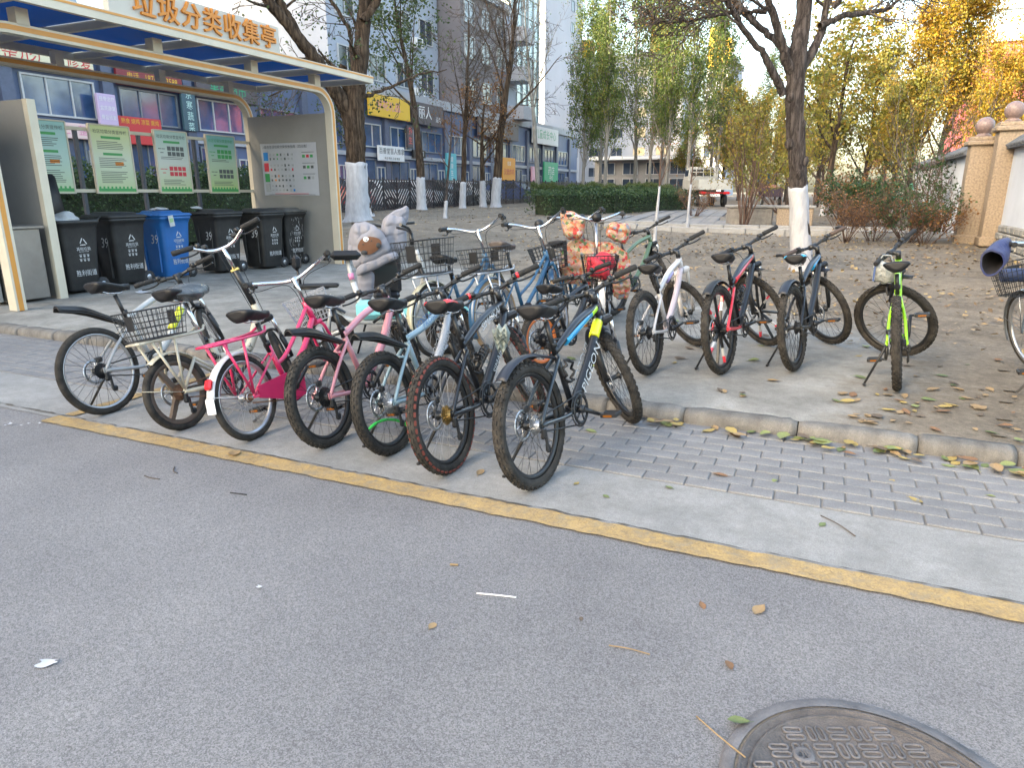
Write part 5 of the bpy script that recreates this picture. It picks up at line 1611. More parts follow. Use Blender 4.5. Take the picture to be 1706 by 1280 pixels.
def curve(pts, n=10):
    """smooth path through points (Catmull-Rom)"""
    P = np.array(pts, float)
    P = np.vstack([2 * P[0] - P[1], P, 2 * P[-1] - P[-2]])
    out = []
    for i in range(1, len(P) - 2):
        for t in np.linspace(0, 1, n, endpoint=False):
            a, b, c, d = P[i - 1], P[i], P[i + 1], P[i + 2]
            out.append(.5 * (2 * b + (c - a) * t + (2 * a - 5 * b + 4 * c - d) * t * t + (3 * b - a - 3 * c + d) * t ** 3))
    out.append(P[-2])
    return np.array(out)
def basket_mesh(l, w, h, taper, m, nx=9, ny=8, nz=5, r=.0024, plate=True):
    def fn():
        b = MB()
        def pt(u, v, t):                   # u,v in -1..1, t 0 bottom..1 top
            k = taper + (1 - taper) * t
            return (u * l / 2 * k, v * w / 2 * k, h * t)
        for t in [i / nz for i in range(nz + 1)]:
            rr_ = r * 1.8 if t in (0, 1) else r
            b.tube([pt(-1, -1, t), pt(1, -1, t), pt(1, 1, t), pt(-1, 1, t)], rr_, 5, closed=True, sm=False)
        for i in range(nx + 1):
            u = i / nx * 2 - 1
            b.tube([pt(u, -1, 1), pt(u, -1, 0), pt(u, 1, 0), pt(u, 1, 1)], r, 4, sm=False)
        for i in range(ny + 1):
            v = i / ny * 2 - 1
            b.tube([pt(-1, v, 1), pt(-1, v, 0), pt(1, v, 0), pt(1, v, 1)], r, 4, sm=False)
        if plate:
            for s in (-1, 1): b.box((s * l / 2 * (taper + (1 - taper) * .62) + s * .004, 0, h * .62), (.006, w * .24, h * .5), bev=.002)
        return b.mesh('basket', m)
    return cached(('basket', l, w, h, taper, m.name, nx, ny), fn)

def bike(label, x, y, head, lean=9, steer=42, z=0.0, **P):
    g = P.get
    R, wb = g('R', .32), g('wb', 1.06)
    rt = g('rt', .026)
    style = g('style', 'mtb')
    c1 = P['c1']; c2 = g('c2', c1); cf = g('fork', blackm); rimm = g('rim', blackm); spm = g('spoke', spoke_b)
    b = thing('bicycle', label, 'bicycle', (x, y, z), 0, 'bicycles parked in rows')
    b.rotation_euler = (-R_(lean), 0, R_(head))
    ha = R_(g('hangle', 70))
    s2 = np.array([-math.cos(ha), math.sin(ha)]); n2 = np.array([math.sin(ha), math.cos(ha)])
    RA, FA = np.array([0, R]), np.array([wb, R])
    fl = R + g('fl', .085)
    crown = FA + fl * s2 - .04 * n2
    HB = crown + .012 * s2
    ht = g('ht', .12)
    HT = HB + ht * s2
    BB = np.array([g('bbx', .40 * wb), max(.20, R - g('bbdrop', .035))])
    sa = R_(17)
    SL = g('sl', .38)
    ST = BB + SL * np.array([-math.sin(sa), math.cos(sa)])
    sz = g('sz', .82)
    SP = BB + (sz - BB[1] - .05) / math.cos(sa) * np.array([-math.sin(sa), math.cos(sa)])
    p3 = lambda q, yy=0.0: (float(q[0]), yy, float(q[1]))
    # steering: rotate about the head axis
    ax = Vector((s2[0], 0, s2[1]))
    SM = T(HB[0], 0, HB[1]) @ Matrix.Rotation(R_(steer), 4, ax) @ T(-HB[0], 0, -HB[1])
    # wheels
    kind = g('spokes', 'wire')
    m2 = g('magm')
    tm, km = g('tyre', tyre_m), g('knobm')
    deep = g('deep', .020)
    for nm, M in (('rear_wheel', T(0, 0, R)), ('front_wheel', SM @ T(wb, 0, R))):
        w = link(nm, rim_mesh(R, rt, rimm, deep), b, M @ RY(random.uniform(0, 360)))
        link('tyre', tyre_mesh(R, rt, g('knob', True), tm, km), w)
        link('spokes', spoke_mesh(R, rt, kind, spm, deep, m2), w)
        link('hub', hub_mesh(g('hub', blackm)), w)
        if g('disc', True): link('brake_disc', disc_mesh(), w, T(0, .045, 0))
        if g('valve_refl'): MB().box((0, 0, R * .55), (.012, .006, .05), bev=.002).build('wheel_reflector', refl_y if g('valve_refl') == 'y' else refl_o, w)
    cs = g('cass', blackm)
    link('cassette', cassette_mesh(cs), b, T(0, 0, R) @ Matrix.Diagonal((g('cassk', 1.0), 1, g('cassk', 1.0), 1)))
    # frame
    f = MB()
    o_ = .058
    if style == 'mtb':
        f.tube([p3(HB - .008 * s2), p3(HT)], .023, 14)
        dt = g('dtr', .029)
        f.tube(curve([p3(HB + .03 * s2), p3(HB * .6 + BB * .4 + np.array([0, -.012])), p3(BB + np.array([.0, .0]))], 6), [dt * .92] * 3 + [dt] * 10, 14, 1, flat=g('dtflat', .82))
        bend = g('ttbend', 0)
        f.tube(curve([p3(HT - .02 * s2), p3(HT * .5 + ST * .5 + np.array([0, bend])), p3(ST - np.array([.0, .03]))], 6), np.linspace(.0245, .0185, 13), 12, 0)
        f.tube([p3(BB), p3(ST + .02 * np.array([-math.sin(sa), math.cos(sa)]))], .0165, 12, 0)
        f.tube([p3(BB, -.036), p3(BB, .036)], .022, 14, 1)
        for s in (-1, 1):
            f.tube(curve([p3(BB + np.array([-.03, .0]), s * .03), p3(BB * .62 + RA * .38 + np.array([0, -.012]), s * .042), p3(RA, s * o_)], 5), .0125, 8, 2 if g('c3') else 0)
            f.tube(curve([p3(ST + np.array([.01, -.06]), s * .018), p3(ST * .45 + RA * .55 + np.array([.01, .0]), s * .046), p3(RA, s * o_)], 5), .0102, 8, 2 if g('c3') else 0)
            f.box(p3(RA + np.array([.012, .004]), s * o_), (.05, .006, .035), 2 if g('c3') else 0)
        f.tube([p3(ST * .5 + RA * .5 + np.array([.06, .05]), -.03), p3(ST * .5 + RA * .5 + np.array([.06, .05]), .03)], .008, 6, 0)
        if g('shock'):
            a, c = ST * .45 + BB * .55 + np.array([.045, .02]), HB * .35 + BB * .65 + np.array([.0, .14])
            f.tube([p3(a), p3(c)], .016, 10, 3)
            f.tube(np.array([[a[0] + (c[0] - a[0]) * t + .0, .027 * math.sin(t * 44), a[1] + (c[1] - a[1]) * t + .027 * math.cos(t * 44)] for t in np.linspace(.12, .88, 60)]), .005, 5, 3)
    elif style == 'step':
        f.tube([p3(HB - .008 * s2), p3(HT)], .021, 12)
        low = g('low', .16)
        mid = HB * .45 + BB * .55 + np.array([-.03, -.0])
        f.tube(curve([p3(HB + .03 * s2), p3(HB * .75 + BB * .25 + np.array([-.055, -.045])), p3(mid + np.array([-.05, -.05])), p3(BB + np.array([0, .02]))], 7), .019, 12, 1)
        if g('twin', True): f.tube(curve([p3(HT - .03 * s2), p3(HT * .65 + BB * .35 + np.array([-.09, -.05])), p3(mid + np.array([-.13, .03])), p3(BB + np.array([-.055, low]))], 7), .013, 10, 0)
        f.tube([p3(BB), p3(ST)], .0165, 12, 0)
        f.tube([p3(BB, -.036), p3(BB, .036)], .022, 12, 0)
        for s in (-1, 1):
            f.tube([p3(BB + np.array([-.03, 0]), s * .03), p3(RA, s * o_)], .0095, 8, 0)
            f.tube([p3(ST + np.array([.01, -.05]), s * .018), p3(RA, s * o_)], .0075, 8, 0)
    else:       # folding frame with one fat beam
        f.tube([p3(HB - .008 * s2), p3(HT)], .024, 12)
        a = np.array([BB[0] - .02, BB[1] + .16])
        f.tube(curve([p3(HT * .4 + HB * .6), p3(HB * .55 + a * .45 + np.array([0, -.09])), p3(a)], 8), np.linspace(.032, .036, 17), 14, 0, flat=.8)
        f.tube([p3(BB), p3(BB + np.array([-.055, .30]))], .022, 12, 0)
        f.tube([p3(BB, -.036), p3(BB, .036)], .024, 12, 0)
        for s in (-1, 1):
            f.tube([p3(BB + np.array([-.03, .0]), s * .03), p3(RA, s * o_)], .013, 8, 0)
            f.tube([p3(RA + np.array([.16, .18]), s * .03), p3(RA, s * o_)], .010, 8, 0)
            f.tube([p3(RA + np.array([.16, .18]), s * .03), p3(BB + np.array([-.06, .08]), s * .03)], .010, 8, 0)
        f.tube(np.array([[BB[0] - .09 + .07 * t, .022 * math.sin(t * 34), BB[1] + .2 + .022 * math.cos(t * 34) - .03 * t] for t in np.linspace(0, 1, 60)]), .0045, 5, 3)
    fr = f.build('frame', [c1, c2, g('c3', c1), blackm], b)
    # lettering on the drive side of the tubes
    for (tx, size, which, t0, m, off) in g('texts', ()):
        A, B = (BB, HB) if which == 'down' else ((ST - np.array([0, .03]), HT - .02 * s2) if which == 'top' else (RA, BB))
        q = A + (B - A) * t0
        an = math.degrees(math.atan2(B[1] - A[1], B[0] - A[0]))
        for s in (-1, 1):
            M = T(q[0], s * off, q[1]) @ RY(-an) @ RX(90) if s < 0 else T(q[0], s * off, q[1]) @ RY(-an) @ RZ(180) @ RX(90) @ RZ(0)
            MB().text(tx, size, M, 0, 1.1).build('lettering', m, fr)
    for (which, t0, t1, m, rr_) in g('bands', ()):
        A, B = (BB, HB + .03 * s2) if which == 'down' else (ST - np.array([0, .03]), HT - .02 * s2)
        k0 = np.array([0, -.012]) * (1 if which == 'down' else 0)
        P_ = [A + (B - A) * t + k0 * 4 * t * (1 - t) * 1.0 for t in np.linspace(t0, t1, 6)]
        MB().tube([p3(q) for q in P_], rr_, 14, caps=True, flat=.86 if which == 'down' else 1).build('colour_band', m, fr)
    # fork, stem, bar
    fk = MB()
    if g('susp', True):
        for s in (-1, 1):
            top = crown - .01 * s2
            fk.tube([p3(top + .03 * s2, s * .062), p3(FA + (fl - .20) * s2 + .0 * n2 - .0 * n2, s * .062)], .0135, 10, 1)
            fk.tube([p3(FA + (fl - .16) * s2 - .02 * n2, s * .062), p3(FA + .06 * s2 - .012 * n2, s * .062), p3(FA, s * .062)], [.019, .018, .013], 10, 0)
        fk.box((0, 0, 0), (.05, .155, .045), 0, bev=.012, M=T(crown[0], 0, crown[1] + .012) @ RY(-20))
        c = FA + (fl - .15) * s2
        fk.tube(curve([p3(c + .01 * n2, -.062), p3(c + .04 * s2 + .035 * n2, -.04), p3(c + .055 * s2 + .04 * n2, 0), p3(c + .04 * s2 + .035 * n2, .04), p3(c + .01 * n2, .062)], 5), .010, 8, 0)
    else:
        for s in (-1, 1):
            fk.tube(curve([p3(crown, s * .03), p3(crown - .05 * s2, s * .05), p3(FA + .12 * s2 - .012 * n2, s * .055), p3(FA, s * .055)], 6), np.linspace(.0125, .009, 19), 8, 0)
        fk.tube([p3(crown, -.05), p3(crown, .05)], .016, 8, 0)
    fk.build('fork', [cf, g('stan', chrome)], b, SM)
    bar = g('bar', 'flat')
    rise = g('rise', .05)
    C0 = HT + rise * s2
    stm = g('stemm', blackm)
    bm_2 = g('barm', blackm)
    if bar == 'flat':
        Cb = C0 + .055 * n2
        sm_ = MB().tube([p3(HT), p3(C0 + .015 * s2)], .018, 12).tube([p3(C0), p3(Cb)], .017, 12).tube([p3(Cb, -.03), p3(Cb, .03)], .021, 12)
        W = g('bw', .30)
        pb_ = [p3(Cb + np.array([-.05, .035]), -W), p3(Cb + np.array([-.028, .03]), -W * .6), p3(Cb + np.array([-.004, .01]), -W * .28), p3(Cb, 0), p3(Cb + np.array([-.004, .01]), W * .28), p3(Cb + np.array([-.028, .03]), W * .6), p3(Cb + np.array([-.05, .035]), W)]
        gdir = [(0, 1, 0)]
    elif bar == 'fold':
        Cb = C0
        sm_ = MB().tube([p3(HT), p3(HT + (rise - .16) * s2)], .021, 12, 1).tube([p3(HT + (rise - .16) * s2), p3(Cb)], .0135, 12, 0)
        sm_.box(p3(HT + (rise - .16) * s2, .0), (.03, .06, .02), 2, bev=.005)
        W = .29
        pb_ = [p3(Cb + np.array([-.075, .075]), -W), p3(Cb + np.array([-.045, .065]), -W * .62), p3(Cb + np.array([-.01, .012]), -W * .28), p3(Cb, 0), p3(Cb + np.array([-.01, .012]), W * .28), p3(Cb + np.array([-.045, .065]), W * .62), p3(Cb + np.array([-.075, .075]), W)]
    else:       # city bar, swept up and back
        Cb = C0 + .02 * n2
        sm_ = MB().tube([p3(HT), p3(C0)], .0125, 10).tube([p3(C0 - .01 * s2), p3(Cb)], .014, 10).tube([p3(Cb, -.02), p3(Cb, .02)], .017, 10)
        W = .27
        up = g('up', .09)
        pb_ = [p3(Cb + np.array([-.22, up]), -W), p3(Cb + np.array([-.10, up * 1.05]), -W * .93), p3(Cb + np.array([-.0, up * .75]), -W * .66), p3(Cb + np.array([.02, .01]), -W * .25), p3(Cb + np.array([.01, 0]), 0), p3(Cb + np.array([.02, .01]), W * .25), p3(Cb + np.array([-.0, up * .75]), W * .66), p3(Cb + np.array([-.10, up * 1.05]), W * .93), p3(Cb + np.array([-.22, up]), W)]
    sm_.build('stem', [stm, blackm, mat('brass', (.5, .36, .12), .3, .8)], b, SM)
    bp = curve(pb_, 6)
    bo = MB().tube(bp, .0125, 10).build('handlebar', bm_2, b, SM)
    gm_ = g('grip', rubber)
    for s, idx in ((-1, 0), (1, -1)):
        e = bp[idx]
        i1 = 1 if idx == 0 else -2
        d = unit(bp[4 if idx == 0 else -5] - e)
        gl = .125
        MB().tube([e - d * .006, e + d * .004, e + d * .05, e + d * gl, e + d * (gl + .006)], [.015, .0185, .0165, .0185, .015], 12).build('grip', gm_, bo)
        if g('gripend'): MB().tube([e + d * (gl + .004), e + d * (gl + .02)], .0195, 12).build('grip_clamp', g('gripend'), bo)
        # brake lever and clamp
        c = e + d * (gl + .035)
        fw_ = np.array([.45, 0, -.5]) if bar != 'city' else np.array([.2, 0, -.6])
        lv = MB().tube([c - d * .012, c + d * .014], .018, 10)
        lv.tube(curve([c + fw_ * .04, c + fw_ * .075 - d * .03, c + fw_ * .085 - d * .09, c + fw_ * .075 - d * .135], 5), [.006] * 15 + [.0075], 6)
        lv.box(tuple(c + fw_ * .035), (.03, .028, .03), bev=.006)
        lv.build('brake_lever', g('leverm', blackm), bo)
        # cable housing from lever to the frame or fork
        cb_ = c + fw_ * .05 + d * .02
        cl = curve([cb_, cb_ + d * .05 + np.array([.07, 0, -.02]), np.array(p3(C0 + .09 * n2 - .05 * s2, s * .05)), np.array(p3(HB + .05 * n2 + .02 * s2, s * .03)), np.array(p3(HB - .05 * s2 + .045 * n2, s * .035))], 8)
        MB().tube(cl, .0026, 5).build('cable', blackp, bo)
    if g('shifter', True):
        for s, idx in ((1, -1), (-1, 0)):
            e = bp[idx]; d = unit(bp[4 if idx == 0 else -5] - e); c = e + d * .19
            MB().box(tuple(c + np.array([.012, 0, -.018])), (.045, .05, .03), bev=.008).build('shifter', blackp, bo)
    if g('barend'):
        for idx in (0, -1):
            e = bp[idx]; d = unit(bp[4 if idx == 0 else -5] - e)
            MB().tube(curve([e + d * .005, e + np.array([.05, 0, .015]), e + np.array([.095, 0, .02]) - d * .0], 4), .013, 8).build('bar_end', blackp, bo)
    # seat post, saddle
    MB().tube([p3(ST - np.array([0, .04])), p3(SP)], .0135, 10).tube([p3(ST), p3(ST + .028 * np.array([-math.sin(sa), math.cos(sa)]))], .0195, 12, 1).build('seat_post', [g('postm', blackm), blackm], b)
    so = link('saddle', saddle_mesh(g('sad', sad_m), g('sad2'), g('sadL', .265), g('sadW', .15)), b, T(SP[0], 0, SP[1] + .06) @ RY(g('sadtilt', 3)))
    if g('sadrefl'): MB().box((-.151, 0, -.008), (.012, .06, .026), bev=.004).build('reflector', refl_r, so)
    # drivetrain
    cm = g('ringm', blackm)
    link('chainring', ring_mesh(g('ring', .085), cm), b, T(BB[0], -.05, BB[1]))
    ca = R_(g('crank', 35))
    for s, a in ((-1, ca), (1, ca + math.pi)):
        e = BB + .165 * np.array([math.cos(a), math.sin(a)]) * g('crk', 1)
        k = MB().tube([p3(BB, s * .062), p3(e, s * .078)], [.014, .011], 8).tube([p3(e, s * .07), p3(e, s * .10)], .008, 8).build('crank', cm, b)
        pd = MB()
        for (dx, dy, w_, d_) in ((-.04, 0, .012, .09), (.04, 0, .012, .09), (0, -.042, .08, .012), (0, .042, .08, .012), (0, 0, .02, .09)):
            pd.box((e[0] + dx, s * (.15) + dy, e[1]), (w_, d_, .022), bev=.003)
        for dx in (-.048, .048): pd.box((e[0] + dx, s * .15, e[1]), (.004, .05, .012), 1)
        pd.build('pedal', [blackp, refl_o], k)
    ch = MB()
    rr_, rc = g('ring', .085) - .002, .034
    for sgn in (1, -1):
        ch.tube([p3(BB + np.array([0, sgn * rr_]), -.05), p3(RA + np.array([0, sgn * rc + (0 if sgn > 0 or not g('derail', True) else -.0)]), -.045)], .0045, 5)
    ch.build('chain', rust if g('rusty') else blackm, b)
    if g('derail', True):
        d_ = MB().box(p3(RA + np.array([-.005, -.035]), -.07), (.03, .02, .05), bev=.006).box(p3(RA + np.array([.015, -.085]), -.066), (.018, .012, .10), bev=.004)
        for q in ((.0, -.05), (.03, -.125)): d_.lathe([(.0, -.004), (.02, -.004), (.02, .004), (0, .004)], 12, 0, M=T(RA[0] + q[0], -.06, RA[1] + q[1]) @ RX(90))
        d_.build('derailleur', blackm, b)
    if g('disc', True): MB().box(p3(RA + np.array([.05, .07]), .05), (.05, .03, .035), bev=.008, M=None).build('brake_caliper', blackm, b)
    # kickstand
    ks = g('kick', 'rear')
    yk = .20
    if ks == 'rear':
        A, e = RA + np.array([.10, -.02]), RA + np.array([-.02, 0])
        MB().tube([p3(A, .06), (A[0] - .02, .075, A[1] - .03), (A[0] - .10, yk, yk * math.tan(R_(lean)) + .012)], [.009, .009, .0075], 8).box((A[0] - .10, yk, yk * math.tan(R_(lean)) + .009), (.04, .02, .016), bev=.005).box((A[0], .062, A[1] + .01), (.06, .014, .05), bev=.005).build('kickstand', blackm, b)
    elif ks == 'mid':
        A = BB + np.array([-.07, -.03])
        MB().tube([p3(A, .03), (A[0] - .02, .05, A[1] - .05), (A[0] - .09, yk, yk * math.tan(R_(lean)) + .01)], .008, 8).build('kickstand', g('kickm', chrome), b)
    # mudguards
    rfen = g('rf')
    fm_ = g('fenm', blackp)
    if rfen == 'beam':            # long blade clamped to the seat post
        q = ST + .035 * np.array([-math.sin(sa), math.cos(sa)])
        lift = g('beamz', .06)
        m = blade(MB(), [(q[0] - .0, q[1] - .09), (q[0] - .12, q[1] - .05 + lift * .3), (q[0] - .28, q[1] - .005 + lift * .8), (q[0] - .45, q[1] + lift)], [.035, .06, .085, .06], .012, drop=.75)
        m.build('rear_mudguard', fm_, b)
    elif rfen == 'short':         # short guard held close over the tyre
        m = fender(MB(), 0, R, R + .035, 62, 128, .066)
        m.tube([p3(ST + np.array([0, -.06])), p3(RA + (R + .038) * np.array([math.cos(R_(75)), math.sin(R_(75))]))], .008, 6)
        m.build('rear_mudguard', fm_, b)
    elif rfen == 'full':
        m = fender(MB(), 0, R, R + .018, 40, g('fend', 205), g('fw', .056), n=22)
        for s in (-1, 1): m.tube([p3(RA, s * .06), p3(RA + (R + .018) * np.array([math.cos(R_(165)), math.sin(R_(165))]), s * .024)], .0025, 5)
        ro_ = m.build('rear_mudguard', fm_, b)
        if g('taillamp'):
            q = RA + (R + .03) * np.array([math.cos(R_(150)), math.sin(R_(150))])
            MB().box((0, 0, 0), (.03, .045, .06), bev=.01, M=T(q[0], 0, q[1]) @ RY(30)).build('tail_reflector', refl_r, ro_)
        if g('flap'):
            a = R_(g('fend', 205)); q = RA + (R + .02) * np.array([math.cos(a), math.sin(a)])
            MB().box((0, 0, 0), (.006, .06, .085), bev=.002, M=T(q[0] - .004, 0, q[1] - .035) @ RY(6)).build('mud_flap', g('flap'), ro_)
    ffen = g('ff')
    if ffen == 'clip':
        q = FA
        a0, a1 = 22, 118
        m = fender(MB(), FA[0], FA[1], R + .04, a0, a1, .068, n=14)
        m.tube([p3(crown), p3(crown - .06 * s2)], .012, 8)
        m.build('front_mudguard', fm_, b, SM)
    elif ffen == 'blade':
        m = blade(MB(), [(crown[0] - .10, crown[1] - .03), (crown[0] + .0, crown[1] + .005), (crown[0] + .14, crown[1] - .01), (crown[0] + .30, crown[1] - .09)], [.05, .06, .075, .06], .006)
        m.build('front_mudguard', fm_, b, SM)
    elif ffen == 'full':
        m = fender(MB(), FA[0], FA[1], R + .018, -20, 140, .05, n=20)
        for s in (-1, 1): m.tube([p3(FA, s * .058), p3(FA + (R + .018) * np.array([math.cos(R_(15)), math.sin(R_(15))]), s * .022)], .0025, 5)
        m.build('front_mudguard', fm_, b, SM)
    # chain guard, rack, baskets, lamp
    if g('guard'):
        m = MB()
        P_ = [(BB[0] + .10, BB[1] + .05), (BB[0] + .08, BB[1] - .07), (BB[0] - .02, BB[1] - .085), (RA[0] + .05, RA[1] - .02), (RA[0] + .05, RA[1] + .05), (BB[0] - .06, BB[1] + .10)]
        m.prism([(p[0], p[1]) for p in P_], .052, .064, 0, M=RX(90))
        go = m.build('chain_guard', g('guard'), b)
        if g('heart'):
            hh = [(16 * math.sin(t) ** 3 * .0016, (13 * math.cos(t) - 5 * math.cos(2 * t) - 2 * math.cos(3 * t) - math.cos(4 * t)) * .0016) for t in np.linspace(0, 2 * math.pi, 24, endpoint=False)]
            MB().prism(hh, 0, .001, 0, M=T(BB[0] - .05, -.0665, BB[1] + .012) @ RX(90)).build('heart', p_white, go)
            MB().prism([(p[0] * .72, p[1] * .72) for p in hh], 0, .001, 0, M=T(BB[0] - .05, -.068, BB[1] + .012) @ RX(90)).build('heart', g('guard'), go)
    if g('rack'):
        zr = R * 2 + g('rackz', .06)
        xr0, xr1 = ST[0] - .02 if style != 'fold' else BB[0] - .10, -.20
        m = MB()
        for s in (-1, 1):
            m.tube(curve([(xr0, s * .03, zr + .03), (xr0 - .08, s * .06, zr), (xr1 + .06, s * .065, zr), (xr1, s * .045, zr + .0)], 5), .008, 8)
            m.tube([(RA[0], s * .068, RA[1] + .02), (.03, s * .064, zr)], .008, 8)
            m.tube([(RA[0], s * .068, RA[1] + .02), (-.13, s * .064, zr)], .008, 8)
        for xx in (xr1 + .0, xr1 + .10, xr1 + .20): m.tube([(xx, -.06, zr), (xx, .06, zr)], .007, 6)
        m.tube([(xr1 + .02, 0, zr + .004), (xr0 - .05, 0, zr + .004)], .006, 6)
        m.build('rear_rack', g('rack'), b)
    if g('rbasket'):
        zr = R * 2 + g('rackz', .06) + .015
        k = g('rbsize', (.36, .30, .24))
        link('basket', basket_mesh(k[0], k[1], k[2], .84, g('rbasket')), b, T(g('rbx', -.06), 0, zr))
    if g('fbasket'):
        k = g('fbsize', (.26, .34, .23))
        q = HT + np.array([.20, -.02])
        link('basket', basket_mesh(k[0], k[1], k[2], g('fbt', .78), g('fbasket'), 8, 10, 6), b, SM @ T(q[0] + .02, 0, q[1] - k[2] + .07))
        MB().tube([p3(HT), p3(q + np.array([-.09, 0]))], .007, 6).tube([p3(FA, .06), p3(q + np.array([.0, -.16]), .05)], .004, 6).tube([p3(FA, -.06), p3(q + np.array([.0, -.16]), -.05)], .004, 6).build('basket_stay', chrome, b, SM)
    if g('lamp'):
        MB().lathe([(0, .05), (.03, .045), (.042, .02), (.045, 0), (.0, -.006)], 18, 0, M=T(*p3(C0 + .11 * n2)) @ RY(-90)).build('head_lamp', g('lamp'), b, SM)
    if g('lock'):
        cq = np.array([[ST[0] + .05 + .045 * math.cos(a) + .003 * math.sin(a * 3), -.03 - .012 * (i % 3), ST[1] - .14 + .06 * math.sin(a)] for i, a in enumerate(np.linspace(0, 19, 64))])
        MB().tube(cq, .006, 6).build('cable_lock', blackp, b)
    b['_'] = 0
    del b['_']
    b_info = dict(SM=SM, HT=HT, HB=HB, Cb=Cb, bp=bp, SP=SP, ST=ST, BB=BB)
    return b, b_info
black_fr = fpaint('black', (.006, .007, .010), .35, .25)
cyan = fpaint('cyan', (.006, .27, .52)); lime_c = fpaint('lime', (.42, .78, .03)); yellow_c = fpaint('yellow', (.68, .70, .02)); white_c = fpaint('white', (.46, .455, .44)); red_c = fpaint('red', (.62, .03, .05))
white_p = mat('letter_white', (.55, .55, .55), .4)
# front row, left to right
bike('white mountain bike at the left end of the front row with long black mudguard', -4.170, 2.85, 92, 10, 40, c1=fpaint('warm_white', (.42, .42, .405)), R=0.285, wb=1.02, rt=.023, knob=False, rim=alu, deep=.014, rf='beam', beamz=.09, ff='clip', sz=.80, bands=[('down', .5, .8, yellow_c, .0305)], fl=.10, crank=200, disc=True, c3=fpaint('silver', (.30, .30, .30)), bw=.29)
b2, i2 = bike('cream folding bike with brown three spoke wheels and rear wire basket', -3.460, 2.83, 91, 11, 42, c1=fpaint('cream', (.45, .41, .32), .4, .3, .14), R=.232, wb=.98, rt=.022, knob=False, style='fold', rim=mat('mag_brown', (.085, .06, .045), .6, var=.3), spokes=3, spoke=mat('mag_brown', (.085, .06, .045), .6), deep=.028, fork=blackm, susp=True, fl=.10, rise=.42, ht=.13, bar='fold', barm=chrome, stemm=chrome, postm=chrome, cass=rust, rusty=True, rf='full', fend=125, fenm=fpaint('cream', (.45, .41, .32)), rack=fpaint('cream', (.45, .41, .32)), rackz=.10, rbasket=blackm, rbsize=(.30, .26, .17), rbx=-.04, sz=.80, sl=.30, sadW=.19, kick='mid', texts=[('JOLLY', .05, 'down', .45, p_black, .034)])
b3, i3 = bike('hot pink girls bike with white rear mudguard and grey front basket', -2.945, 2.87, 95, 11, 36, c1=fpaint('hot_pink', (.60, .022, .105)), R=.252, wb=.96, rt=.020, knob=False, style='step', rim=alu, spoke=spoke_m, hub=alu, disc=False, susp=False, fork=fpaint('hot_pink', (.60, .022, .105)), bar='city', barm=chrome, stemm=chrome, up=.06, rise=.16, ht=.15, cass=rust, cassk=.6, derail=False, rusty=True, rf='full', fend=168, fenm=fpaint('fender_white', (.46, .46, .475)), taillamp=True, flap=p_white, ff='full', rack=fpaint('hot_pink', (.60, .022, .105)), rackz=.09, guard=fpaint('hot_pink', (.60, .022, .105)), heart=True, fbasket=mat('basket_grey', (.30, .30, .31), .5), fbsize=(.22, .30, .20), sz=.70, sl=.30, sadW=.17, sadrefl=True, kick='mid', bands=[])
bike('light pink mountain bike between the hot pink bike and the pale blue bike', -2.470, 2.97, 92, 10, 44, c1=fpaint('light_pink', (.50, .205, .235)), R=0.285, wb=1.04, rf='beam', rim=blackm, cassk=1.15, bands=[], disc=True, sz=.80, texts=[('FIRST', .035, 'down', .7, white_p, .0305)], c3=fpaint('light_pink', (.50, .205, .235)))
bike('pale blue and silver mountain bike with a green cable lock in its rear wheel', -2.075, 3.02, 91, 10, 44, c1=fpaint('pale_blue', (.20, .29, .335)), c2=fpaint('pale_silver', (.28, .305, .34)), R=0.285, wb=1.05, rf='beam', ttbend=-.05, cass=alu, cassk=1.15, dtr=.03, sz=.80, texts=[('PROSON', .055, 'top', .55, fpaint('letter_blue', (.02, .13, .32)), .0258), ('PROSON', .05, 'down', .6, white_p, .032)])
bike('black full suspension bike with red lined tyres and a red trimmed saddle', -1.655, 2.92, 90, 10, 42, c1=black_fr, R=0.302, wb=1.08, rt=.028, knobm=mat('tread_red', (.13, .028, .02), .8), rim=blackm, spoke=spoke_m, shock=True, sad=sad_m, sad2=fpaint('saddle_red', (.55, .03, .04), .45), sz=.83, cass=mat('brass_cassette', (.28, .18, .06), .4, .7), texts=[('SIMAIKAI', .062, 'top', .62, white_p, .0255), ('SIMAIKAI', .055, 'down', .5, white_p, .0345), ('SIMAIKAI', .024, 'stay', .35, white_p, .056)], gripend=refl_r, lock=True, dtr=.033, crank=20, ring=.095)
bike('black mountain bike with cyan and yellow tubes nearest the camera', -1.170, 2.93, 83, 10, 44, c1=black_fr, R=0.31, wb=1.10, rt=.028, rf='short', ff='clip', fenm=mat('guard_slate', (.012, .015, .024), .45), cass=alu, sz=.83, dtr=.033, bands=[('top', .22, .82, cyan, .0252), ('top', .82, .95, lime_c, .0258), ('down', .78, .95, yellow_c, .0338)], texts=[('PIGEON', .085, 'down', .46, white_p, .0345)], c3=fpaint('stay_black', (.008, .014, .02)), gripend=None, lock=True, crank=-25, sad2=None)
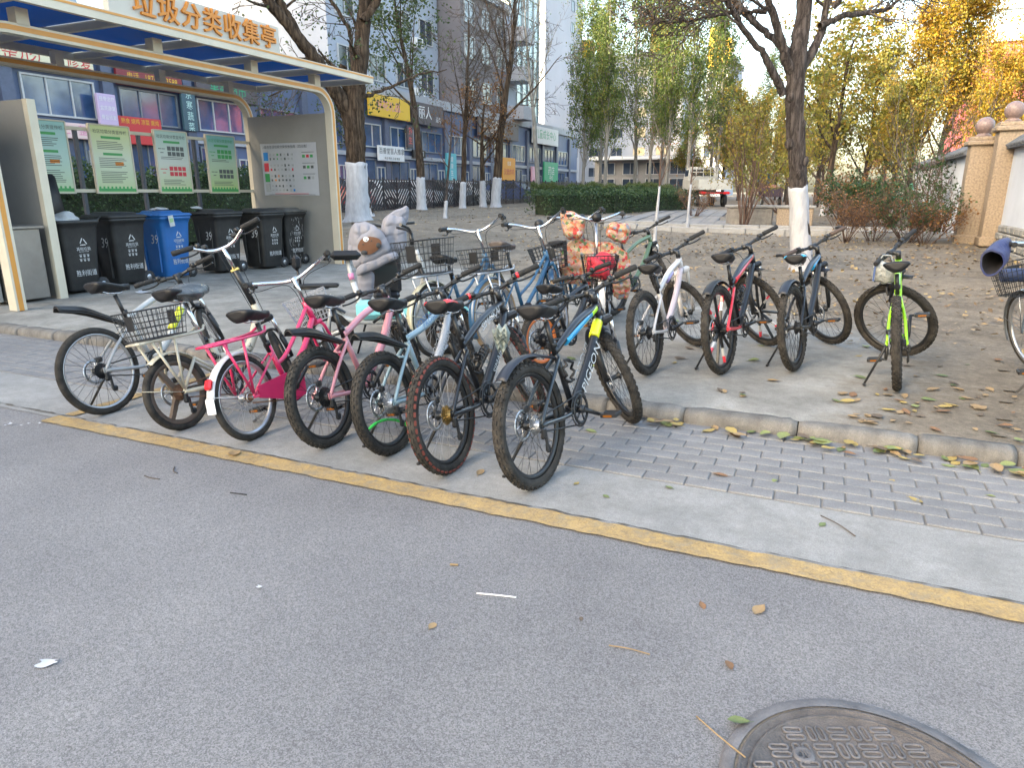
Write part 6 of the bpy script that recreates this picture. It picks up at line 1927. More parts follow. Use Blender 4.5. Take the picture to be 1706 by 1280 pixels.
# second row on the apron
ZA = .110
bike('white mountain bike with pale pink and violet frame behind the front row', -1.100, 4.90, 82, 9, 55, z=ZA, c1=fpaint('pearl_white', (.46, .44, .435)), c2=fpaint('pearl_pink', (.46, .39, .415)), fork=fpaint('pearl_white', (.46, .44, .435)), R=.305, wb=1.05, rim=blackm, spoke=spoke_b, sz=.74, sl=.34, bands=[('top', .35, .6, fpaint('violet', (.25, .20, .40)), .0250)], crank=5, cass=blackm, barm=blackm, stan=white_c)
b15, i15 = bike('black and red mountain bike with ten spoke wheels', -.61, 5.14, 79, 9, 55, z=ZA, c1=black_fr, c2=black_fr, c3=red_c, R=.325, wb=1.08, spokes=10, spoke=blackm, magm=(white_c, red_c), knob=True, rf='short', ff='blade', sz=.82, sadrefl=True, lock=True, crank=0, bands=[('top', .12, .96, red_c, .0252)], shock=True)
bike('black and blue mountain bike standing in front of the pruned tree', -.13, 5.46, 78, 9, 52, z=ZA, c1=black_fr, c2=black_fr, bands=[('top', .55, .96, cyan, .0252)], R=.32, wb=1.07, rf='short', ff='blade', fenm=mat('guard_slate', (.012, .015, .024), .45), barend=True, sz=.80, sad2=cyan, crank=0, grip=mat('grip_brown', (.06, .04, .032), .7))
b17, i17 = bike('lime green mountain bike with a plastic bag on its bars', .53, 5.18, 85, 8, 66, z=ZA, c1=fpaint('acid_green', (.25, .55, .012)), c2=fpaint('acid_green', (.25, .55, .012)), R=.318, wb=1.05, rf=None, ff='blade', sz=.80, crank=60, stan=blackm, spoke=spoke_b)
b18, i18 = bike('old grey city bike cut off by the right edge with wire basket', 1.43, 5.10, 87, 8, 20, z=ZA, c1=fpaint('steel_blue', (.10, .14, .19)), R=.30, wb=1.08, rt=.018, knob=False, style='step', rim=alu, spoke=spoke_m, hub=alu, disc=False, susp=False, fork=fpaint('steel_blue', (.10, .14, .19)), bar='city', barm=chrome, stemm=chrome, rise=.20, up=.05, derail=False, rf='full', ff='full', fenm=fpaint('fender_dull', (.12, .13, .14)), rack=blackm, fbasket=blackm, kick='mid', sz=.78, rusty=True)
bike('olive green mountain bike behind the white one', -2.05, 7.20, 72, 9, 50, z=ZA, c1=fpaint('olive', (.075, .13, .065)), R=.328, wb=1.08, rf='beam', beamz=-.02, ff='blade', sz=.84, cass=blackm, crank=200)
blue_old = fpaint('old_blue', (.018, .085, .165), .4, .3, .16)
b9, i9 = bike('blue step through city bike with a big wire basket behind the saddle', -2.78, 4.72, 84, 7, 20, z=ZA, c1=blue_old, R=.30, wb=1.06, rt=.018, knob=False, style='step', rim=alu, spoke=spoke_m, hub=alu, disc=False, susp=False, fork=blue_old, bar='city', barm=chrome, stemm=chrome, rise=.20, up=.07, derail=False, rf='full', ff='full', fenm=fpaint('fender_cream', (.36, .34, .24), .35), rack=alu, rbasket=blackm, rbsize=(.34, .36, .26), rbx=-.02, kick='mid', sz=.76, cassk=.6, valve_refl='o')
b11, i11 = bike('blue city bike with tan tyres and baskets front and rear', -2.40, 5.05, 80, 7, 25, z=ZA, c1=blue_old, R=.305, wb=1.08, rt=.018, knob=False, tyre=mat('tyre_tan', (.28, .19, .11), .8, var=.2), style='step', rim=alu, spoke=spoke_m, hub=alu, disc=False, susp=False, fork=blue_old, bar='city', barm=chrome, stemm=chrome, rise=.22, up=.08, derail=False, rf='full', ff='full', fenm=fpaint('fender_blue', (.022, .075, .15)), rack=alu, rbasket=blackm, rbsize=(.30, .32, .18), fbasket=blackm, kick='mid', sz=.86, cassk=.6, sad=mat('saddle_brown', (.07, .055, .05), .5), lamp=blackp)
b11b, i11b = bike('third old blue city bike with silver bars beside the flowered covers', -2.30, 6.15, 86, 7, 10, z=ZA, c1=blue_old, R=.31, wb=1.08, rt=.018, knob=False, style='step', rim=alu, spoke=spoke_m, hub=alu, disc=False, susp=False, fork=blue_old, bar='city', barm=chrome, stemm=chrome, rise=.22, up=.08, derail=False, rf='full', ff='full', fenm=fpaint('fender_blue', (.022, .075, .15)), rack=alu, kick='mid', sz=.80, cassk=.6, lamp=blackp)
b12, i12 = bike('black commuter bike facing the camera under flowered bar covers', -2.05, 7.05, -78, -6, 12, z=ZA, c1=black_fr, R=.26, wb=1.0, rt=.022, knob=False, style='step', rim=alu, spoke=spoke_m, disc=False, susp=False, fork=blackm, bar='city', barm=chrome, stemm=chrome, rise=.36, up=.06, derail=False, rf='full', ff='full', fenm=white_c, rack=blackm, fbasket=blackm, fbsize=(.24, .32, .22), kick=None, sz=.74, lamp=blackp, cassk=.6)
bike('small black childrens bike with orange rims half hidden behind the front row', -1.88, 4.75, 72, 9, 35, z=ZA - .005, c1=black_fr, R=.215, wb=.80, rt=.022, rim=fpaint('rim_orange', (.62, .16, .04)), deep=.026, rf='short', ff='clip', fenm=mat('guard_slate', (.012, .015, .024), .45), sz=.58, sl=.24, ht=.1, rise=.04, bw=.24, crk=.75, ring=.065, sadL=.22)
# ------------------------------------------------------------------ covers, bags and other things carried by the bikes
def wm(b): return T(*b.location) @ b.rotation_euler.to_matrix().to_4x4()
def wp(b, q): return wm(b) @ Vector([float(c) for c in q])
quilt_m = mat('quilt_grey', (.205, .205, .235), .8, var=.08, vs=4, bump=.15, bs=40)
# small electric moped bike with quilted wind guard
em = thing('electric_moped', 'small white electric moped with mint battery box behind the pink bike', 'moped', (-3.56, 4.32, ZA - .017))
em.rotation_euler = (-R_(5), 0, R_(36))
ew = white_c; mint = fpaint('mint', (.22, .62, .64), .35)
Re = .205
for nm, xx in (('rear_wheel', 0), ('front_wheel', .98)):
    w = link(nm, rim_mesh(Re, .032, blackm, .03), em, T(xx, 0, Re))
    link('tyre', tyre_mesh(Re, .032, False, tyre_m), w)
    link('spokes', spoke_mesh(Re, .032, 5, blackm, .03), w)
f = MB().tube(curve([(.98 - .26, 0, .86), (.98 - .20, 0, .66), (.70, 0, .36), (.55, 0, .30), (.15, 0, .33), (.02, 0, .52)], 6), .024, 12)
f.tube([(.30, 0, .32), (.22, 0, .62)], .022, 12)
for s in (-1, 1): f.tube([(.25, s * .05, .30), (0, s * .07, Re)], .014, 8).tube([(.05, s * .05, .52), (0, s * .07, Re)], .012, 8)
f.build('frame', ew, em)
MB().box((.46, 0, .40), (.46, .16, .15), bev=.035).box((.62, -.083, .44), (.12, .004, .04), 1).build('battery_box', [mint, white_c], em)
MB().tube([(.22, 0, .60), (.185, 0, .80)], .017, 10).tube([(.212, 0, .64), (.205, 0, .69)], .023, 10, 1).build('seat_post', [ew, p_pink], em)
MB().box((.175, 0, .83), (.24, .20, .075), bev=.034).build('saddle', sad_m, em)
MB().box((-.06, 0, .60), (.34, .15, .035), bev=.012).tube([(.03, -.06, .58), (-.2, -.06, .58)], .008, 6).tube([(.03, .06, .58), (-.2, .06, .58)], .008, 6).tube([(-.18, 0, .6), (-.2, 0, .74)], .01, 6).build('rear_rack', blackm, em)
MB().box((-.20, 0, .78), (.06, .17, .12), bev=.028).build('back_pad', sad_m, em)
fk = MB().tube([(.70, 0, .90), (.69, 0, 1.0)], .018, 10)
for s in (-1, 1): fk.tube([(.75, s * .06, .72), (.98, s * .065, Re)], .017, 8)
fk.tube([(.74, -.07, .74), (.74, .07, .74)], .02, 8).build('fork', blackm, em)
MB().tube(curve([(.60, -.28, 1.05), (.66, -.15, 1.03), (.69, 0, 1.0), (.66, .15, 1.03), (.60, .28, 1.05)], 5), .012, 8).build('handlebar', blackm, em)
fender(MB(), .98, Re, Re + .03, 10, 140, .09).build('front_mudguard', mint, em)
fender(MB(), 0, Re, Re + .03, 50, 175, .09).build('rear_mudguard', blackp, em)
MB().tube([(.36, -.09, .30), (.46, -.11, .38)], .011, 8).box((.46, -.15, .385), (.09, .08, .022), bev=.004).build('crank', blackm, em)
MB().tube([(.30, .06, .28), (.22, .2, .02)], .009, 6).build('kickstand', blackm, em)
def pillow(mb, bl, br, tr, tl, depth, bulge, nq=(3, 3), mi=0, y0=0.0, wr=.004, seed=0, groove=.5):
    """padded cushion with stitched squares: corners given as (sideways, up, depth)"""
    r = np.random.default_rng(seed); ph = r.uniform(0, 6.28, 4)
    c = [np.array(q if len(q) == 3 else (q[0], q[1], 0.0), float) for q in (bl, br, tr, tl)]
    def fn(u, v, s):
        p = (c[0] * (1 - u) + c[1] * u) * (1 - v) + (c[3] * (1 - u) + c[2] * u) * v
        e = (1 - abs(2 * u - 1) ** 5) * (1 - abs(2 * v - 1) ** 5)
        st_ = 1 - groove * (1 - abs(math.sin(u * math.pi * nq[0])) ** .5 * abs(math.sin(v * math.pi * nq[1])) ** .5)
        rd = .10 * (1 - e)
        cc = (c[0] + c[1] + c[2] + c[3]) / 4
        p = p + (cc - p) * rd * (abs(2 * u - 1) ** 3 * abs(2 * v - 1) ** 3) * 2
        yy = p[2] + y0 + s * (depth / 2 * max(e, 0) ** .5 + bulge * e * st_) + wr * math.sin(u * 17 + ph[0] + v * 5) * e + wr * math.sin(v * 23 + ph[1]) * e
        return (p[0], yy, p[1] + wr * math.sin(u * 13 + ph[2]))
    mb.grid(lambda u, v: fn(u, v, -1), 8 * nq[0], 8 * nq[1], mi)
    mb.grid(lambda u, v: fn(u, v, 1), 12, 12, mi)
    return fn
# second scooter, wearing the quilted guard
scoot = thing('electric_scooter', 'dark electric scooter hidden behind the grey quilted wind guard', 'scooter', (-4.02, 5.72, ZA), R_(35))
sb_ = mat('scooter_black', (.012, .012, .014), .4, coat=.3)
MB().box((.06, .52, .50), (.26, .62, .30), bev=.08).box((.06, .16, .30), (.26, .5, .08), bev=.03).box((.06, -.02, .62), (.30, .10, .62), bev=.04).build('body', sb_, scoot)
MB().box((.06, .50, .70), (.24, .55, .10), bev=.045).build('seat', sad_m, scoot)
MB().tube(curve([(-.24, .02, 1.0), (-.05, -.02, .99), (.06, -.03, .97), (.17, -.02, .99), (.36, .02, 1.0)], 5), .013, 8).tube([(.06, -.03, .6), (.06, -.03, .97)], .02, 8).build('handlebar', blackm, scoot)
for yy in (-.16, .66):
    w = link('wheel', tyre_mesh(.20, .04, False, tyre_m), scoot, T(.06, yy, .20) @ RZ(90))
    link('rim', rim_mesh(.20, .04, blackm, .05), w)
q = MB()
k_ = .00086
def qp(X, Y, d=0.0): return ((X - 480) * k_, 1.22 - (Y - 80) * k_, d)
pillow(q, qp(185, 860, .02), qp(520, 720, -.02), qp(500, 330, -.02), qp(200, 300, .05), .05, .06, (3, 4), 0, -.26, seed=1, groove=.42)
pillow(q, qp(128, 700, .10), qp(330, 780, .0), qp(420, 300, .0), qp(190, 330, .10), .05, .05, (2, 5), 0, -.22, seed=7, groove=.4)
fnp = pillow(q, qp(280, 790), qp(640, 620), qp(500, 330), qp(240, 480), .02, .03, (2, 2), 0, -.35, seed=2, groove=.3)
pillow(q, qp(225, 900, .0), qp(720, 690, .0), qp(660, 600, .0), qp(240, 760, .0), .03, .05, (4, 1), 0, -.33, seed=3, groove=.3)
pillow(q, qp(235, 1180, .03), qp(390, 1170, .03), qp(440, 830, .0), qp(235, 830, .0), .03, .035, (1, 3), 0, -.26, seed=4, groove=.2)
pillow(q, qp(500, 700, .02), qp(800, 640, .06), qp(800, 250, .06), qp(560, 240, .02), .04, .04, (2, 4), 0, -.22, seed=5, groove=.4)
pillow(q, qp(500, 450, .02), qp(820, 360, .08), qp(850, 120, .10), qp(560, 250, .04), .03, .03, (2, 2), 0, -.2, seed=6, groove=.2)
qo = q.build('quilted_wind_guard', quilt_m)
qo.matrix_basis = wm(scoot)
tag(qo, 'grey quilted wind guard with a brown animal patch hanging on the scooter', 'wind guard')
bear = mat('patch_brown', (.13, .055, .026), .8, var=.1, bump=.2, bs=80)
def disc(X, Y, w, h, m, y, name, rot=0.0, amt=.012):
    cx, cz = (X - 480) * k_, 1.22 - (Y - 80) * k_
    MB().grid(lambda a, r_: (w * k_ / 2 * r_ * math.cos(6.2832 * a) * (1 + .1 * math.cos(12.566 * a)), -amt * (1 - r_ * r_), h * k_ / 2 * r_ * math.sin(6.2832 * a) * (1 + .06 * math.cos(18.85 * a))), 28, 5).build(name, m, qo, T(cx, y, cz) @ RY(rot))
disc(392, 545, 235, 185, bear, -.407, 'animal_patch', -14)
disc(330, 622, 62, 50, p_black, -.417, 'patch_ear', -14, .004); disc(487, 550, 50, 62, p_black, -.417, 'patch_ear', -14, .004)
disc(358, 482, 56, 54, p_white, -.419, 'patch_muzzle', -14, .004)
for X, Y, s in ((360, 487, 14), (325, 535, 16), (412, 498, 16)): disc(X, Y, s, s, p_black, -.4255, 'patch_dot', 0, .002)

# flowered covers: bar mitts and apron, red bag in the basket
fl_m = bpy.data.materials.new('flower_cloth'); fl_m.use_nodes = True
N, L = fl_m.node_tree.nodes, fl_m.node_tree.links
tc = N.new('ShaderNodeTexCoord'); vo = N.new('ShaderNodeTexVoronoi'); vo.inputs['Scale'].default_value = 34
sp = N.new('ShaderNodeSeparateColor'); rp = N.new('ShaderNodeValToRGB'); rp.color_ramp.interpolation = 'CONSTANT'
els = rp.color_ramp.elements
els[0].color = (.40, .25, .16, 1); els[1].color = (.42, .04, .04, 1); els[1].position = .26
for ps, c in ((.38, (.46, .14, .07, 1)), (.52, (.42, .30, .22, 1)), (.60, (.42, .25, .17, 1)), (.80, (.10, .16, .07, 1)), (.85, (.20, .22, .26, 1)), (.90, (.42, .33, .28, 1))):
    e = els.new(ps); e.color = c
L.new(tc.outputs['Object'], vo.inputs[0]); L.new(vo.outputs['Color'], sp.inputs[0]); L.new(sp.outputs[0], rp.inputs[0])
v2 = N.new('ShaderNodeTexVoronoi'); v2.inputs['Scale'].default_value = 90
L.new(tc.outputs['Object'], v2.inputs[0])
mx = N.new('ShaderNodeMix'); mx.data_type = 'RGBA'; mx.blend_type = 'MULTIPLY'; mx.inputs['Factor'].default_value = .55
L.new(rp.outputs[0], mx.inputs[6]); L.new(v2.outputs['Color'], mx.inputs[7]); 
gmix = N.new('ShaderNodeMix'); gmix.data_type = 'RGBA'; gmix.blend_type = 'ADD'; gmix.inputs['Factor'].default_value = .25
L.new(mx.outputs[2], gmix.inputs[6]); L.new(rp.outputs[0], gmix.inputs[7])
L.new(gmix.outputs[2], N['Principled BSDF'].inputs['Base Color']); N['Principled BSDF'].inputs['Roughness'].default_value = .75
def mitt(label, b, inner, outer, rad, m, m_in, flare=1.0, name='handlebar_mitt', seed=0):
    """padded sleeve over a grip: from the narrow inner end to the open outer end, in bike coordinates"""
    A, B = np.array(wp(b, inner)), np.array(wp(b, outer))
    d = unit(B - A); L_ = np.linalg.norm(B - A)
    up = np.array([0, 0, 1.]); s_ = unit(np.cross(d, up)); u_ = np.cross(s_, d)
    r = np.random.default_rng(seed); ph = r.uniform(0, 6, 4)
    def fn(t, a, k):
        an = 2 * math.pi * a
        rr_ = rad * (.42 + .58 * min(1, t * 1.7) ** .7) * (1 + (flare - 1) * max(0, t - .6) / .4) * k
        rr_ *= 1 + .06 * math.sin(an * 3 + ph[0] + t * 5) + .018 * math.sin(an * 7 + ph[1] + t * 9)
        p = d * L_ * t + s_ * rr_ * math.cos(an) * .85 + u_ * (rr_ * math.sin(an) * 1.12 - rad * .25)
        return tuple(p)
    b_ = MB().grid(lambda t, a: fn(t, a, 1.0), 18, 52).grid(lambda t, a: fn(.2 + .8 * t, a, .84), 10, 52, 1).grid(lambda t, a: fn(1, a, .84 + .16 * t), 2, 52)
    b_.grid(lambda t, a: tuple(np.array(fn(0, a, 1.0)) * t), 2, 26)
    o = b_.build(name, [m, m_in])
    o.location = tuple(A)
    return tag(o, label, 'mitt')
dark_in = mat('mitt_lining', (.014, .014, .02), .8)
S12 = i12['SM']
def st(SM_, q): return tuple(SM_ @ Vector([float(c) for c in q]))
Cb = i12['Cb']
ctr = wp(b12, st(S12, (Cb[0], 0, Cb[1])))
QM = T(ctr[0], ctr[1], ctr[2]) @ RZ(18)
k6 = .0068
def fp(X, Y, d=0.0): return ((X / 9.14 - 53) * k6, -(Y / 9.14 - 26) * k6, d)
for lb, cs, sd in (('flowered padded bar mitt on the left side of the headlamp', (fp(90, 480, .06), fp(330, 470, .0), fp(370, 190, .0), fp(5, 80, .08)), 1), ('flowered padded bar mitt on the right side of the headlamp', (fp(600, 440, .0), fp(880, 550, .06), fp(955, 290, .08), fp(640, 240, .0)), 2)):
    m = MB()
    pillow(m, *cs, .06, .045, (2, 2), 0, 0, wr=.006, seed=sd, groove=.25)
    o = m.build('handlebar_mitt', fl_m); o.matrix_basis = QM
    tag(o, lb, 'mitt')
m = MB()
pillow(m, fp(-20, 1100, .05), fp(960, 1010, .05), fp(930, 560, .03), fp(80, 440, .03), .03, .02, (3, 3), 0, .07, wr=.012, seed=3, groove=.3)
pillow(m, fp(740, 1250, .08), fp(960, 1250, .08), fp(960, 950, .05), fp(720, 980, .05), .02, .02, (1, 2), 0, .07, wr=.01, seed=4, groove=.3)
ao = m.build('wind_apron', fl_m); ao.matrix_basis = QM
tag(ao, 'flowered quilt apron hanging below the bars of the commuter bike', 'wind guard')
HT = i12['HT']
q = wp(b12, st(S12, (HT[0] + .22, 0, HT[1] - .17)))
rb = blob('shopping_bag', 'bright red net bag stuffed in the front basket', 'bag', tuple(q), (.125, .15, .12), mat('bag_red', (.44, .02, .04), .6, var=.5, vs=30, bump=.8, bs=60), 8, .18)
# grey city bike mitts
bp = i18['bp']; S18 = i18['SM']
gl_m = mat('mitt_grey_blue', (.09, .095, .115), .7, var=.15, bump=.15, bs=60)
gl_b = mat('mitt_blue', (.014, .028, .13), .75, var=.2, vs=5, col2=(.05, .055, .09), bump=.3, bs=30)
e = bp[-1]
mitt('blue and grey open bar mitt pointing left at the right edge', b18, st(S18, (e[0] + .20, e[1] - .05, e[2] + .02)), st(S18, (e[0] - .12, e[1] + .20, e[2] - .05)), .078, gl_b, dark_in, 1.05, seed=3)
e = bp[0]
mitt('dark grey bar mitt cut off by the right edge', b18, st(S18, (e[0] + .20, e[1] + .05, e[2] + .02)), st(S18, (e[0] - .05, e[1] - .13, e[2] - .02)), .095, gl_m, dark_in, 1.05, seed=4)
q = wp(b18, st(S18, (i18['HT'][0] + .22, 0, i18['HT'][1] - .12)))
rl = MB().tube(curve([(-.16, 0, 0), (-.05, .005, .008), (.06, 0, .004), (.17, 0, 0)], 5), [.042] + [.05] * 14 + [.044], 14).build('rolled_cloth', mat('roll_navy', (.03, .05, .12), .6, var=.25, bump=.3, bs=50))
rl.location = (q[0], q[1], q[2] + .06); rl.rotation_euler = (0, 0, R_(8))
tag(rl, 'rolled dark navy cover in the basket of the grey city bike', 'cover')
# bag and tissue on bikes
q = wp(b17, st(i17['SM'], tuple(i17['bp'][-5] + np.array([0.02, 0, -.17]))))
m = MB()
pillow(m, (-.075, -.15, .02), (.075, -.16, .0), (.085, .0, .0), (-.085, .012, .0), .05, .03, (1, 1), 0, 0, wr=.008, seed=9, groove=.1)
m.tube([(-.05, 0, .0), (-.02, .01, .05), (.03, .01, .05), (.05, 0, .0)], .006, 5)
m.box((-.072, -.045, -.075), (.012, .004, .12), 1)
bag = m.build('carrier_bag', [mat('carrier_bag', (.26, .27, .265), .45, var=.25, vs=14, bump=.6, bs=40), mat('bag_blue', (.05, .09, .22), .5)])
bag.matrix_basis = T(q[0] - .02, q[1] - .04, q[2] + .14) @ RZ(5)
tag(bag, 'grey plastic carrier bag hanging on the bars of the lime bike', 'bag')
q = wp(b2, (i2['SP'][0] + .03, 0, i2['SP'][1] + .02))
sb = blob('saddle_cover', 'crumpled clear plastic over the saddle of the cream folding bike', 'cover', (q[0], q[1], q[2] - .005), (.15, .10, .05), mat('plastic_cover', (.06, .066, .072), .2, var=.5, vs=9, bump=.6, bs=28), 10, .16)
sb.rotation_euler = (0, 0, R_(90))
m = MB()
pillow(m, (-.03, -.09, .0), (.02, -.12, .0), (.06, .01, .0), (-.06, .03, .0), .02, .022, (2, 2), 0, 0, wr=.012, seed=12, groove=.6)
pillow(m, (-.05, -.03, .0), (.04, -.05, .0), (.05, .045, .0), (-.03, .05, .0), .02, .03, (2, 1), 0, -.015, wr=.012, seed=13, groove=.6)
tl = m.build('cloth_bundle', mat('tissue_green', (.24, .275, .255), .85, var=.15, vs=20, bump=.6, bs=60))
tl.matrix_basis = T(-1.60, 3.40, .645) @ RZ(20)
tag(tl, 'pale green tissue bundle tied on the frame of the black bike', 'cloth')
hl = MB().tube(curve([(.06 * math.cos(a) - .02 * math.sin(a * 2), .15 * math.cos(a + .4), .035 + .09 * (1 + math.sin(a))) for a in np.linspace(0, 6.28, 22)], 3), .0085, 8).build('cable_lock', mat('lock_green', (.02, .40, .06), .35))
hl.location = (-2.125, 3.02, -.02)
tag(hl, 'bright green cable lock looped through the rear wheel of the pale blue bike', 'lock')
pb = MB().tube([(0, 0, 0), (.02, 0, .19), (.022, 0, .2)], [.036, .036, .02], 14).tube([(.022, 0, .2), (.025, 0, .24)], .016, 10, 1)

# ------------------------------------------------------------------ manhole, leaves and litter
iron = mat('cast_iron', (.115, .108, .112), .6, .3, var=.3, vs=9, bump=.3, bs=120, col2=(.15, .14, .14))
iron_d = mat('iron_dirt', (.15, .13, .105), .9, var=.3, vs=20, bump=.4, bs=90)
mh = thing('manhole_cover', 'round cast iron manhole cover with raised oval pattern in the asphalt', 'manhole cover', (.259, 1.53, 0), R_(24))
MB().lathe([(.334, .010), (.362, .012), (.368, .004)], 72, M=None).build('ring', iron, mh)
MB().lathe([(0, .006), (.336, .006)], 64).build('dirt_gap', iron_d, mh)
pl = MB().lathe([(0, .008), (.318, .008), (.320, .012), (.326, .012), (.3285, .005)], 72).lathe([(.292, .0075), (.294, .0115), (.300, .0115), (.302, .0075)], 64)
pl.build('plate', mat('iron_plate', (.095, .085, .082), .75, .2, var=.35, vs=14, bump=.4, bs=140), mh)
pt_ = MB()
ov = lambda a, L_, w: [((L_ / 2 - w / 2) * (1 if math.cos(t) > 0 else -1) + w / 2 * math.cos(t), w / 2 * math.sin(t), 0) for t in np.linspace(.01, 6.2832, 20, endpoint=False)]
sp_ = .058
for i in range(-5, 6):
    for j in range(-5, 6):
        cx, cy = i * sp_, j * sp_
        if math.hypot(cx, cy) > .262 or (i == 0 and j == 0): continue
        hor = (i + j) % 2 == 0
        for d_ in (-.0125, .0125):
            c = (cx, cy + d_) if hor else (cx + d_, cy)
            pt_.tube([(p_[0], p_[1], .0095) for p_ in ov(0, .047, .017)], .0034, 6, closed=True, M=T(c[0], c[1], 0) @ RZ(0 if hor else 90))
pt_.build('raised_pattern', iron, mh)
MB().lathe([(0, .0096), (.012, .0096), (.018, .0135), (.024, .0135), (.028, .009)], 18).build('key_hole', iron, mh, T(-.12, .16, .0))
MB().box((0, 0, .0102), (.022, .014, .001)).build('key_slot', p_black, mh, T(-.12, .16, 0) @ RZ(-20))

lm = [mat('fallen_brown', (.17, .09, .045), .8, var=.3, vs=30), mat('fallen_tan', (.25, .17, .088), .8, var=.25, vs=30), mat('fallen_yellow', (.29, .215, .07), .75, var=.25, vs=25), mat('fallen_green', (.105, .135, .05), .7, var=.3, vs=25), mat('fallen_dark', (.10, .075, .055), .85, var=.3, vs=30), mat('fallen_lime', (.17, .195, .07), .7, var=.3, vs=25)]
def leaf_shape(seed, m):
    r = np.random.default_rng(seed)
    n, k = 8, 4
    cu, cv, tw = r.uniform(.1, .55), r.uniform(.2, .7), r.uniform(-.3, .3)
    wd = r.uniform(.26, .40)
    V = []
    for i in range(n + 1):
        t = i / n
        w = wd * math.sin(math.pi * min(1, t * .96 + .02)) ** .75 * (1.15 - .5 * t)
        for j in range(-k // 2, k // 2 + 1):
            s = j / (k / 2)
            V.append((t - .5, w * s, cu * .5 * (t - .5) ** 2 + cv * w * abs(s) ** 1.5 * .55 + tw * (t - .5) * s * w + r.normal(0, .008) + .012))
    z0 = min(v[2] for v in V)
    V = [(a, b, c - z0 + .004) for a, b, c in V]
    F = [(i * (k + 1) + j, (i + 1) * (k + 1) + j, (i + 1) * (k + 1) + j + 1, i * (k + 1) + j + 1) for i in range(n) for j in range(k)]
    mb = MB().add(V, F, 0, True)
    mb.tube([(.48, 0, .02), (.58, .02, .012), (.70, .06, .008)], .012, 4)
    return mb.mesh('leaf', m)
LV = [[leaf_shape(100 + i * 3 + j, m) for j in range(3)] for i, m in enumerate(lm)]
def leaf(x, y, z, size, c, label, group):
    o = link('fallen_leaf', random.choice(LV[c]))
    o.location = (x, y, z); o.rotation_euler = (random.uniform(-.12, .12), random.uniform(-.12, .12), random.uniform(0, 6.28)); o.scale = (size,) * 3
    return tag(o, label, 'leaf', group)
single = [(-2.856, 2.609, .012, .12, 1, 'pale tan leaf lying on the yellow line left of the bikes'), (-1.508, 2.941, .006, .10, 1, 'large brown leaf on the concrete between two rear wheels'), (-1.012, 3.016, .006, .055, 2, 'small yellowish leaf right of the nearest rear wheel'),
          (-.832, 2.929, .006, .05, 3, 'small grey green leaf on the concrete edge of the yellow line'), (-.581, 3.155, .006, .06, 3, 'crumpled dark green leaf where pavers meet concrete'), (-.375, 3.41, .01, .10, 0, 'folded rust brown leaf on the grey pavers'), (-.118, 3.444, .01, .05, 5, 'small bright green leaf on the pavers'),
          (.108, 3.038, .006, .06, 3, 'dull green leaf on the concrete beside the twig'), (.414, 3.684, .01, .05, 2, 'pale yellow leaf in the middle of the pavers'), (.501, 3.48, .01, .085, 2, 'long pale yellow leaf on the pavers'), (.83, 3.679, .01, .05, 5, 'light green leaf on the pavers near the right edge'),
          (-1.181, 3.774, .01, .10, 5, 'pale green leaf under the front of the nearest bike'), (-.136, 1.92, .002, .06, 0, 'flattened brown leaf on the asphalt near the manhole'), (-.081, 2.263, .002, .085, 1, 'curled tan leaf on the asphalt beyond the manhole'), (-.266, 2.211, .002, .055, 0, 'small brown leaf on the asphalt left of the curled leaf'),
          (-1.067, 1.716, .002, .05, 1, 'shredded tan leaf on the asphalt left of centre'), (-.627, 1.959, .002, .03, 4, 'tiny dark leaf on the asphalt near the centre'), (-.081, 1.675, .014, .075, 3, 'green leaf on the rim of the manhole cover')]
for a in single: leaf(a[0], a[1], a[2], a[3] * .78, a[4], a[5], None)
CN = ['rust brown', 'tan', 'yellow', 'dull green', 'dark brown', 'pale green']
def spot(x):
    return 'the nearest bike' if x < -.85 else 'the red bike' if x < -.35 else 'the blue bike' if x < .25 else 'the lime bike' if x < .9 else 'the right edge'
def size_word(s): return 'small' if s < .07 else 'large' if s > .092 else 'curled'
for i in range(90):                     # along the foot of the kerb
    x = random.uniform(-1.0, 1.9) if random.random() < .75 else random.choice([-.75, .1, .55, .9]) + random.gauss(0, .12)
    s, c = random.uniform(.05, .11), random.choice([0, 1, 1, 2, 2, 3, 5, 4])
    leaf(x, CURB0 - .03 - abs(random.gauss(0, .07)), .01 + random.uniform(0, .025), s, c, f'{size_word(s)} {CN[c]} leaf at the foot of the kerb in front of {spot(x)}', 'leaves along the kerb')
for i in range(130):                    # on the apron and bare soil at the right
    if i < 85: x, y = random.uniform(.15, 1.9), CURB1 + abs(random.gauss(.05, .55))
    else: x, y = random.uniform(-2.2, 1.6), random.uniform(4.4, 7.5)
    if y > 8: continue
    s, c = random.uniform(.04, .105), random.choice([0, 1, 1, 2, 3, 4, 5, 1])
    leaf(x, y, float(terr(x, y)) + .012, s, c, f"{size_word(s)} {CN[c]} leaf on the ground behind the kerb {'close to' if y < 5 else 'farther back by'} {spot(x)}", 'leaves behind the kerb')
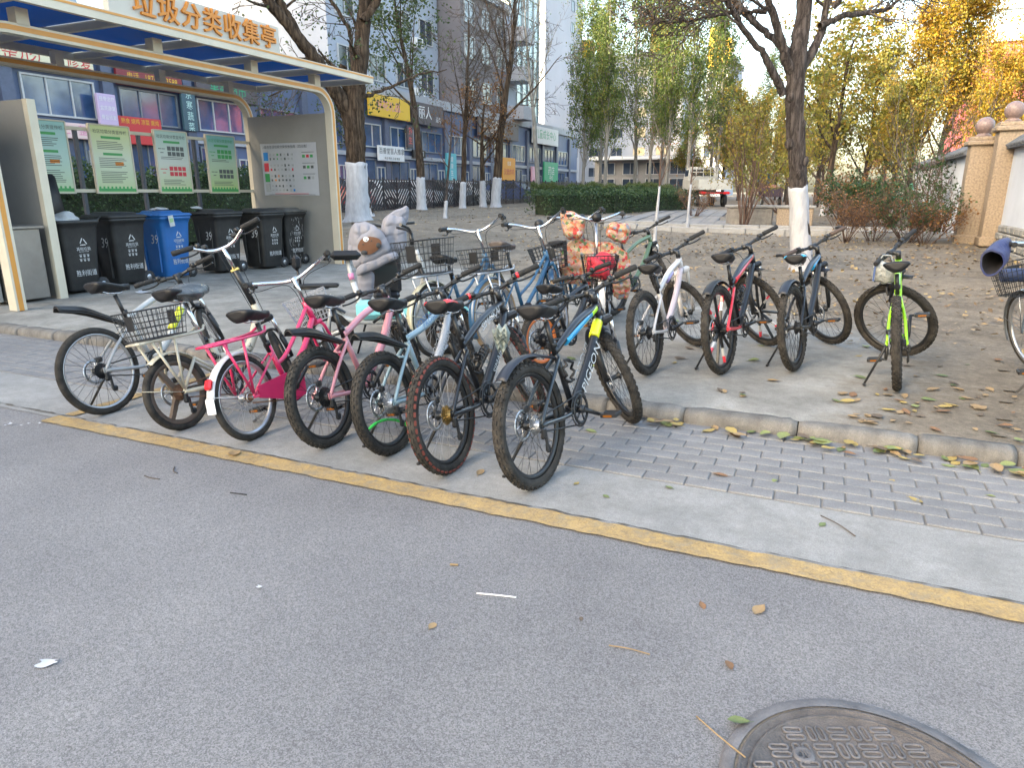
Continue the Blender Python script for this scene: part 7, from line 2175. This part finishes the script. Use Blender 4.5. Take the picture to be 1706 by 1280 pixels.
# uncounted litter on the dirt farther back
r = np.random.default_rng(99)
n = 9000
px_ = np.concatenate([r.uniform(-7, 4.5, n // 2), r.uniform(-19, -4, n // 4), r.uniform(-4, 6, n // 4)])
py_ = np.concatenate([r.uniform(6.6, 20, n // 2), r.uniform(13.5, 34, n // 4), r.uniform(14, 32, n // 4)])
keep = ~((px_ < -.3) & (py_ < 7.6 - .62 * (px_ + 1))) & ~((py_ < 7.6) & (r.random(len(px_)) < .75))
px_, py_ = px_[keep], py_[keep]
n = len(px_)
ctr = np.stack([px_, py_, terr(px_, py_) + .025], 1)
a = r.normal(0, 1, (n, 3)); a[:, 2] *= .2; a /= np.linalg.norm(a, axis=1)[:, None]
b = np.cross(a, np.array([0, 0, 1.]) + r.normal(0, .2, (n, 3))); b /= np.linalg.norm(b, axis=1)[:, None]
s = r.uniform(.035, .095, (n, 1))
V = np.stack([ctr - a * s / 2, ctr + b * s * .36 + [0, 0, .01], ctr + a * s / 2, ctr - b * s * .36], 1).reshape(-1, 3)
me = quads_mesh('leaf_litter', V, n, leaf_mat('litter', [(.06, .045, .03), (.16, .10, .05), (.30, .20, .09), (.36, .27, .11)], .1))
tag(link('leaf_litter', me), 'dry leaves littering the bare soil under the trees', 'leaves', kind='stuff')

def stick(name, label, pts, rad, m, cat='twig'):
    p0 = np.array(pts[0]); o = MB().tube(curve([tuple(np.array(p_) - p0) for p_ in pts], 4), rad, 6).build(name, m)
    o.location = tuple(p0)
    return tag(o, label, cat)
stick('twig', 'thin dark twig on the concrete strip at the right', [(.10, 3.13, .008), (.17, 3.06, .012), (.235, 2.98, .008)], .003, twig_m)
stick('twig', 'short dark twig on the asphalt below the yellow line', [(-3.02, 2.36, .003), (-2.97, 2.31, .006), (-2.93, 2.30, .003)], .003, twig_m)
stick('twig', 'dark bent twig on the asphalt left of the other twig', [(-3.06, 2.21, .003), (-3.0, 2.2, .005), (-2.95, 2.21, .003)], .003, twig_m)
stick('straw', 'white plastic stick lying on the asphalt', [(-1.02, 1.95, .004), (-.96, 1.965, .005), (-.88, 1.985, .004)], .0028, p_white, 'straw')
stick('cigarette_butt', 'cigarette butt on the asphalt at the centre', [(-1.205, 2.085, .005), (-1.19, 2.09, .005), (-1.175, 2.095, .005)], .0045, lm[1], 'litter')
stick('straw', 'dry straw stalk lying across the manhole rim', [(-.19, 1.66, .003), (-.12, 1.60, .012), (-.05, 1.555, .012)], .0022, lm[1])
stick('straw', 'dry straw stalk on the asphalt left of the manhole', [(-.50, 1.86, .003), (-.44, 1.868, .005), (-.37, 1.87, .003)], .002, lm[1])
stick('twig', 'small dark blue stick on the asphalt below the pink bikes', [(-2.50, 2.235, .003), (-2.46, 2.24, .004), (-2.41, 2.25, .003)], .003, dark_in)
def scrap(label, x, y, z, s, rz, m, seed):
    r = np.random.default_rng(seed)
    o = MB().grid(lambda u, v: ((u - .5) * s * (1 + .3 * math.sin(v * 6 + seed)), (v - .5) * s * .6 * (1 + .4 * math.sin(u * 5)), .004 + .25 * s * abs(u - .45) ** 1.3 + r.normal(0, .004 * s)), 6, 5).build('paper_scrap', m)
    o.location = (x, y, z); o.rotation_euler = (0, 0, rz)
    return tag(o, label, 'litter')
paper = mat('scrap_paper', (.42, .43, .46), .7)
scrap('torn white paper scrap on the asphalt at the lower left', -2.045, 1.065, .001, .05, .6, paper, 1)
scrap('small white paper dot on the asphalt', -1.764, 1.66, .001, .02, .2, paper, 2)
scrap('white tissue on the ground in front of the bins', -8.2, 6.35, .110, .22, .3, paper, 3)
for i in range(7):
    scrap('white paint fleck at the left corner of the yellow line', -4.35 + random.uniform(-.25, .3), 2.42 + random.uniform(-.06, .09), .009, random.uniform(.012, .03), random.uniform(0, 3), paper, 10 + i)['group'] = 'white flecks at the yellow line corner'
